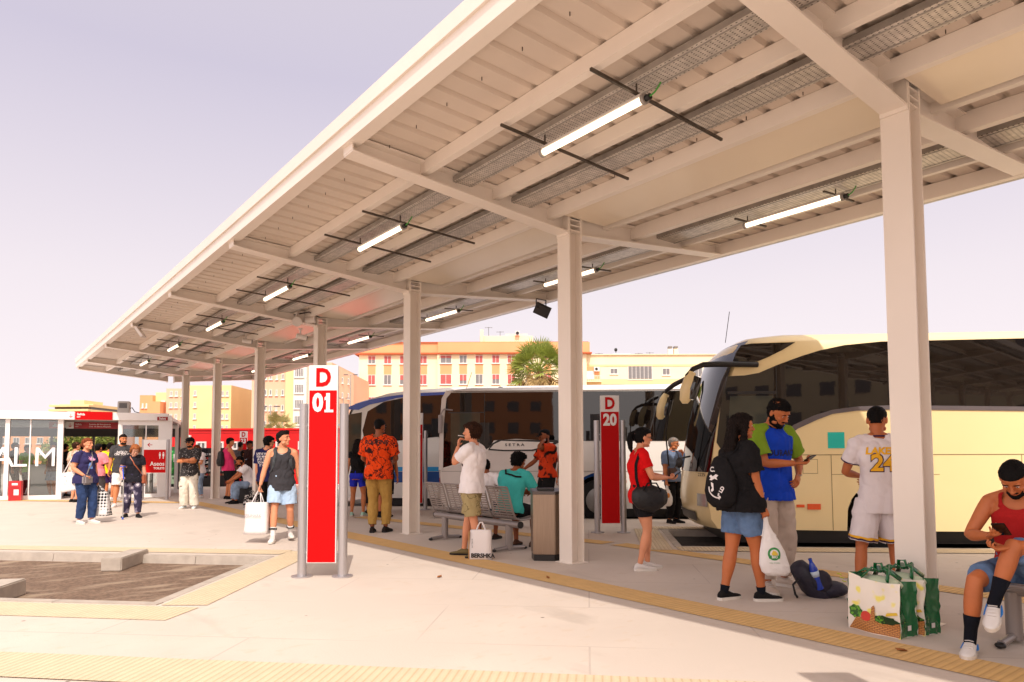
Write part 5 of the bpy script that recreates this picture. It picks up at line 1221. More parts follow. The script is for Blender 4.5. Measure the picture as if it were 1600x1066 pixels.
        if sleeve_mat is not None:
            for q in 'LR':
                g = MB(); sx_ = -1 if q == 'L' else 1; so_ = (.064+topo*.75)*k; g.ell(S[q]+Rc @ V((0, 0, -.003*k)), (so_, so_, so_), 14, 10); c = [arm_sleeve(g, q, sleeves, (topo+.009)*k)]; g.tube([Nk+Rc @ V((sx_*.06*k, 0, -.01*k)), S[q]+Rc @ V((0, 0, .012*k))], [(.052)*k, (.062+topo*.6)*k], 12)
                link('sleeve', remesh(g, gv, 2, c, (.006*k, 7/k, 2)), sleeve_mat, t, 2)
        vv = [v.co.copy() for v in me.vertices]; res['bvh'] = BVHTree.FromPolygons(vv, [tuple(p.vertices) for p in me.polygons])
        if sleeve_mat is None and not tank and topo > .0:
            pass
    if legs:
        g = MB(); cuts = []
        g.rings(trings(.02, .34, .010*k+lego*.3*k))
        for q in 'LR':
            pp = path2(hp[q], J['k'+q], J['a'+q], 0, legl, 14)
            g.tube([p for p, s in pp], [max(legr(s), (.070 if lego > .03 else .0)*k*(1.1-s*.3))+lego*k*(.55+.6*s/legl) for p, s in pp], 16)
            a, b_ = pp[-2][0], pp[-1][0]; d_ = (b_-a).normalized(); cuts.append((b_, d_, .17*k, .004))
        wz = spine(.34)[0]; cuts.append((wz, Rp @ V((0, 0, 1)), .3*k, .004))
        if J['kL'].z > P.z-.25*k: cuts = cuts[:0]
        me = remesh(g, gv, 2, cuts, (.009*k, 8/k, 5+len(label) % 11)); res['legs'] = link('trousers' if legl > .7 else 'shorts', me, legs, t, 2)
        res['bvh_legs'] = BVHTree.FromPolygons([v.co.copy() for v in me.vertices], [tuple(p.vertices) for p in me.polygons])
    for i, q in enumerate('LR'):
        ft = frm(footyaw[i], footpitch[i])
        if socks:
            s_ = MB(); top_ = J['a'+q].lerp(J['k'+q], socks[1]); s_.tube([J['a'+q]+ft @ V((0, 0, -.05*k)), J['a'+q], J['a'+q].lerp(top_, .5), top_], [.034*k, .038*k, .040*k, legr(1-socks[1]*.5)+.005*k], 14); s_.build('sock', socks[0], t, 2)
        if shoes and shoes[0]: shoe(ft, J['a'+q], k, shoes, t)
    return res
def W(res, p): return res['M'] @ V(p)
def on(res, p, off=.008, which='bvh'):
    l = res[which].find_nearest(V(p)); return l[0]+l[1]*off if l[0] else V(p)
def strap(res, pts_, w_=.014, mat=BLK, name='strap', parent=None, which='bvh', th=.004, steps=8, off=.007):
    """a band lying over the clothing through the given body points (fractions of 1.75 m)"""
    k = res['k']; P_ = [V(p)*k for p in pts_]; path = []
    for a, b in zip(P_, P_[1:]):
        for i in range(steps): path.append(on(res, a.lerp(b, i/steps), off, which))
    path.append(on(res, P_[-1], off, which))
    for _ in range(2): path = [path[0]]+[(path[i-1]+path[i]*2+path[i+1])/4 for i in range(1, len(path)-1)]+[path[-1]]
    mb = MB(); rg = []
    for i, p in enumerate(path):
        d = (path[min(i+1, len(path)-1)]-path[max(i-1, 0)]).normalized(); nl = res[which].find_nearest(p)[1]; s_ = d.cross(nl).normalized()*w_; u = nl*th
        rg.append([p-s_-u*.3, p+s_-u*.3, p+s_+u, p-s_+u])
    m_ = mb.rings(rg); return m_, path
def pr(res, s, size, col, y, x=0, back=True, shear=0, bold=.002, name='lettering', sx=1):
    k = res['k']; sp_, Rc = res['spine'](y); me = text_mesh(s, size*k, bold=bold, extrude=0, shear=shear, sx=sx)
    sg = -1 if back else 1
    wrap(me, res['bvh'], sp_+Rc @ V((x*k, sg*.0*k, 0)), Rc @ V((1 if back else -1, 0, 0)), Rc @ V((0, 0, 1)), .004, mx=.018*k*max(1, size/.12))
    return link(name, me, col, res['t'])
def hexa_bag(w_, d_, h_, taper=1.0, sag=.0, seed=0, n=10):
    """rings of a soft box, bottom at z=0"""
    rg = []
    for i in range(9):
        u = i/8; ww = w_*(1-(1-taper)*u)/2; dd_ = d_*(1-(1-taper*.6)*u)/2; r_ = []
        for (x, y) in [(-1, -1), (-.5, -1.03), (0, -1.02), (.5, -1.03), (1, -1), (.93, 0), (1, 1), (.5, 1.03), (0, 1.02), (-.5, 1.03), (-1, 1), (-.93, 0)]:
            nz = noise.noise(V((x*1.7+seed, y*1.3, u*3)))*.06
            r_.append(V((x*ww*(1+nz)+sag*u*u*.2, y*dd_*(1+nz*2), h_*u)))
        rg.append(r_)
    return rg
def place_rings(rg, M4): return [[M4 @ p for p in r_] for r_ in rg]
def carrier(name, label, base, rz, w_, d_, h_, mat, cat='bag', group=None, handle=None, hmat=None, hh=.14, tilt=0, taper=1.0, letters=None, seed=1, hand=None):
    t = thing(name, label, cat, base, rz, group); T_ = Matrix.Rotation(math.radians(tilt), 4, 'Y')
    rg = place_rings(hexa_bag(w_, d_, h_, taper, seed=seed), T_); mb = MB(); n = len(rg[0]); vs = [p for r_ in rg for p in r_]
    fs = [(i*n+q, i*n+(q+1) % n, (i+1)*n+(q+1) % n, (i+1)*n+q) for i in range(len(rg)-1) for q in range(n)]+[tuple(range(n-1, -1, -1))]
    b = MB().add(vs, fs).build('bag_body', mat, t, 2)
    inv = t.matrix_basis.inverted() if False else None
    for s in (-1, 1):
        a = T_ @ V((-w_*.22, s*d_*.3*taper, h_*.96)); c = T_ @ V((w_*.22, s*d_*.3*taper, h_*.96))
        if hand is None: m_ = T_ @ V((0, s*d_*.15, h_+hh))
        else: m_ = Matrix.Rotation(-rz, 4, 'Z') @ (V(hand)-V((base[0], base[1], base[2] if len(base) > 2 else 0)))
        path = [a, a.lerp(m_, .6)+V((-.012, 0, .0)), m_+V((-.012, 0, 0)), m_+V((.012, 0, 0)), c.lerp(m_, .6)+V((.012, 0, 0)), c]
        MB().tube(path, .007, 6).build('handle', hmat or mat, t, True)
    return t, T_
def plastic(label, hand, rz, w_, h_, mat, seed, group=None, dx=0, lean=0):
    t = thing('plastic_bag', label, 'bag', hand, rz, group); mb = MB(); rg = []
    for u, a, b in ((0, .012, .012), (-.12, .03, .018), (-.25, .07, .035), (-.4, .13, .055), (-.6, .19, .085), (-.8, .22, .10), (-.93, .21, .10), (-1, .15, .07)):
        r_ = []
        for i in range(28):
            q = 2*PI*i/28; f = 1+.10*math.sin(q*7+u*5+seed)*(1+u*.6)+.05*math.sin(q*3+u*9)
            r_.append(V((a*w_/.44*math.cos(q)*f+dx*(-u), b*w_/.44*math.sin(q)*f, u*h_)))
        rg.append(r_)
    b = mb.rings(rg).build('bag_body', mat, t, 2)
    h = MB()
    for s in (-1, 1): h.tube([(s*.008, .0, .03), (s*.02+dx*.1, .01, -.10*h_/.5), (s*.06+dx*.3, .01, -.33*h_)], [.006, .010, .012], 6)
    h.build('handle', mat, t, True); return t, b
PAPERW = M('bag_white_paper', C(236, 228, 226), .6, var=.02, bump=.15, bs=7); KRAFT = M('bag_kraft', C(196, 148, 96), .7)
PLW = M('bag_white_plastic', C(234, 228, 226), .35, var=.04, bump=.5, bs=22); BLKC = cloth('black', C(24, 22, 24), bump=.5); BLKN = M('black_nylon', C(22, 21, 24), .55, var=.25, vs=6, bump=.6, bs=18)
def backpack(res, label, w_=.28, h_=.42, d_=.15, z=.62, mat=None, y=-.17, x=0, rot=0, cat='backpack'):
    k = res['k']; c, Rc = res['spine'](z); c = c+Rc @ V((x*k, y*k, 0)); M4 = res['M'] @ Matrix.Translation(c) @ Rc.to_4x4() @ Matrix.Rotation(math.radians(rot), 4, 'Y')
    t = thing('backpack', label, cat, (0, 0, 0), 0, 'backpacks worn or set down'); t.matrix_world = M4
    mb = MB(); rg = []
    for u, f in ((-1, .72), (-.9, .92), (-.6, 1.02), (-.2, 1.0), (.3, .96), (.7, .86), (.9, .66), (1, .4)): rg.append([V((w_/2*f*abs(math.cos(q))**.6*(1 if math.cos(q) > 0 else -1)*(1+.03*math.sin(9*q+u*5)), d_/2*f*abs(math.sin(q))**.7*(1 if math.sin(q) > 0 else -1), u*h_/2)) for q in [2*PI*i/20 for i in range(20)]])
    mb.rings(rg).build('main_pouch', mat or BLKN, t, 2)
    MB().rings([[V((w_*.38*f*math.cos(q), -d_*.5-.03*f*max(0, -math.sin(q))*1.2+.01, u)) for q in [2*PI*i/16 for i in range(16)]] for u, f in ((-h_*.38, .7), (-h_*.3, 1), (-h_*.1, 1.02), (0.0, .8))]).build('front_pocket', mat or BLKN, t, 2)
    MB().tube([(-.03, .02, h_*.48), (0, .02, h_*.56), (.03, .02, h_*.48)], .006, 6).build('grab_handle', mat or BLKN, t, True)
    return t
def shoulder_straps(res, par, mat=None, w_=.02):
    for s in (-1, 1):
        m_, _ = strap(res, [(s*.11, -.13, 1.18), (s*.10, -.10, 1.36), (s*.10, .0, 1.47), (s*.11, .10, 1.36), (s*.13, .12, 1.22), (s*.17, .06, 1.10), (s*.15, -.10, 1.04)], w_)
        o = m_.build('shoulder_strap', mat or BLKN); o.matrix_world = res['M']; o.parent = par; o.matrix_parent_inverse = par.matrix_basis.inverted() if False else Matrix(); o.matrix_basis = par.matrix_basis.inverted() @ res['M']
PHONE = M('phone_black', C(16, 16, 18), .12)
def phone(res, q, label, tilt=(.2, .6, .7), off=(0, .0, .03), size=(.075, .15, .009)):
    w_ = res['J']['w'+q]; e = res['J']['e'+q]; d = (w_-e).normalized(); p = w_+d*.085*res['k']+V(off)
    n = V(tilt).normalized(); x = V((1, 0, 0)); x = (x-n*x.dot(n)).normalized(); y = n.cross(x); M4 = res['M'] @ Matrix.Translation(p) @ Matrix((x, y, n)).transposed().to_4x4()
    t = thing('phone', label, 'phone', (0, 0, 0), 0, 'phones held by travellers'); t.matrix_world = M4; a, b, c = size
    MB().box((-a/2, -b/2, -c/2), (a/2, b/2, c/2)).build('case', PHONE, t, bevel=.003); MB().box((-a/2+.004, -b/2+.005, c/2+.0004), (a/2-.004, b/2-.005, c/2+.001)).build('screen', M('phone_screen', C(60, 70, 86), .08), t)
WSH = cloth('shoe_white', C(226, 220, 216), .03, bump=.1, rough=.6); BSH = cloth('shoe_black', C(26, 24, 25), .1); SOLEW = M('sole_white', C(222, 214, 204), .7); SOLEB = M('sole_black', C(22, 21, 21), .7)
TR = [WSH, SOLEW, WSH]; TB = [BSH, SOLEB, None]; WSOCK = cloth('sock_white', C(228, 224, 222)); BSOCK = cloth('sock_black', C(16, 18, 28))
DEN = cloth('denim', C(92, 116, 150), .3, .5); DEND = cloth('denim_dark', C(44, 62, 100), .25, .4); DENL = cloth('denim_light', C(138, 158, 184), .3, .4)
GOLD = M('jersey_gold', C(240, 178, 30), .7); PURP = M('jersey_purple', C(56, 26, 66), .8)

# 1 seated man, right edge
WT = cloth('white_tee', C(236, 228, 228), .03, .3)
tk = cloth('tank_red', C(168, 30, 30), .06)
r = person('seated man in red and white tank top looking down at his phone, legs crossed', (5.54, 1.60), 218, 1.66, skin='olive', vox=.007, pelvis=(0, .0, .53), lean=9, head=(4, 46, 0), hair='fade', hcol='black', beard=1,
    aR=(.22, .42), aRz=0, aL=(.06, .46), aLz=.28, kneeL=(-.05, .5, 1.2), kneeR=(.2, 1, .6), footyaw=(10, 12), footpitch=(22, 0), hR=(.10, .34, .80), hL=(-.02, .36, .74), eR=(.9, -.3, -.7), eL=(-.9, -.2, -.6), curl=(45, 48), pR=(0, .2, 1), pL=(0, .1, 1), dR=(-.5, .6, .25),
    top=tk, tank=True, hem=.16, legs=DEN, legl=.42, lego=.03, shoes=TR, socks=(BSOCK, .42), neckhole=1.1)
phone(r, 'R', 'black phone held by the seated man at the right edge', (.1, -.5, .8), (-.03, .03, .05))
for q, yy in (('L', 1), ('R', 1)):
    pass

SWB = M('shoe_blue_mark', C(40, 120, 200), .5)
for q, yaw, pit in (('L', 10, 22), ('R', 12, 0)):
    R2 = frm(yaw, pit); an = r['J']['a'+q]; o_ = an-R2 @ V((0, 0, .085*r['k']))
    for s_ in (-1, 1): MB().tube([o_+R2 @ (V(p_)*r['k']) for p_ in ((s_*.041, -.03, .066), (s_*.043, .01, .044), (s_*.046, .04, .040), (s_*.047, .09, .050))], [.003, .009, .007, .002], 6, sq=.5).build('side_mark', SWB, r['t'], True)
# 2 man in white jersey
JW = cloth('jersey_white', C(232, 222, 224), .03, .25)
r = person('man in white basketball jersey number 24 and matching shorts, back turned, behind the nearest column', (6.26, 2.86), 80, 1.72, skin='olive', fat=.86, vox=.0075, hair='fade', hcol='black', head=(-25, 10, 0), hL=(-.06, .26, 1.10), hR=(.06, .28, 1.08), eL=(-1, -.35, -.5), eR=(1, -.3, -.5),
    aL=(-.20, -.05), aR=(.17, .05), top=JW, sleeves=.62, topo=.022, hem=-.06, legs=JW, legl=.44, lego=.045, shoes=TR, socks=(WSOCK, .10))
pr(r, 'LAKERS', .082, GOLD, .80, shear=.18, bold=.004); pr(r, '24', .205, PURP, .63, x=.003, bold=.013, name='number_outline'); me_ = pr(r, '24', .20, GOLD, .63, bold=.006, name='number')
for v in me_.data.vertices: v.co += r['Rc'] @ V((0, -.003, 0))
def hem_band(res, mat, mat2, which='legs'):
    k = res['k']
    for q in 'LR':
        J = res['J']; P = res['P']+res['Rp'] @ V(((-1 if q == 'L' else 1)*.088*k, 0, 0)); d = (J['k'+q]-P).normalized()
        for f, m_ in ((.80, mat), (.84, mat2)):
            c = P.lerp(J['k'+q], f); a = d.cross(V((0, 1, 0))).normalized(); b = d.cross(a); rg = []
            for dz in (-.010, .010): rg.append([on(res, c+d*dz*k+(a*math.cos(t_)+b*math.sin(t_))*.14*k, .003, 'bvh_legs') for t_ in [2*PI*i/24 for i in range(24)]])
            MB().rings(rg, cap=False).build('trim', m_, res['t'], 2)
hem_band(r, GOLD, PURP)
for q in 'LR':
    J = r['J']; d = (J['e'+q]-r['S'][q]).normalized(); c = r['S'][q].lerp(J['e'+q], .585); a = d.cross(V((0, 1, 0))).normalized(); b = d.cross(a)
    MB().rings([[on(r, c+d*dz+(a*math.cos(t_)+b*math.sin(t_))*.09, .003) for t_ in [2*PI*i/20 for i in range(20)]] for dz in (-.008, .008)], cap=False).build('sleeve_trim', PURP, r['t'], 2)
MB().tube([r['Nk']+r['Rc'] @ V((.062*math.cos(t_), .058*math.sin(t_)-.005, .008)) for t_ in [2*PI*i/20 for i in range(21)]], .008, 6, cap=False).build('collar', PURP, r['t'], True)

# 3 man in blue and green shirt
BL = cloth('royal_blue', C(22, 66, 190), .1, .3); GRN = cloth('lime_green', C(126, 158, 44), .06, .2); BEI = cloth('beige_trousers', C(196, 178, 164), .05, .3)
r = person('bearded man in blue shirt with green sleeves looking down at his phone', (6.14, 3.82), 292, 1.86, skin='olive', vox=.0075, hair='short', hcol='black', beard=2, head=(10, 34, 6), lean=3, aR=(.16, .10), aL=(-.16, -.04), footyaw=(20, -20),
    hR=(-.02, .28, 1.13), hL=(-.20, .13, 1.02), eR=(.7, -.4, -1), eL=(-1, -.55, -.3), dR=(-.85, .5, .05), pR=(0, .1, 1), curl=(40, 55), dL=(.5, .3, -.5), pL=(.2, -1, 0),
    top=BL, sleeves=.78, topo=.03, hem=-.05, sleeve_mat=GRN, legs=BEI, legl=.97, lego=.03, shoes=[cloth('shoe_beige', C(206, 190, 176)), SOLEW, WSH])
phone(r, 'R', 'dark phone in the right hand of the man in blue', (.1, -.45, .8), (-.02, .01, .035))
pr(r, 'N-DURANCE', .075, M('navy_print', C(20, 24, 70), .8), .63, back=False)
MB().tube([r['Nk']+r['Rc'] @ V((.068*math.cos(t_), .062*math.sin(t_), .012-.035*max(0, math.sin(t_))**3)) for t_ in [2*PI*i/24 for i in range(25)]], .010, 6, cap=False).build('collar', BLKC, r['t'], True)
w_ = r['J']['wL']; MB().tube([w_+V((.03*math.cos(a), .03*math.sin(a), 0)) for a in [2*PI*i/12 for i in range(13)]], .004, 5, cap=False).build('bracelet', GALV2, r['t'], True)

# 4 woman in black
r = person('long haired woman in black T shirt and denim shorts holding a white plastic bag', (5.43, 3.68), 14, 1.66, 'f', 'olive', fat=1.14, vox=.0075, hair='long', hcol='dark', head=(-12, 0, 0), aR=(.07, .15), aL=(-.07, -.15), footyaw=(14, -10), hR=(.20, .12, .80), hL=(-.25, .02, .86), curl=(28, 75),
    dR=(.1, .3, -1), top=BLKC, topo=.04, sleeves=.72, hem=.0, legs=DEN, legl=.36, lego=.028, shoes=[BSH, SOLEW, WSH], socks=(BSOCK, .12))
hw = W(r, r['J']['wR']+V((0, .02, -.085)))
t_, b_ = plastic('white plastic bag with green emblem hanging from the hand of the woman in black', hw, math.radians(-37.8), .25, .50, PLW, 2, dx=.09)
EG = M('emblem_green', C(46, 140, 66), .5); EY = M('emblem_yellow', C(226, 190, 60), .5)
bv = BVHTree.FromPolygons([v.co.copy() for v in b_.data.vertices], [tuple(p.vertices) for p in b_.data.polygons])
def flat(poly): me = bpy.data.meshes.new('f'); me.from_pydata([(x, y, 0) for x, y in poly], [], [tuple(range(len(poly)))]); return me
ring = [(.055*math.cos(a), .055*math.sin(a)) for a in [2*PI*i/28 for i in range(28)]]
for nm, poly, m_, o_ in (('emblem_ring', ring, EG, .002), ('emblem_inner', [(x*.68, y*.68) for x, y in ring], PLW, .003), ('emblem_fruit', [(-.025, .0), (-.01, .03), (.012, .022), (.03, .0), (.02, -.012), (-.015, -.012)], EY, .004), ('emblem_band', [(-.052, -.012), (.052, -.012), (.045, -.04), (-.045, -.04)], EG, .004)):
    link(nm, wrap(flat(poly), bv, (.052, 0, -.31), (1, 0, 0), (0, 0, 1), o_, mx=.015), m_, t_)
link('lettering', wrap(text_mesh('BIO', .03, extrude=0, bold=.001), bv, (.052, 0, -.336), (1, 0, 0), (0, 0, 1), .0055, mx=.01), PLW, t_)
link('lettering', wrap(text_mesh('bolsa reciclable', .014, extrude=0), bv, (.052, 0, -.385), (1, 0, 0), (0, 0, 1), .004, mx=.01), EG, t_)
# her drawstring bag
k_ = r['k']; c, Rc = r['spine'](.50); c = c+Rc @ V((.03, -.21*k_, -.02))
t = thing('drawstring_bag', 'black drawstring bag with white print on the back of the long haired woman', 'drawstring bag', (0, 0, 0), 0, None); t.matrix_world = r['M'] @ Matrix.Translation(c) @ Matrix.Rotation(math.radians(20), 4, 'Z') @ Rc.to_4x4()
rg = []
for z_, a, b in ((.21, .03, .025), (.19, .07, .04), (.12, .11, .055), (.02, .145, .075), (-.10, .165, .09), (-.19, .15, .08), (-.24, .09, .05), (-.25, .03, .02)): rg.append([V((a*math.cos(q)*(1+.05*math.sin(6*q+z_*20)), b*math.sin(q)*(1+.08*math.sin(5*q)), z_)) for q in [2*PI*i/24 for i in range(24)]])
b_ = MB().rings(rg).build('bag_body', BLKC, t, 2)
bv = BVHTree.FromPolygons([v.co.copy() for v in b_.data.vertices], [tuple(p.vertices) for p in b_.data.polygons])
WPR = M('white_print', C(222, 214, 212), .7)
def skb(poly, x, z, rot=0, s=1): ca, sa = math.cos(rot), math.sin(rot); link('white_print', wrap(flat([(s*(ca*p-sa*q)+x, s*(sa*p+ca*q)+z) for p, q in poly]), bv, (0, 0, 0), (1, 0, 0), (0, 0, 1), .004, mx=.014), WPR, t)
skb([(-.05, .03), (-.03, .045), (-.01, .03), (.02, .05), (.05, .04), (.03, .02), (.045, 0), (.01, .01), (-.02, -.005), (-.045, .0), (-.03, .015)], -.02, .0); skb([(-.015, .03), (.01, .02), (.015, -.01), (.02, -.04), (0, -.055), (-.012, -.04), (.002, -.02), (-.01, .0)], -.03, -.05)
arc = [(.10*math.cos(a), .10*math.sin(a)) for a in [math.radians(180+i*11) for i in range(11)]]+[(.088*math.cos(a), .088*math.sin(a)) for a in [math.radians(290-i*11) for i in range(11)]]; skb(arc, .03, -.06)
link('white_print', wrap(text_mesh('C.', .06, extrude=0, bold=.002), bv, (-.06, 0, .09), (1, .3, 0), (0, 0, 1), .004, mx=.014), WPR, t); link('white_print', wrap(text_mesh('Nº LD', .045, extrude=0, bold=.002), bv, (.06, 0, -.11), (.5, 0, 1), (-1, 0, .5), .004, mx=.014), WPR, t)
for s in (-1, 1):
    m_, _ = strap(r, [(s*.04, -.17, 1.20), (s*.10, -.10, 1.38), (s*.10, .0, 1.47), (s*.12, .10, 1.34), (s*.18, .04, 1.14), (s*.16, -.10, .95), (s*.13, -.15, .84)], .006)
    o = m_.build('cord', BLKC); o.parent = t; o.matrix_basis = t.matrix_world.inverted() @ r['M']
# backpack on the ground and bottle
t = thing('backpack', 'dark backpack with yellow tags lying at the feet of the man in blue', 'backpack', (6.08, 3.38, 0), math.radians(-37.8), 'backpacks worn or set down')
rg = []; T_ = Matrix.Translation((0, 0, .09)) @ Matrix.Rotation(math.radians(-38), 4, 'Y')
for u, w2, h2 in ((-.24, .05, .06), (-.22, .10, .10), (-.12, .125, .13), (0, .13, .14), (.1, .12, .125), (.18, .10, .09), (.22, .05, .05)): rg.append([T_ @ V((h2*math.cos(q)*(1+.05*math.sin(q*5+u*30))*.75, w2*math.sin(q), -u+.02)) for q in [2*PI*i/20 for i in range(20)]])
NVP = M('pack_navy', C(34, 32, 48), .6, var=.3, vs=5, bump=.6, bs=14)
MB().rings(rg).build('main_pouch', NVP, t, 2); MB().ell((.14, -.02, .07), (.16, .12, .075)).build('lower_pouch', NVP, t, 2); MB().ell((.02, -.12, .16), (.09, .03, .10), rot=Matrix.Rotation(-.6, 3, 'Y')).build('front_pocket', NVP, t, 2)
TG_ = M('tag_yellow', C(196, 210, 60), .6)
for x, z in ((-.10, .20), (-.09, .17), (-.08, .14), (.10, .26), (.13, .235), (.16, .21)): MB().box((x-.02, -.135, z), (x+.018, -.128, z+.008), Matrix.Rotation(.3, 4, 'Y')).build('tag', TG_, t)
MB().tube([(-.14, -.05, .18), (-.22, -.08, .12), (-.21, -.10, .04), (-.19, -.10, .01)], .010, 6).build('strap', BLKN, t, True)
t = thing('water_bottle', 'blue water bottle leaning on the dark backpack', 'water bottle', (6.03, 3.30, .085), math.radians(-37.8)); BB_ = M('bottle_blue', C(24, 60, 170), .12, coat=.5)
T_ = Matrix.Rotation(math.radians(-18), 3, 'Y'); MB().tube([T_ @ V((0, -.02, z)) for z in (0, .01, .12, .19, .235, .26)], [.032, .037, .036, .037, .022, .014], 16).build('bottle', BB_, t, 2); MB().tube([T_ @ V((0, -.02, z)) for z in (.12, .17)], [.0378, .0378], 16).build('label_band', M('bottle_label', C(190, 205, 220), .4), t, 2); MB().tube([T_ @ V((0, -.02, z)) for z in (.262, .285)], [.017, .017], 12).build('bottle_cap', BB_, t)

# 5 woman in red
RED = cloth('red_top', C(214, 14, 18), .06, .2)
r = person('black haired woman in red top with ponytail, black duffel bag and phone', (5.95, 5.32), 10, 1.60, 'f', 'fair', vox=.0075, hair='pony', hcol='black', head=(0, 6, 0), glasses='clear', aR=(.05, -.04), aL=(-.07, .10), footyaw=(5, -5), hR=(.10, .30, 1.12), hL=(-.02, .36, 1.12), eR=(.5, -.4, -1), eL=(-.5, -.4, -1), curl=(40, 45), pR=(-.3, .1, 1), pL=(.3, .1, 1),
    top=RED, topo=.012, sleeves=.55, hem=-.03, legs=BLKC, legl=.30, lego=.02, shoes=[cloth('shoe_offwhite', C(214, 206, 200)), SOLEW, WSH])
phone(r, 'R', 'pale phone held in both hands by the woman in red', (.1, -.5, .8), (-.04, .05, .03))
k_ = r['k']; c, Rc = r['spine'](.10); c = c+V((.20*k_, .04, .0)); M4 = r['M'] @ Matrix.Translation(c)
t = thing('duffel_bag', 'slack black duffel bag hanging at the hip of the woman in red', 'duffel bag', (0, 0, 0)); t.matrix_world = M4
rg = []
for y, a, z_ in ((-.25, .02, .0), (-.235, .07, -.0), (-.18, .115, -.01), (-.08, .14, -.025), (.04, .145, -.03), (.15, .12, -.015), (.22, .075, .0), (.24, .02, .01)): rg.append([V((a*.58*math.cos(q)*(1+.07*math.sin(6*q+y*22)), y*.84, z_+a*.86*(1.25 if math.sin(q) > 0 else 1)*math.sin(q)*(1+.08*math.sin(4*q+y*30)))) for q in [2*PI*i/24 for i in range(24)]])
MB().rings(rg).build('bag_body', BLKN, t, 2); MB().tube([(.07, -.10, .08), (.06, -.05, .16), (.06, .05, .16), (.07, .10, .07)], .009, 6).build('handle', BLKC, t, True)
m_, _ = strap(r, [(.155, -.08, .95), (.14, -.11, 1.10), (.13, -.10, 1.28), (.13, -.03, 1.42), (.13, .05, 1.38), (.15, .10, 1.20), (.15, .12, 1.0)], .016); o = m_.build('shoulder_strap', BLKC); o.parent = t; o.matrix_basis = M4.inverted() @ r['M']

# 6 man in polo
PB = cloth('polo_blue', C(108, 124, 152), .06, .2)
r = person('grey haired man with glasses in blue grey polo shirt standing before the cream coach', (10.38, 8.50), 305, 1.60, skin='tan', fat=1.12, vox=.009, hair='short', hcol='grey', glasses='clear', head=(20, 10, 0), hL=(-.04, .25, 1.42), hR=(.26, .08, .86), eL=(-1, -.2, -1), eR=(.6, -1, -.3), curl=(80, 70), top=PB, topo=.02, sleeves=.75, hem=.02, legs=BLKC, legl=.98, lego=.025, shoes=TB, neckhole=1.0)
MB().tube([r['Nk']+r['Rc'] @ V((.062*math.cos(t_), .058*math.sin(t_), .012)) for t_ in [2*PI*i/20 for i in range(21)]], .009, 6, cap=False).build('collar', PB, r['t'], True)
plastic('white plastic bag with orange spot held by the grey haired man', W(r, r['J']['wR']+V((0, .02, -.07))), math.radians(-37.8), .24, .40, PLW, 5, dx=-.03)
o = MB().ell((.0, -.075, -.2), (.03, .012, .045)).build('print', M('orange_print', C(226, 140, 50), .5), bpy.data.objects['plastic_bag.001'], 2)
BRN = M('brown_leather', C(74, 44, 34), .5, bump=.3); c = r['P']+V((.13, .12, .12)); t = thing('shoulder_bag', 'small brown shoulder bag at the hip of the grey haired man', 'shoulder bag', (0, 0, 0)); t.matrix_world = r['M'] @ Matrix.Translation(c)
MB().box((-.11, -.03, -.10), (.11, .04, .08)).build('bag_body', BRN, t, bevel=.02); m_, _ = strap(r, [(.12, .14, 1.06), (.0, .15, 1.22), (-.08, .10, 1.38), (-.11, .0, 1.46), (-.1, -.1, 1.34)], .009); o = m_.build('shoulder_strap', BRN); o.parent = t; o.matrix_basis = t.matrix_world.inverted() @ r['M']

# 7 young man in white smoking
KH = overlay(cloth('khaki_shorts', C(166, 148, 106), .06, .3), C(120, 106, 72), 6, .012, 'lines', soft=.008, invert=True)
r = person('young man in white T shirt and khaki shorts smoking in front of the bench', (5.05, 7.34), 158, 1.70, skin='fair', vox=.0075, hair='curly', hcol='brown', head=(10, -4, 0), aL=(-.06, -.15), aR=(.07, .15), footyaw=(35, 5), hL=(-.01, .20, 1.43), hR=(.22, .15, .86), eL=(-.35, .35, -1), eR=(.5, -1, -.3), dL=(.3, -.05, 1), pL=(.3, -1, .1), curl=(50, 60), lean=-2,
    top=WT, topo=.026, sleeves=.66, hem=-.0, legs=KH, legl=.45, lego=.035, shoes=[cloth('shoe_olive', C(112, 98, 66)), SOLEB, cloth('lace_cream', C(214, 200, 170))])
hd = r['Hc']+r['Rh'] @ V((0, .10, -.06))*r['k']; mb = MB(); mb.tube([hd+V((-.015, .0, 0)), hd+V((-.03, .075, .008))], .0045, 6); o = mb.build('cigarette', WPR); o.matrix_world = r['M']; tag(o, 'white cigarette at the lips of the young man in white', 'cigarette')
t, T_ = carrier('paper_bag', 'white paper carrier bag with black letters standing on the ground by the smoking man', (5.02, 7.10, 0), math.radians(-44), .27, .12, .36, PAPERW, hmat=PAPERW, hh=.09, seed=4, taper=.97)
text('lettering', 'BERSHKA', .07, FRM, t, (.03, -.066, .05), (1, 0, 0), bold=.003, extrude=.001); text('lettering', 'bershka.com', .022, FRM, t, (-.10, -.066, .2), (0, 0, -1), (1, 0, 0), extrude=.001); MB().box((-.15, -.055, .004), (-.138, .055, .34)).build('kraft_side', KRAFT, t)

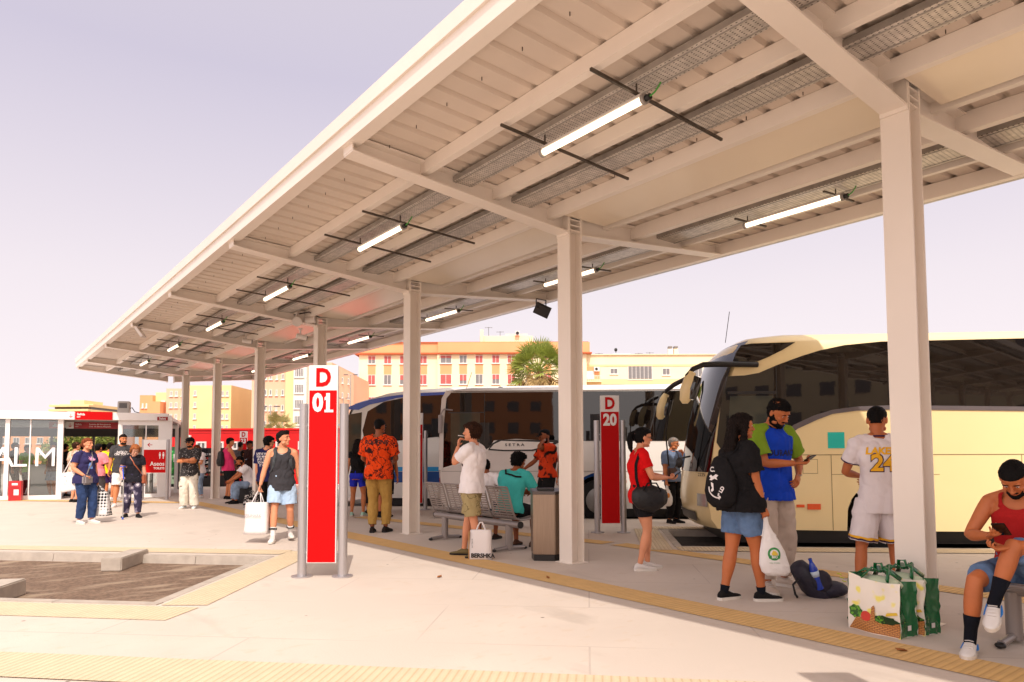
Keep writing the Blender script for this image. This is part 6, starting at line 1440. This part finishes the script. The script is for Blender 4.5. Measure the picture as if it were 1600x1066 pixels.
# 8 seated man in teal
TL_ = cloth('teal_tee', C(66, 178, 172), .07, .3)
r = person('seated man in teal T shirt with black strap on the bench next to the bin', (5.82, 7.56), 58, 1.70, skin='brown', vox=.008, pelvis=(0, 0, .55), lean=20, head=(-14, 12, 0), hair='curly', hcol='black', aL=(-.14, .40), aR=(.14, .42), kneeL=(-.2, 1, .6), kneeR=(.2, 1, .6), hL=(-.08, .42, .78), hR=(.08, .44, .78), eL=(-1, -.3, -.6), eR=(1, -.3, -.6), curl=(40, 40),
    top=TL_, topo=.026, sleeves=.72, hem=.04, legs=BLKC, legl=.45, lego=.03, shoes=[cloth('sandal_brown', C(90, 60, 44)), SOLEB, None])
m_, _ = strap(r, [(.16, .05, 1.0), (.12, -.02, 1.02), (.02, -.10, 1.10), (-.08, -.06, 1.16), (-.14, .08, 1.16)], .012); m_.build('cross_strap', BLKC, r['t'])

# 9 man with cap on the phone
OB = overlay(cloth('orange_camo', C(206, 62, 24), .1, .3), C(40, 20, 16), 5.5, .54, soft=.03, detail=4)
CAPB = cloth('cap_black', C(20, 19, 21), .05, .1)
r = person('man in black cap and orange patterned shirt phoning behind the bin', (8.12, 9.45), 205, 1.74, skin='brown', vox=.009, hair='fade', hcol='black', beard=1, cap=CAPB, head=(0, 12, 0), hL=(-.10, .10, 1.56), hR=(.38, .28, 1.02), eL=(-.6, .5, -1), eR=(.5, -.6, -.5), dL=(.1, .0, 1), pL=(1, .0, 0), curl=(50, 30), top=OB, topo=.03, sleeves=.75, hem=.08, legs=BLKC, legl=.5, lego=.03, shoes=TB)
phone(r, 'L', 'phone held to the ear of the man in the black cap', (1, .2, 0), (.02, .02, .0))
w_ = r['J']['wL'].lerp(r['J']['eL'], .12); MB().tube([w_+V((.031*math.cos(a), .031*math.sin(a), 0)) for a in [2*PI*i/14 for i in range(15)]], .008, 6, cap=False).build('watch', GALV2, r['t'], True)
r = person('dark haired person in black partly hidden behind the man with the cap', (10.55, 12.0), 70, 1.66, skin='olive', hair='curly', hcol='black', top=BLKC, legs=BLKC, legl=.97, shoes=TB)
backpack(r, 'black backpack visible behind the man with the cap')

# 11 seated person behind the smoker
r = person('person in white seated on the bench, mostly hidden behind the smoking man', (6.0, 8.50), 75, 1.62, skin='brown', vox=.010, pelvis=(0, 0, .55), lean=28, head=(20, 25, 0), hair='short', hcol='black', aL=(-.14, .38), aR=(.14, .36), kneeL=(-.2, 1, .6), kneeR=(.2, 1, .6), hL=(-.25, .30, .88), hR=(.25, .28, .86), eL=(-1, -.3, -.6), eR=(1, -.3, -.6), top=WT, topo=.03, sleeves=.7, hem=.05, legs=DEND, legl=.5, lego=.03, shoes=[cloth('sandal_dark', C(50, 34, 28)), SOLEB, WSH])

# 12 man in orange print shirt
OP = overlay(cloth('orange_print_shirt', C(226, 70, 18), .05, .25), C(60, 24, 20), 9, .022, 'lines', soft=.012, invert=True, detail=5); overlay(OP, C(50, 22, 20), 7, .60, soft=.02, detail=6)
r = person('tall man in orange shirt with black print and khaki trousers seen from behind', (5.37, 10.55), 84, 1.90, skin='brown', vox=.009, hair='fade', hcol='black', head=(-8, 4, 0), glasses='clear', hL=(-.18, .28, 1.05), hR=(.16, .30, 1.08), eL=(-.7, -.5, -1), eR=(.7, -.5, -1), aL=(-.09, .0), aR=(.10, .06), top=OP, topo=.036, sleeves=.80, hem=-.03, legs=cloth('khaki_trousers', C(178, 140, 74), .07, .3), legl=.96, lego=.028, shoes=[cloth('loafer', C(40, 32, 30)), SOLEB, None])
pr(r, 'ROUTINE', .085, M('print_dark', C(60, 28, 24), .8), .86, bold=.004)

# 13-15 group behind him
r = person('woman in black top and bright blue shorts with long dark hair seen from behind', (6.45, 13.62), 86, 1.62, 'f', 'tan', vox=.010, hair='long', hcol='dark', top=BLKC, topo=.01, sleeves=.3, hem=.22, legs=cloth('blue_shorts', C(40, 50, 190), .1, .2), legl=.28, lego=.008, shoes=[cloth('mint_shoe', C(176, 214, 196)), SOLEW, None], aL=(-.13, 0), aR=(.13, .02), hR=(.2, .2, 1.1))
r = person('woman with glasses facing us behind the woman in blue shorts', (7.0, 14.05), 262, 1.58, 'f', 'tan', vox=.011, hair='bob', hcol='brown', glasses='clear', top=cloth('dark_top', C(40, 36, 42)), topo=.016, hem=0, legs=cloth('dark_trousers', C(36, 34, 40)), legl=.8, shoes=TB, hL=(-.1, .2, 1.1))
t = thing('shoulder_bag', 'black handbag beside the woman in blue shorts', 'handbag', (6.60, 13.45, .72), math.radians(-30)); MB().ell((0, 0, .12), (.13, .07, .14)).build('bag_body', BLKN, t, 2); MB().tube([(-.08, 0, .22), (-.05, .05, .5), (.05, .08, .64), (.07, 0, .22)], .006, 5).build('handle', BLKN, t, True)
r = person('person with a black backpack mostly hidden behind the man in the orange print shirt', (6.76, 13.0), 95, 1.66, skin='olive', vox=.011, hair='short', hcol='dark', top=BLKC, legs=BLKC, legl=.5, lego=.03, shoes=TB, socks=(BSOCK, .1))
backpack(r, 'black backpack with white stripes beside the man in the orange print shirt', .30, .48, .18, .55, x=.06)
r = person('person hidden behind the D 01 sign except for one hand', (5.36, 13.05), 275, 1.62, skin='fair', vox=.012, hair='short', hcol='brown', top=BLKC, legs=BLKC, legl=.5, shoes=TB, hL=(-.36, .1, .86), eL=(-.6, -.4, -.5))

# 16 man in grey tank top with bag
GT = cloth('grey_tank', C(58, 56, 60), .08, .3); LB_ = cloth('pale_blue_shorts', C(172, 196, 222), .04, .25)
r = person('man in dark tank top and pale blue shorts walking with a big white carrier bag', (3.72, 10.45), 287, 1.66, skin='fair', vox=.0085, hair='quiff', hcol='dark', head=(58, -4, 0), aR=(.12, .20), aL=(-.14, -.12), aLz=.02, footyaw=(8, -8), footpitch=(-8, 0), hR=(.34, .10, .80), hL=(-.28, -.05, .86), eR=(.7, -.6, -.2), curl=(40, 80), top=GT, tank=True, topo=.03, hem=-.05, legs=LB_, legl=.40, lego=.045, shoes=TR, socks=(WSOCK, .34))
for q in 'LR':
    J = r['J']
    for f in (.26, .30):
        c = J['a'+q].lerp(J['k'+q], f); d = (J['k'+q]-J['a'+q]).normalized(); a = d.cross(V((0, 1, 0))).normalized(); b = d.cross(a); MB().tube([c+(a*math.cos(t_)+b*math.sin(t_))*.052 for t_ in [2*PI*i/16 for i in range(17)]], .005, 5, cap=False).build('sock_stripe', BLKC, r['t'])
MB().tube([r['Nk']+r['Rc'] @ V((.07*math.cos(t_), .06+.05*math.sin(t_), .01-.05*(1+math.sin(t_)))) for t_ in [math.radians(170+i*20) for i in range(0)]+[math.radians(160-i*16) for i in range(-2, 11)][::1]], .003, 5, cap=False).build('necklace', GALV2, r['t'])
bp_ = backpack(r, 'dark grey backpack on the man in the dark tank top', .28, .42, .15, .6, M('pack_grey', C(54, 58, 62), .6, bump=.4)); shoulder_straps(r, bp_, MATS['pack_grey'])
hw = W(r, r['J']['wR']+(r['J']['wR']-r['J']['eR']).normalized()*.08)
t, T_ = carrier('carrier_bag', 'large white carrier bag with striped handles held by the man in the dark tank top', (hw.x-.02, hw.y-.01, hw.z-.63), math.radians(-44), .34, .16, .46, PAPERW, hmat=PAPERW, hand=hw, seed=7, taper=.95)
text('lettering', 'PRIMARK', .06, M('pale_letters', C(170, 164, 166), .6), t, (-.02, -.09, .27), (1, 0, 0), extrude=.001)
# 17 navy T shirt
NV = cloth('navy_tee', C(34, 34, 78), .08, .25)
r = person('man in navy T shirt with white writing on the back behind the white carrier bag', (4.68, 14.0), 84, 1.67, skin='fair', vox=.009, hair='full', hcol='black', head=(-40, 5, 0), glasses='sun', hL=(-.23, .02, .86), top=NV, topo=.032, sleeves=.8, hem=-.05, legs=BLKC, legl=.97, lego=.028, shoes=TB)
for i, s in enumerate(('LIFE IS WHAT', 'YOU MAKE IT', 'IF IT DOES', 'SO MUCH', 'IT WILL')): pr(r, s, .062, WPR, .86-.095*i, bold=.002, x=.0)
# 18 seated man white tee with suitcase
t = thing('suitcase', 'black suitcase lying under the seated man in jeans', 'suitcase', (5.95, 19.1, 0), .4); MB().box((-.22, -.3, .03), (.22, .3, .42)).build('shell', BLKN, t, bevel=.04); MB().box((-.2, -.28, 0), (.2, .28, .03)).build('wheels', SOLEB, t)
r = person('seated bearded man in white T shirt and jeans leaning on his knees', (5.95, 19.1), 212, 1.70, skin='olive', pelvis=(0, 0, .50), lean=24, head=(10, 22, 0), hair='short', hcol='black', beard=1, aL=(-.16, .40), aR=(.16, .42), kneeL=(-.3, 1, .8), kneeR=(.3, 1, .8), hL=(-.04, .52, .62), hR=(.06, .54, .62), eL=(-1, -.3, -.6), eR=(1, -.3, -.6), top=WT, topo=.03, sleeves=.62, hem=.05, legs=DENL, legl=.95, lego=.03, shoes=TB)
SPT = overlay(cloth('spotted', C(30, 28, 30)), C(220, 214, 210), 22, .52, soft=.04, detail=2)
carrier('patterned_bag', 'black and white patterned bag on the ground behind the white carrier bag', (5.52, 17.6, 0), .2, .34, .2, .30, SPT, hh=.1, seed=3)
r = person('dark skinned man in dark brown T shirt standing behind the seated man in jeans', (6.62, 21.3), 235, 1.72, skin='brown', hair='short', hcol='black', cap=CAPB, glasses='sun', top=cloth('brown_tee', C(50, 28, 28)), topo=.03, sleeves=.75, hem=-.02, legs=BLKC, legl=.97, shoes=TB, hR=(.22, .2, .95))
phone(r, 'R', 'phone in the hand of the man in dark brown', (0, -.4, .8), (0, .05, .02))
r = person('man in dark grey shirt seen from behind below the D 23 sign', (6.70, 22.6), 95, 1.70, skin='brown', hair='fade', hcol='black', top=cloth('grey_shirt', C(84, 80, 84)), topo=.03, sleeves=.9, hem=-.02, legs=BLKC, legl=.97, lego=.025, shoes=TB)
r = person('person in tan shorts with raised knee behind the man in pink', (6.55, 22.0), 10, 1.60, skin='brown', hair='short', hcol='black', pelvis=(0, 0, .72), lean=8, aL=(-.1, .36), aR=(.1, .42), aRz=.22, kneeR=(.1, 1, .6), kneeL=(-.1, 1, .3), top=BLKC, topo=.03, legs=cloth('tan_shorts', C(150, 128, 104)), legl=.46, lego=.03, shoes=TR)
PK = cloth('pink_tank', C(222, 56, 110), .05, .2)
r = person('man in bright pink tank top and black shorts with a black bag on his back', (5.94, 21.15), 42, 1.80, skin='tan', vox=.010, hair='short', hcol='black', head=(-10, 10, 0), top=PK, tank=True, topo=.028, hem=-.04, legs=BLKC, legl=.44, lego=.04, shoes=TB, hL=(-.12, .32, 1.15), hR=(.12, .34, 1.1), eL=(-.5, -.3, -1), eR=(.5, -.3, -1))
phone(r, 'R', 'phone held up by the man in the pink tank top', (0, -.5, .8), (0, .05, .02))
backpack(r, 'black backpack of the man in the pink tank top', .26, .44, .16, .5, y=-.2)
# 22 man with cap and cargo trousers
SPK = overlay(cloth('speckled_tee', C(54, 50, 50), .2, .3), C(200, 192, 188), 34, .64, soft=.03, detail=4)
CGO = overlay(cloth('cream_cargo', C(226, 216, 200), .04, .4), C(120, 108, 98), 12, .70, soft=.02)
r = person('bearded man in black cap, speckled T shirt and cream cargo trousers with folded arms', (4.20, 18.1), 275, 1.72, skin='tan', vox=.0095, hair='full', hcol='dark', beard=3, cap=CAPB, glasses='sun', head=(-10, 4, 0), hL=(.08, .22, 1.16), hR=(-.08, .26, 1.20), eL=(-1, -.2, -.8), eR=(1, -.2, -.8), curl=(30, 30), top=SPK, topo=.036, sleeves=.85, hem=-.06, legs=CGO, legl=.99, lego=.045, shoes=[cloth('pale_shoe', C(206, 214, 214)), SOLEW, WSH], aL=(-.13, .02), aR=(.12, .0))
J = r['J']; MB().box((-.02, -.07, -.08), (.03, .07, .08), Matrix.Translation(r['P'].lerp(J['kR'], .75)+V((.10, 0, 0)))).build('cargo_pocket', CGO, r['t'], bevel=.02)
r = person('auburn haired woman in white T shirt and jeans behind the man with folded arms', (5.42, 22.2), 245, 1.62, 'f', 'fair', hair='bob', hcol='auburn', head=(10, 38, 0), lean=6, top=WT, topo=.02, hem=-.04, legs=DENL, legl=.95, lego=.025, shoes=TR, hL=(-.05, .3, 1.1), hR=(.05, .3, 1.1))
t = thing('shoulder_bag', 'mustard yellow shoulder bag of the auburn haired woman', 'shoulder bag', (5.2, 21.7, .74), .3); MB().ell((0, 0, .16), (.12, .06, .19)).build('bag_body', cloth('mustard', C(206, 146, 30)), t, 2); MB().tube([(-.07, 0, .3), (-.03, 0, .6), (.03, 0, .6), (.07, 0, .3)], .008, 5).build('handle', MATS['cloth_mustard'], t, True)
# people by the kiosk
DGT = cloth('charcoal_tee', C(64, 62, 64), .06, .25)
r = person('tall man in charcoal T shirt with white print walking behind the woman with the crutch', (3.02, 19.9), 292, 1.82, skin='tan', vox=.010, hair='short', hcol='dark', beard=1, head=(28, 2, 0), aR=(.11, .15), aL=(-.11, -.1), top=DGT, topo=.03, sleeves=.8, hem=-.03, legs=cloth('white_shorts', C(228, 222, 218), .03), legl=.48, lego=.035, shoes=TR)
pr(r, 'HOLD', .08, WPR, .76, back=False, shear=.2); pr(r, 'ON TOUR', .07, WPR, .68, back=False, shear=.2)
NT = cloth('navy_woman_tee', C(48, 44, 84), .08, .2)
r = person('woman in navy T shirt with flower print and dark blue jeans carrying several bags', (1.74, 15.5), 340, 1.63, 'f', 'fair', fat=1.22, vox=.009, hair='bun', hcol='auburn', head=(14, 0, 0), hR=(.16, .16, .98), hL=(-.24, .03, .84), eR=(.8, -.8, -.5), curl=(70, 45), aR=(.09, -.02), aL=(-.09, .10), top=NT, topo=.02, sleeves=.62, hem=-.02, legs=DEND, legl=.97, lego=.028, shoes=TR)
PPK = M('print_pink', C(214, 150, 190), .8); PBL = M('print_blue', C(110, 150, 220), .8)
def patch(res, poly, s_, x, mat, back=False):
    sp_, Rc = res['spine'](s_); link('print', wrap(flat([(-p if not back else p, q) for p, q in poly]), res['bvh'], sp_+Rc @ V((x, 0, 0)), Rc @ V((-1 if not back else 1, 0, 0)), Rc @ V((0, 0, 1)), .004, mx=.02), mat, res['t'])
for a in (-60, -30, 0, 30, 60):
    ca, sa = math.cos(math.radians(a+90)), math.sin(math.radians(a+90)); patch(r, [(0, 0), (ca*.05-sa*.014, sa*.05+ca*.014), (ca*.10, sa*.10), (ca*.05+sa*.014, sa*.05-ca*.014)], .70, -.02, PPK)
patch(r, [(-.05, 0), (-.05, .05), (.0, .06), (.02, .0)], .55, .03, PBL); patch(r, [(-.05, -.06), (-.05, -.015), (.03, -.015), (.03, -.06)], .55, .02, PBL)
GRB = M('grey_leather', C(136, 128, 130), .5, bump=.2)
c = r['P']+V((.10, .17, .0)); t = thing('handbag', 'grey crossbody handbag in front of the woman in navy', 'handbag', (0, 0, 0)); t.matrix_world = r['M'] @ Matrix.Translation(c) @ Matrix.Rotation(.3, 4, 'Z')
MB().box((-.13, -.035, -.10), (.12, .045, .08)).build('bag_body', GRB, t, bevel=.03); m_, _ = strap(r, [(.10, .17, 1.0), (-.0, .17, 1.2), (-.06, .10, 1.38), (-.10, .0, 1.46), (-.08, -.12, 1.3)], .010); o = m_.build('shoulder_strap', GRB); o.parent = t; o.matrix_basis = t.matrix_world.inverted() @ r['M']
TOT = overlay(cloth('tote_white', C(230, 222, 220), .03), C(150, 140, 150), 20, .66, soft=.03)
c = W(r, V((.21, -.10, .62))); carrier('tote_bag', 'white patterned tote bag on the shoulder of the woman in navy', c, math.radians(-10), .32, .10, .36, TOT, hand=W(r, V((.16, -.02, 1.38))), tilt=-10, seed=11)
DMD = overlay(cloth('diamond_bag', C(226, 222, 220), .02), C(34, 36, 44), 17, .42, 'grid', soft=.05, invert=True)
hw = W(r, r['J']['wL']+V((0, .03, -.08))); carrier('shopping_bag', 'black and white diamond patterned shopping bag in the hand of the woman in navy', (hw.x+.06, hw.y+.0, .13), math.radians(-36), .36, .2, .46, DMD, hand=hw, taper=.72, seed=13)
TRI = overlay(overlay(cloth('triangle_trousers', C(120, 112, 130), .1), C(54, 48, 70), 8, .45, 'cells', soft=.02), C(206, 198, 204), 8, .22, 'cells', soft=.02, invert=True)
BLT = cloth('black_tee', C(36, 34, 42), .06, .2)
r = person('short woman with ginger hair, black T shirt and patterned trousers walking with a crutch', (2.70, 16.4), 306, 1.54, 'f', 'pale', fat=1.14, vox=.009, hair='bob', hcol='ginger', head=(6, 28, 0), lean=6, glasses='clear', hR=(.24, .22, .95), hL=(-.26, .05, .85), eR=(.6, -1, -.3), curl=(30, 90), dR=(0, 1, -.1), pR=(0, 0, -1), aR=(.12, -.10), aL=(-.10, .16), footyaw=(10, -30), top=BLT, topo=.018, sleeves=.62, hem=.0, legs=TRI, legl=.97, lego=.028, shoes=TB)
h_ = r['J']['wR']+V((0, .10, -.02)); t = thing('crutch', 'blue and silver crutch held by the woman with ginger hair', 'crutch', (0, 0, 0)); t.matrix_world = r['M']
CB = M('crutch_blue', C(40, 80, 190), .4); ft_ = V((h_.x+.02, h_.y+.20, .0)); MB().tube([h_, h_.lerp(ft_, .96)], .011, 8).build('shaft', GALV2, t, True); MB().tube([h_.lerp(ft_, .95), ft_+V((0, 0, .005))], .018, 10).build('foot', CB, t, True)
MB().tube([h_-V((0, .1, 0)), h_+V((0, .03, .0))], .016, 8).build('grip', CB, t, True); MB().tube([h_, h_+V((0, -.10, .12)), h_+V((.0, -.16, .22))], .012, 8).build('arm_stem', CB, t, True)
e_ = h_+V((0, -.16, .24)); MB().tube([e_+V((.05*math.cos(a), .05*math.sin(a), 0)) for a in [math.radians(-50+i*28) for i in range(11)]], .012, 6, cap=True).build('cuff', CB, t, True)
BRL = M('tan_leather', C(160, 84, 52), .5); c = r['P']+V((-.20, .06, .02)); t = thing('handbag', 'brown crossbody bag at the hip of the woman with ginger hair', 'handbag', (0, 0, 0)); t.matrix_world = r['M'] @ Matrix.Translation(c) @ Matrix.Rotation(1.2, 4, 'Z')
MB().box((-.10, -.03, -.12), (.10, .04, .07)).build('bag_body', BRL, t, bevel=.02); m_, _ = strap(r, [(-.18, .08, 1.0), (-.06, .14, 1.16), (.04, .12, 1.32), (.10, .02, 1.45), (.08, -.1, 1.34)], .010); o = m_.build('shoulder_strap', BRL); o.parent = t; o.matrix_basis = t.matrix_world.inverted() @ r['M']
r = person('man in salmon pink shirt and black cap going into the kiosk', (2.66, 21.3), 92, 1.60, skin='tan', hair='short', hcol='black', cap=CAPB, top=cloth('salmon_tee', C(222, 132, 140), .05), topo=.034, sleeves=.85, hem=-.03, legs=cloth('dark_grey_trousers', C(70, 64, 66)), legl=.97, lego=.03, shoes=TB, hR=(.28, .15, .95))
r = person('person in bright yellow T shirt at the kiosk doorway', (3.15, 22.9), 88, 1.66, skin='tan', hair='short', hcol='dark', top=cloth('yellow_tee', C(236, 212, 20), .04), topo=.034, sleeves=.8, hem=-.04, legs=cloth('purple_shorts', C(60, 40, 90)), legl=.46, lego=.03, shoes=TR)
r = person('child in white T shirt and patterned shorts beside the person in yellow', (3.34, 23.1), 80, 1.22, skin='fair', child=True, hair='short', hcol='dark', top=WT, topo=.04, sleeves=.8, hem=-.04, legs=TRI, legl=.46, lego=.035, shoes=TR)
BGC = overlay(cloth('beige_camo', C(206, 178, 156), .08), C(160, 128, 108), 9, .56, soft=.05)
r = person('man in beige patterned shirt entering the kiosk at the left of the doorway', (2.28, 22.6), 60, 1.66, skin='fair', hair='short', hcol='brown', top=BGC, topo=.034, sleeves=1.2, hem=-.03, legs=DEND, legl=.5, lego=.03, shoes=TB)
r = person('person in black T shirt inside the kiosk left of the doorway', (2.35, 26.1), 80, 1.66, skin='tan', hair='short', hcol='black', top=BLKC, topo=.03, legs=cloth('grey_shorts', C(120, 126, 140)), legl=.48, lego=.03, shoes=TB)
r = person('dark haired person in black deep inside the kiosk doorway', (3.5, 26.8), 88, 1.66, skin='tan', hair='full', hcol='black', top=BLKC, topo=.03, legs=BLKC, legl=.97, shoes=TB)
r = person('dark haired person in brown in the middle of the kiosk doorway', (3.0, 27.6), 92, 1.68, skin='tan', hair='short', hcol='black', top=cloth('brown_top', C(90, 60, 50)), topo=.03, legs=BLKC, legl=.97, shoes=TB)
r = person('person in cap and denim shorts behind the pane with the letter M', (2.02, 25.5), 250, 1.70, skin='fair', hair='short', hcol='dark', cap=cloth('grey_cap', C(90, 84, 86)), top=cloth('burgundy_top', C(84, 42, 54)), topo=.03, legs=DENL, legl=.46, lego=.035, shoes=TR)
r = person('person in lime green shirt behind the letter L inside the kiosk', (1.42, 27.0), 350, 1.62, skin='fair', hair='full', hcol='dark', top=cloth('lime_tee', C(150, 214, 20), .04), topo=.03, legs=BLKC, legl=.97, shoes=TB)
r = person('person in black standing at the kiosk counter left of the lime green shirt', (1.10, 27.4), 20, 1.70, skin='tan', hair='short', hcol='black', top=BLKC, topo=.03, legs=BLKC, legl=.97, shoes=TB)
# behind the D 20 sign
PT = overlay(cloth('black_white_blouse', C(214, 206, 204), .03), C(26, 24, 28), 11, .52, soft=.03, detail=4)
r = person('person in black and white patterned top half hidden behind the D 20 sign', (9.95, 9.6), 250, 1.62, 'f', 'fair', hair='full', hcol='black', top=PT, topo=.03, hem=-.04, sleeves=.7, legs=BLKC, legl=.97, lego=.03, shoes=TB)
r = person('person in brown top behind the left pole of the D 20 sign', (9.25, 10.1), 80, 1.60, 'f', 'tan', hair='long', hcol='black', top=cloth('mauve_top', C(150, 96, 84)), topo=.02, hem=.0, legs=BLKC, legl=.97, shoes=TB)
backpack(r, 'black backpack showing left of the D 20 sign', .26, .36, .15, .5, x=-.08)

# big shopping bags at the column
GRN2 = M('bag_glossy_green', C(10, 96, 52), .22, var=.12, vs=5, bump=.5, bs=9, coat=.4); BGW = M('bag_printed_front', C(238, 228, 214), .4, var=.02, bump=.2, bs=6)
overlay(BGW, C(240, 226, 110), 13, .62, soft=.05, detail=1)
def grocery(label, loc, rz, w_, h_, d_, seed, flip=1):
    t = thing('shopping_bag', label, 'shopping bag', loc, rz, 'printed shopping bags by the nearest column')
    rnd = random.Random(seed); nu, nvv = 14, 12
    def surf(f, mat, nm, nu=nu):
        vs = [f(i/nu, j/nvv) for j in range(nvv+1) for i in range(nu+1)]
        return MB().add(vs, [(j*(nu+1)+i, j*(nu+1)+i+1, (j+1)*(nu+1)+i+1, (j+1)*(nu+1)+i) for j in range(nvv) for i in range(nu)]).build(nm, mat, t, 2)
    nz = lambda a, b, c: noise.noise(V((a*3+seed, b*3, c*2)))
    lean = lambda v: .05*v*v
    top_ = lambda u: h_*(1-.06*math.sin(u*PI))-.03*u
    fr_f = lambda u, v: (-w_/2+w_*u+.012*nz(v, 3, 1)*v, -d_/2+.018*nz(u, v, 0)+lean(v)*.3-.012*math.sin(u*PI)*(1-v), top_(u)*v)
    bk_f = lambda u, v: (-w_/2+w_*u, d_/2+.02*nz(u, v, 5), top_(u)*v*.98)
    def sd_f(s): return lambda u, v: (s*(w_/2)+s*(-.055*(1-abs(2*u-1))*(.3+v)*1.0+.022*nz(u*2, v*3, s*4)), -d_/2+d_*u+lean(v)*.3*(1-u), top_(0 if s < 0 else 1)*v)
    front = surf(fr_f, BGW, 'printed_front'); surf(bk_f, BGW, 'printed_back'); surf(sd_f(1), GRN2, 'green_side'); surf(sd_f(-1), GRN2, 'green_side')
    MB().add([(-w_/2, -d_/2, .003), (w_/2, -d_/2, .003), (w_/2, d_/2, .003), (-w_/2, d_/2, .003)], [(0, 1, 2, 3)]).build('bottom', BGW, t)
    bv = BVHTree.FromPolygons([v.co.copy() for v in front.data.vertices], [tuple(p.vertices) for p in front.data.polygons])
    def art(poly, mat, o_, nm='print'): link(nm, wrap(flat(poly), bv, (0, 0, 0), (1, 0, 0), (0, 0, 1), o_, mx=.02), mat, t)
    BK = bricks(M('basket_print', C(206, 142, 76), .45), C(150, 92, 44), .035, .012, .003, plane='xz'); GL1 = overlay(M('lettuce_print', C(96, 160, 40), .45), C(36, 84, 26), 60, .5); TM = M('tomato_print', C(206, 52, 30), .35); DGN = overlay(M('dark_greens', C(24, 56, 24), .45), C(90, 150, 50), 40, .62)
    hw_ = w_/2
    art([(-hw_*.96, .005), (hw_*.98, .005), (hw_*.98, h_*.245), (-hw_*.62, h_*.245), (-hw_*.8, h_*.12)], BK, .003)
    blob = lambda cx, cz, rx, rz_, n=18, j=.0, s=0: [(cx+rx*math.cos(a)*(1+j*math.sin(a*5+s)), cz+rz_*math.sin(a)*(1+j*math.sin(a*7+s))) for a in [2*PI*i/n for i in range(n)]]
    art(blob(-hw_*.68, h_*.33, hw_*.26, h_*.11, 22, .12, 1), GL1, .0042); art(blob(-hw_*.25, h_*.28, hw_*.21, h_*.085), TM, .005); art(blob(hw_*.45, h_*.27, hw_*.5, h_*.07, 22, .15, 2), DGN, .0042); art(blob(hw_*.3, h_*.29, hw_*.12, h_*.05), GL1, .005)
    art([(-.015, h_*.2), (.02, h_*.2), (.02, h_*.45), (.008, h_*.49), (-.008, h_*.45)], BK, .0056); art([(hw_*.5, h_*.34), (hw_*.95, h_*.40), (hw_*.9, h_*.44), (hw_*.55, h_*.40)], EY, .005)
    # contents and tied handles
    ins = MB().ell((0, .0, h_*.86), (w_*.42, d_*.36, .05)).build('contents', M('bag_contents', C(190, 200, 170), .5, bump=.5), t, 2)
    hn = MB()
    for s in (-1, 1): hn.tube([(-w_*.25, s*d_*.4, h_*.93), (-w_*.1, s*d_*.2, h_+.05), (0, 0, h_+.02), (w_*.12, -s*d_*.15, h_+.06), (w_*.25, s*d_*.4, h_*.93)], [.02, .018, .02, .018, .02], 8, sq=.4)
    hn.tube([(-.03, -.02, h_+.02), (-.02, -.03, h_+.08), (.02, -.02, h_+.085), (.03, 0, h_+.02)], .013, 8, sq=.5); hn.tube([(-.03, 0, h_+.02), (-.10, -.03, h_+.03), (-.17, -.04, h_-.01)], [.02, .03, .012], 8, sq=.4)
    hn.build('tied_handles', GRN2, t, 2)
    MB().add([(w_/2+.004, -.02, .05), (w_/2+.004, .02, .05), (w_/2+.004, .02, .085), (w_/2+.004, -.02, .085)], [(0, 1, 2, 3)]).build('round_mark', WPR, t)
grocery('printed grocery bag with vegetables and green side, front one of two by the nearest column', (5.28, 2.42, 0), math.radians(-99), .40, .41, .20, 3)
grocery('printed grocery bag with green side standing behind the front one', (5.50, 2.35, 0), math.radians(-100), .40, .42, .18, 8)
# small litter near the bench foot
o = MB().box((6.28, 8.95, .004), (6.42, 9.02, .05)).build('crisp_packet', M('packet_scrap', C(200, 60, 50), .5), bevel=.01); tag(o, 'crumpled red and white packet on the ground under the bench', 'litter')
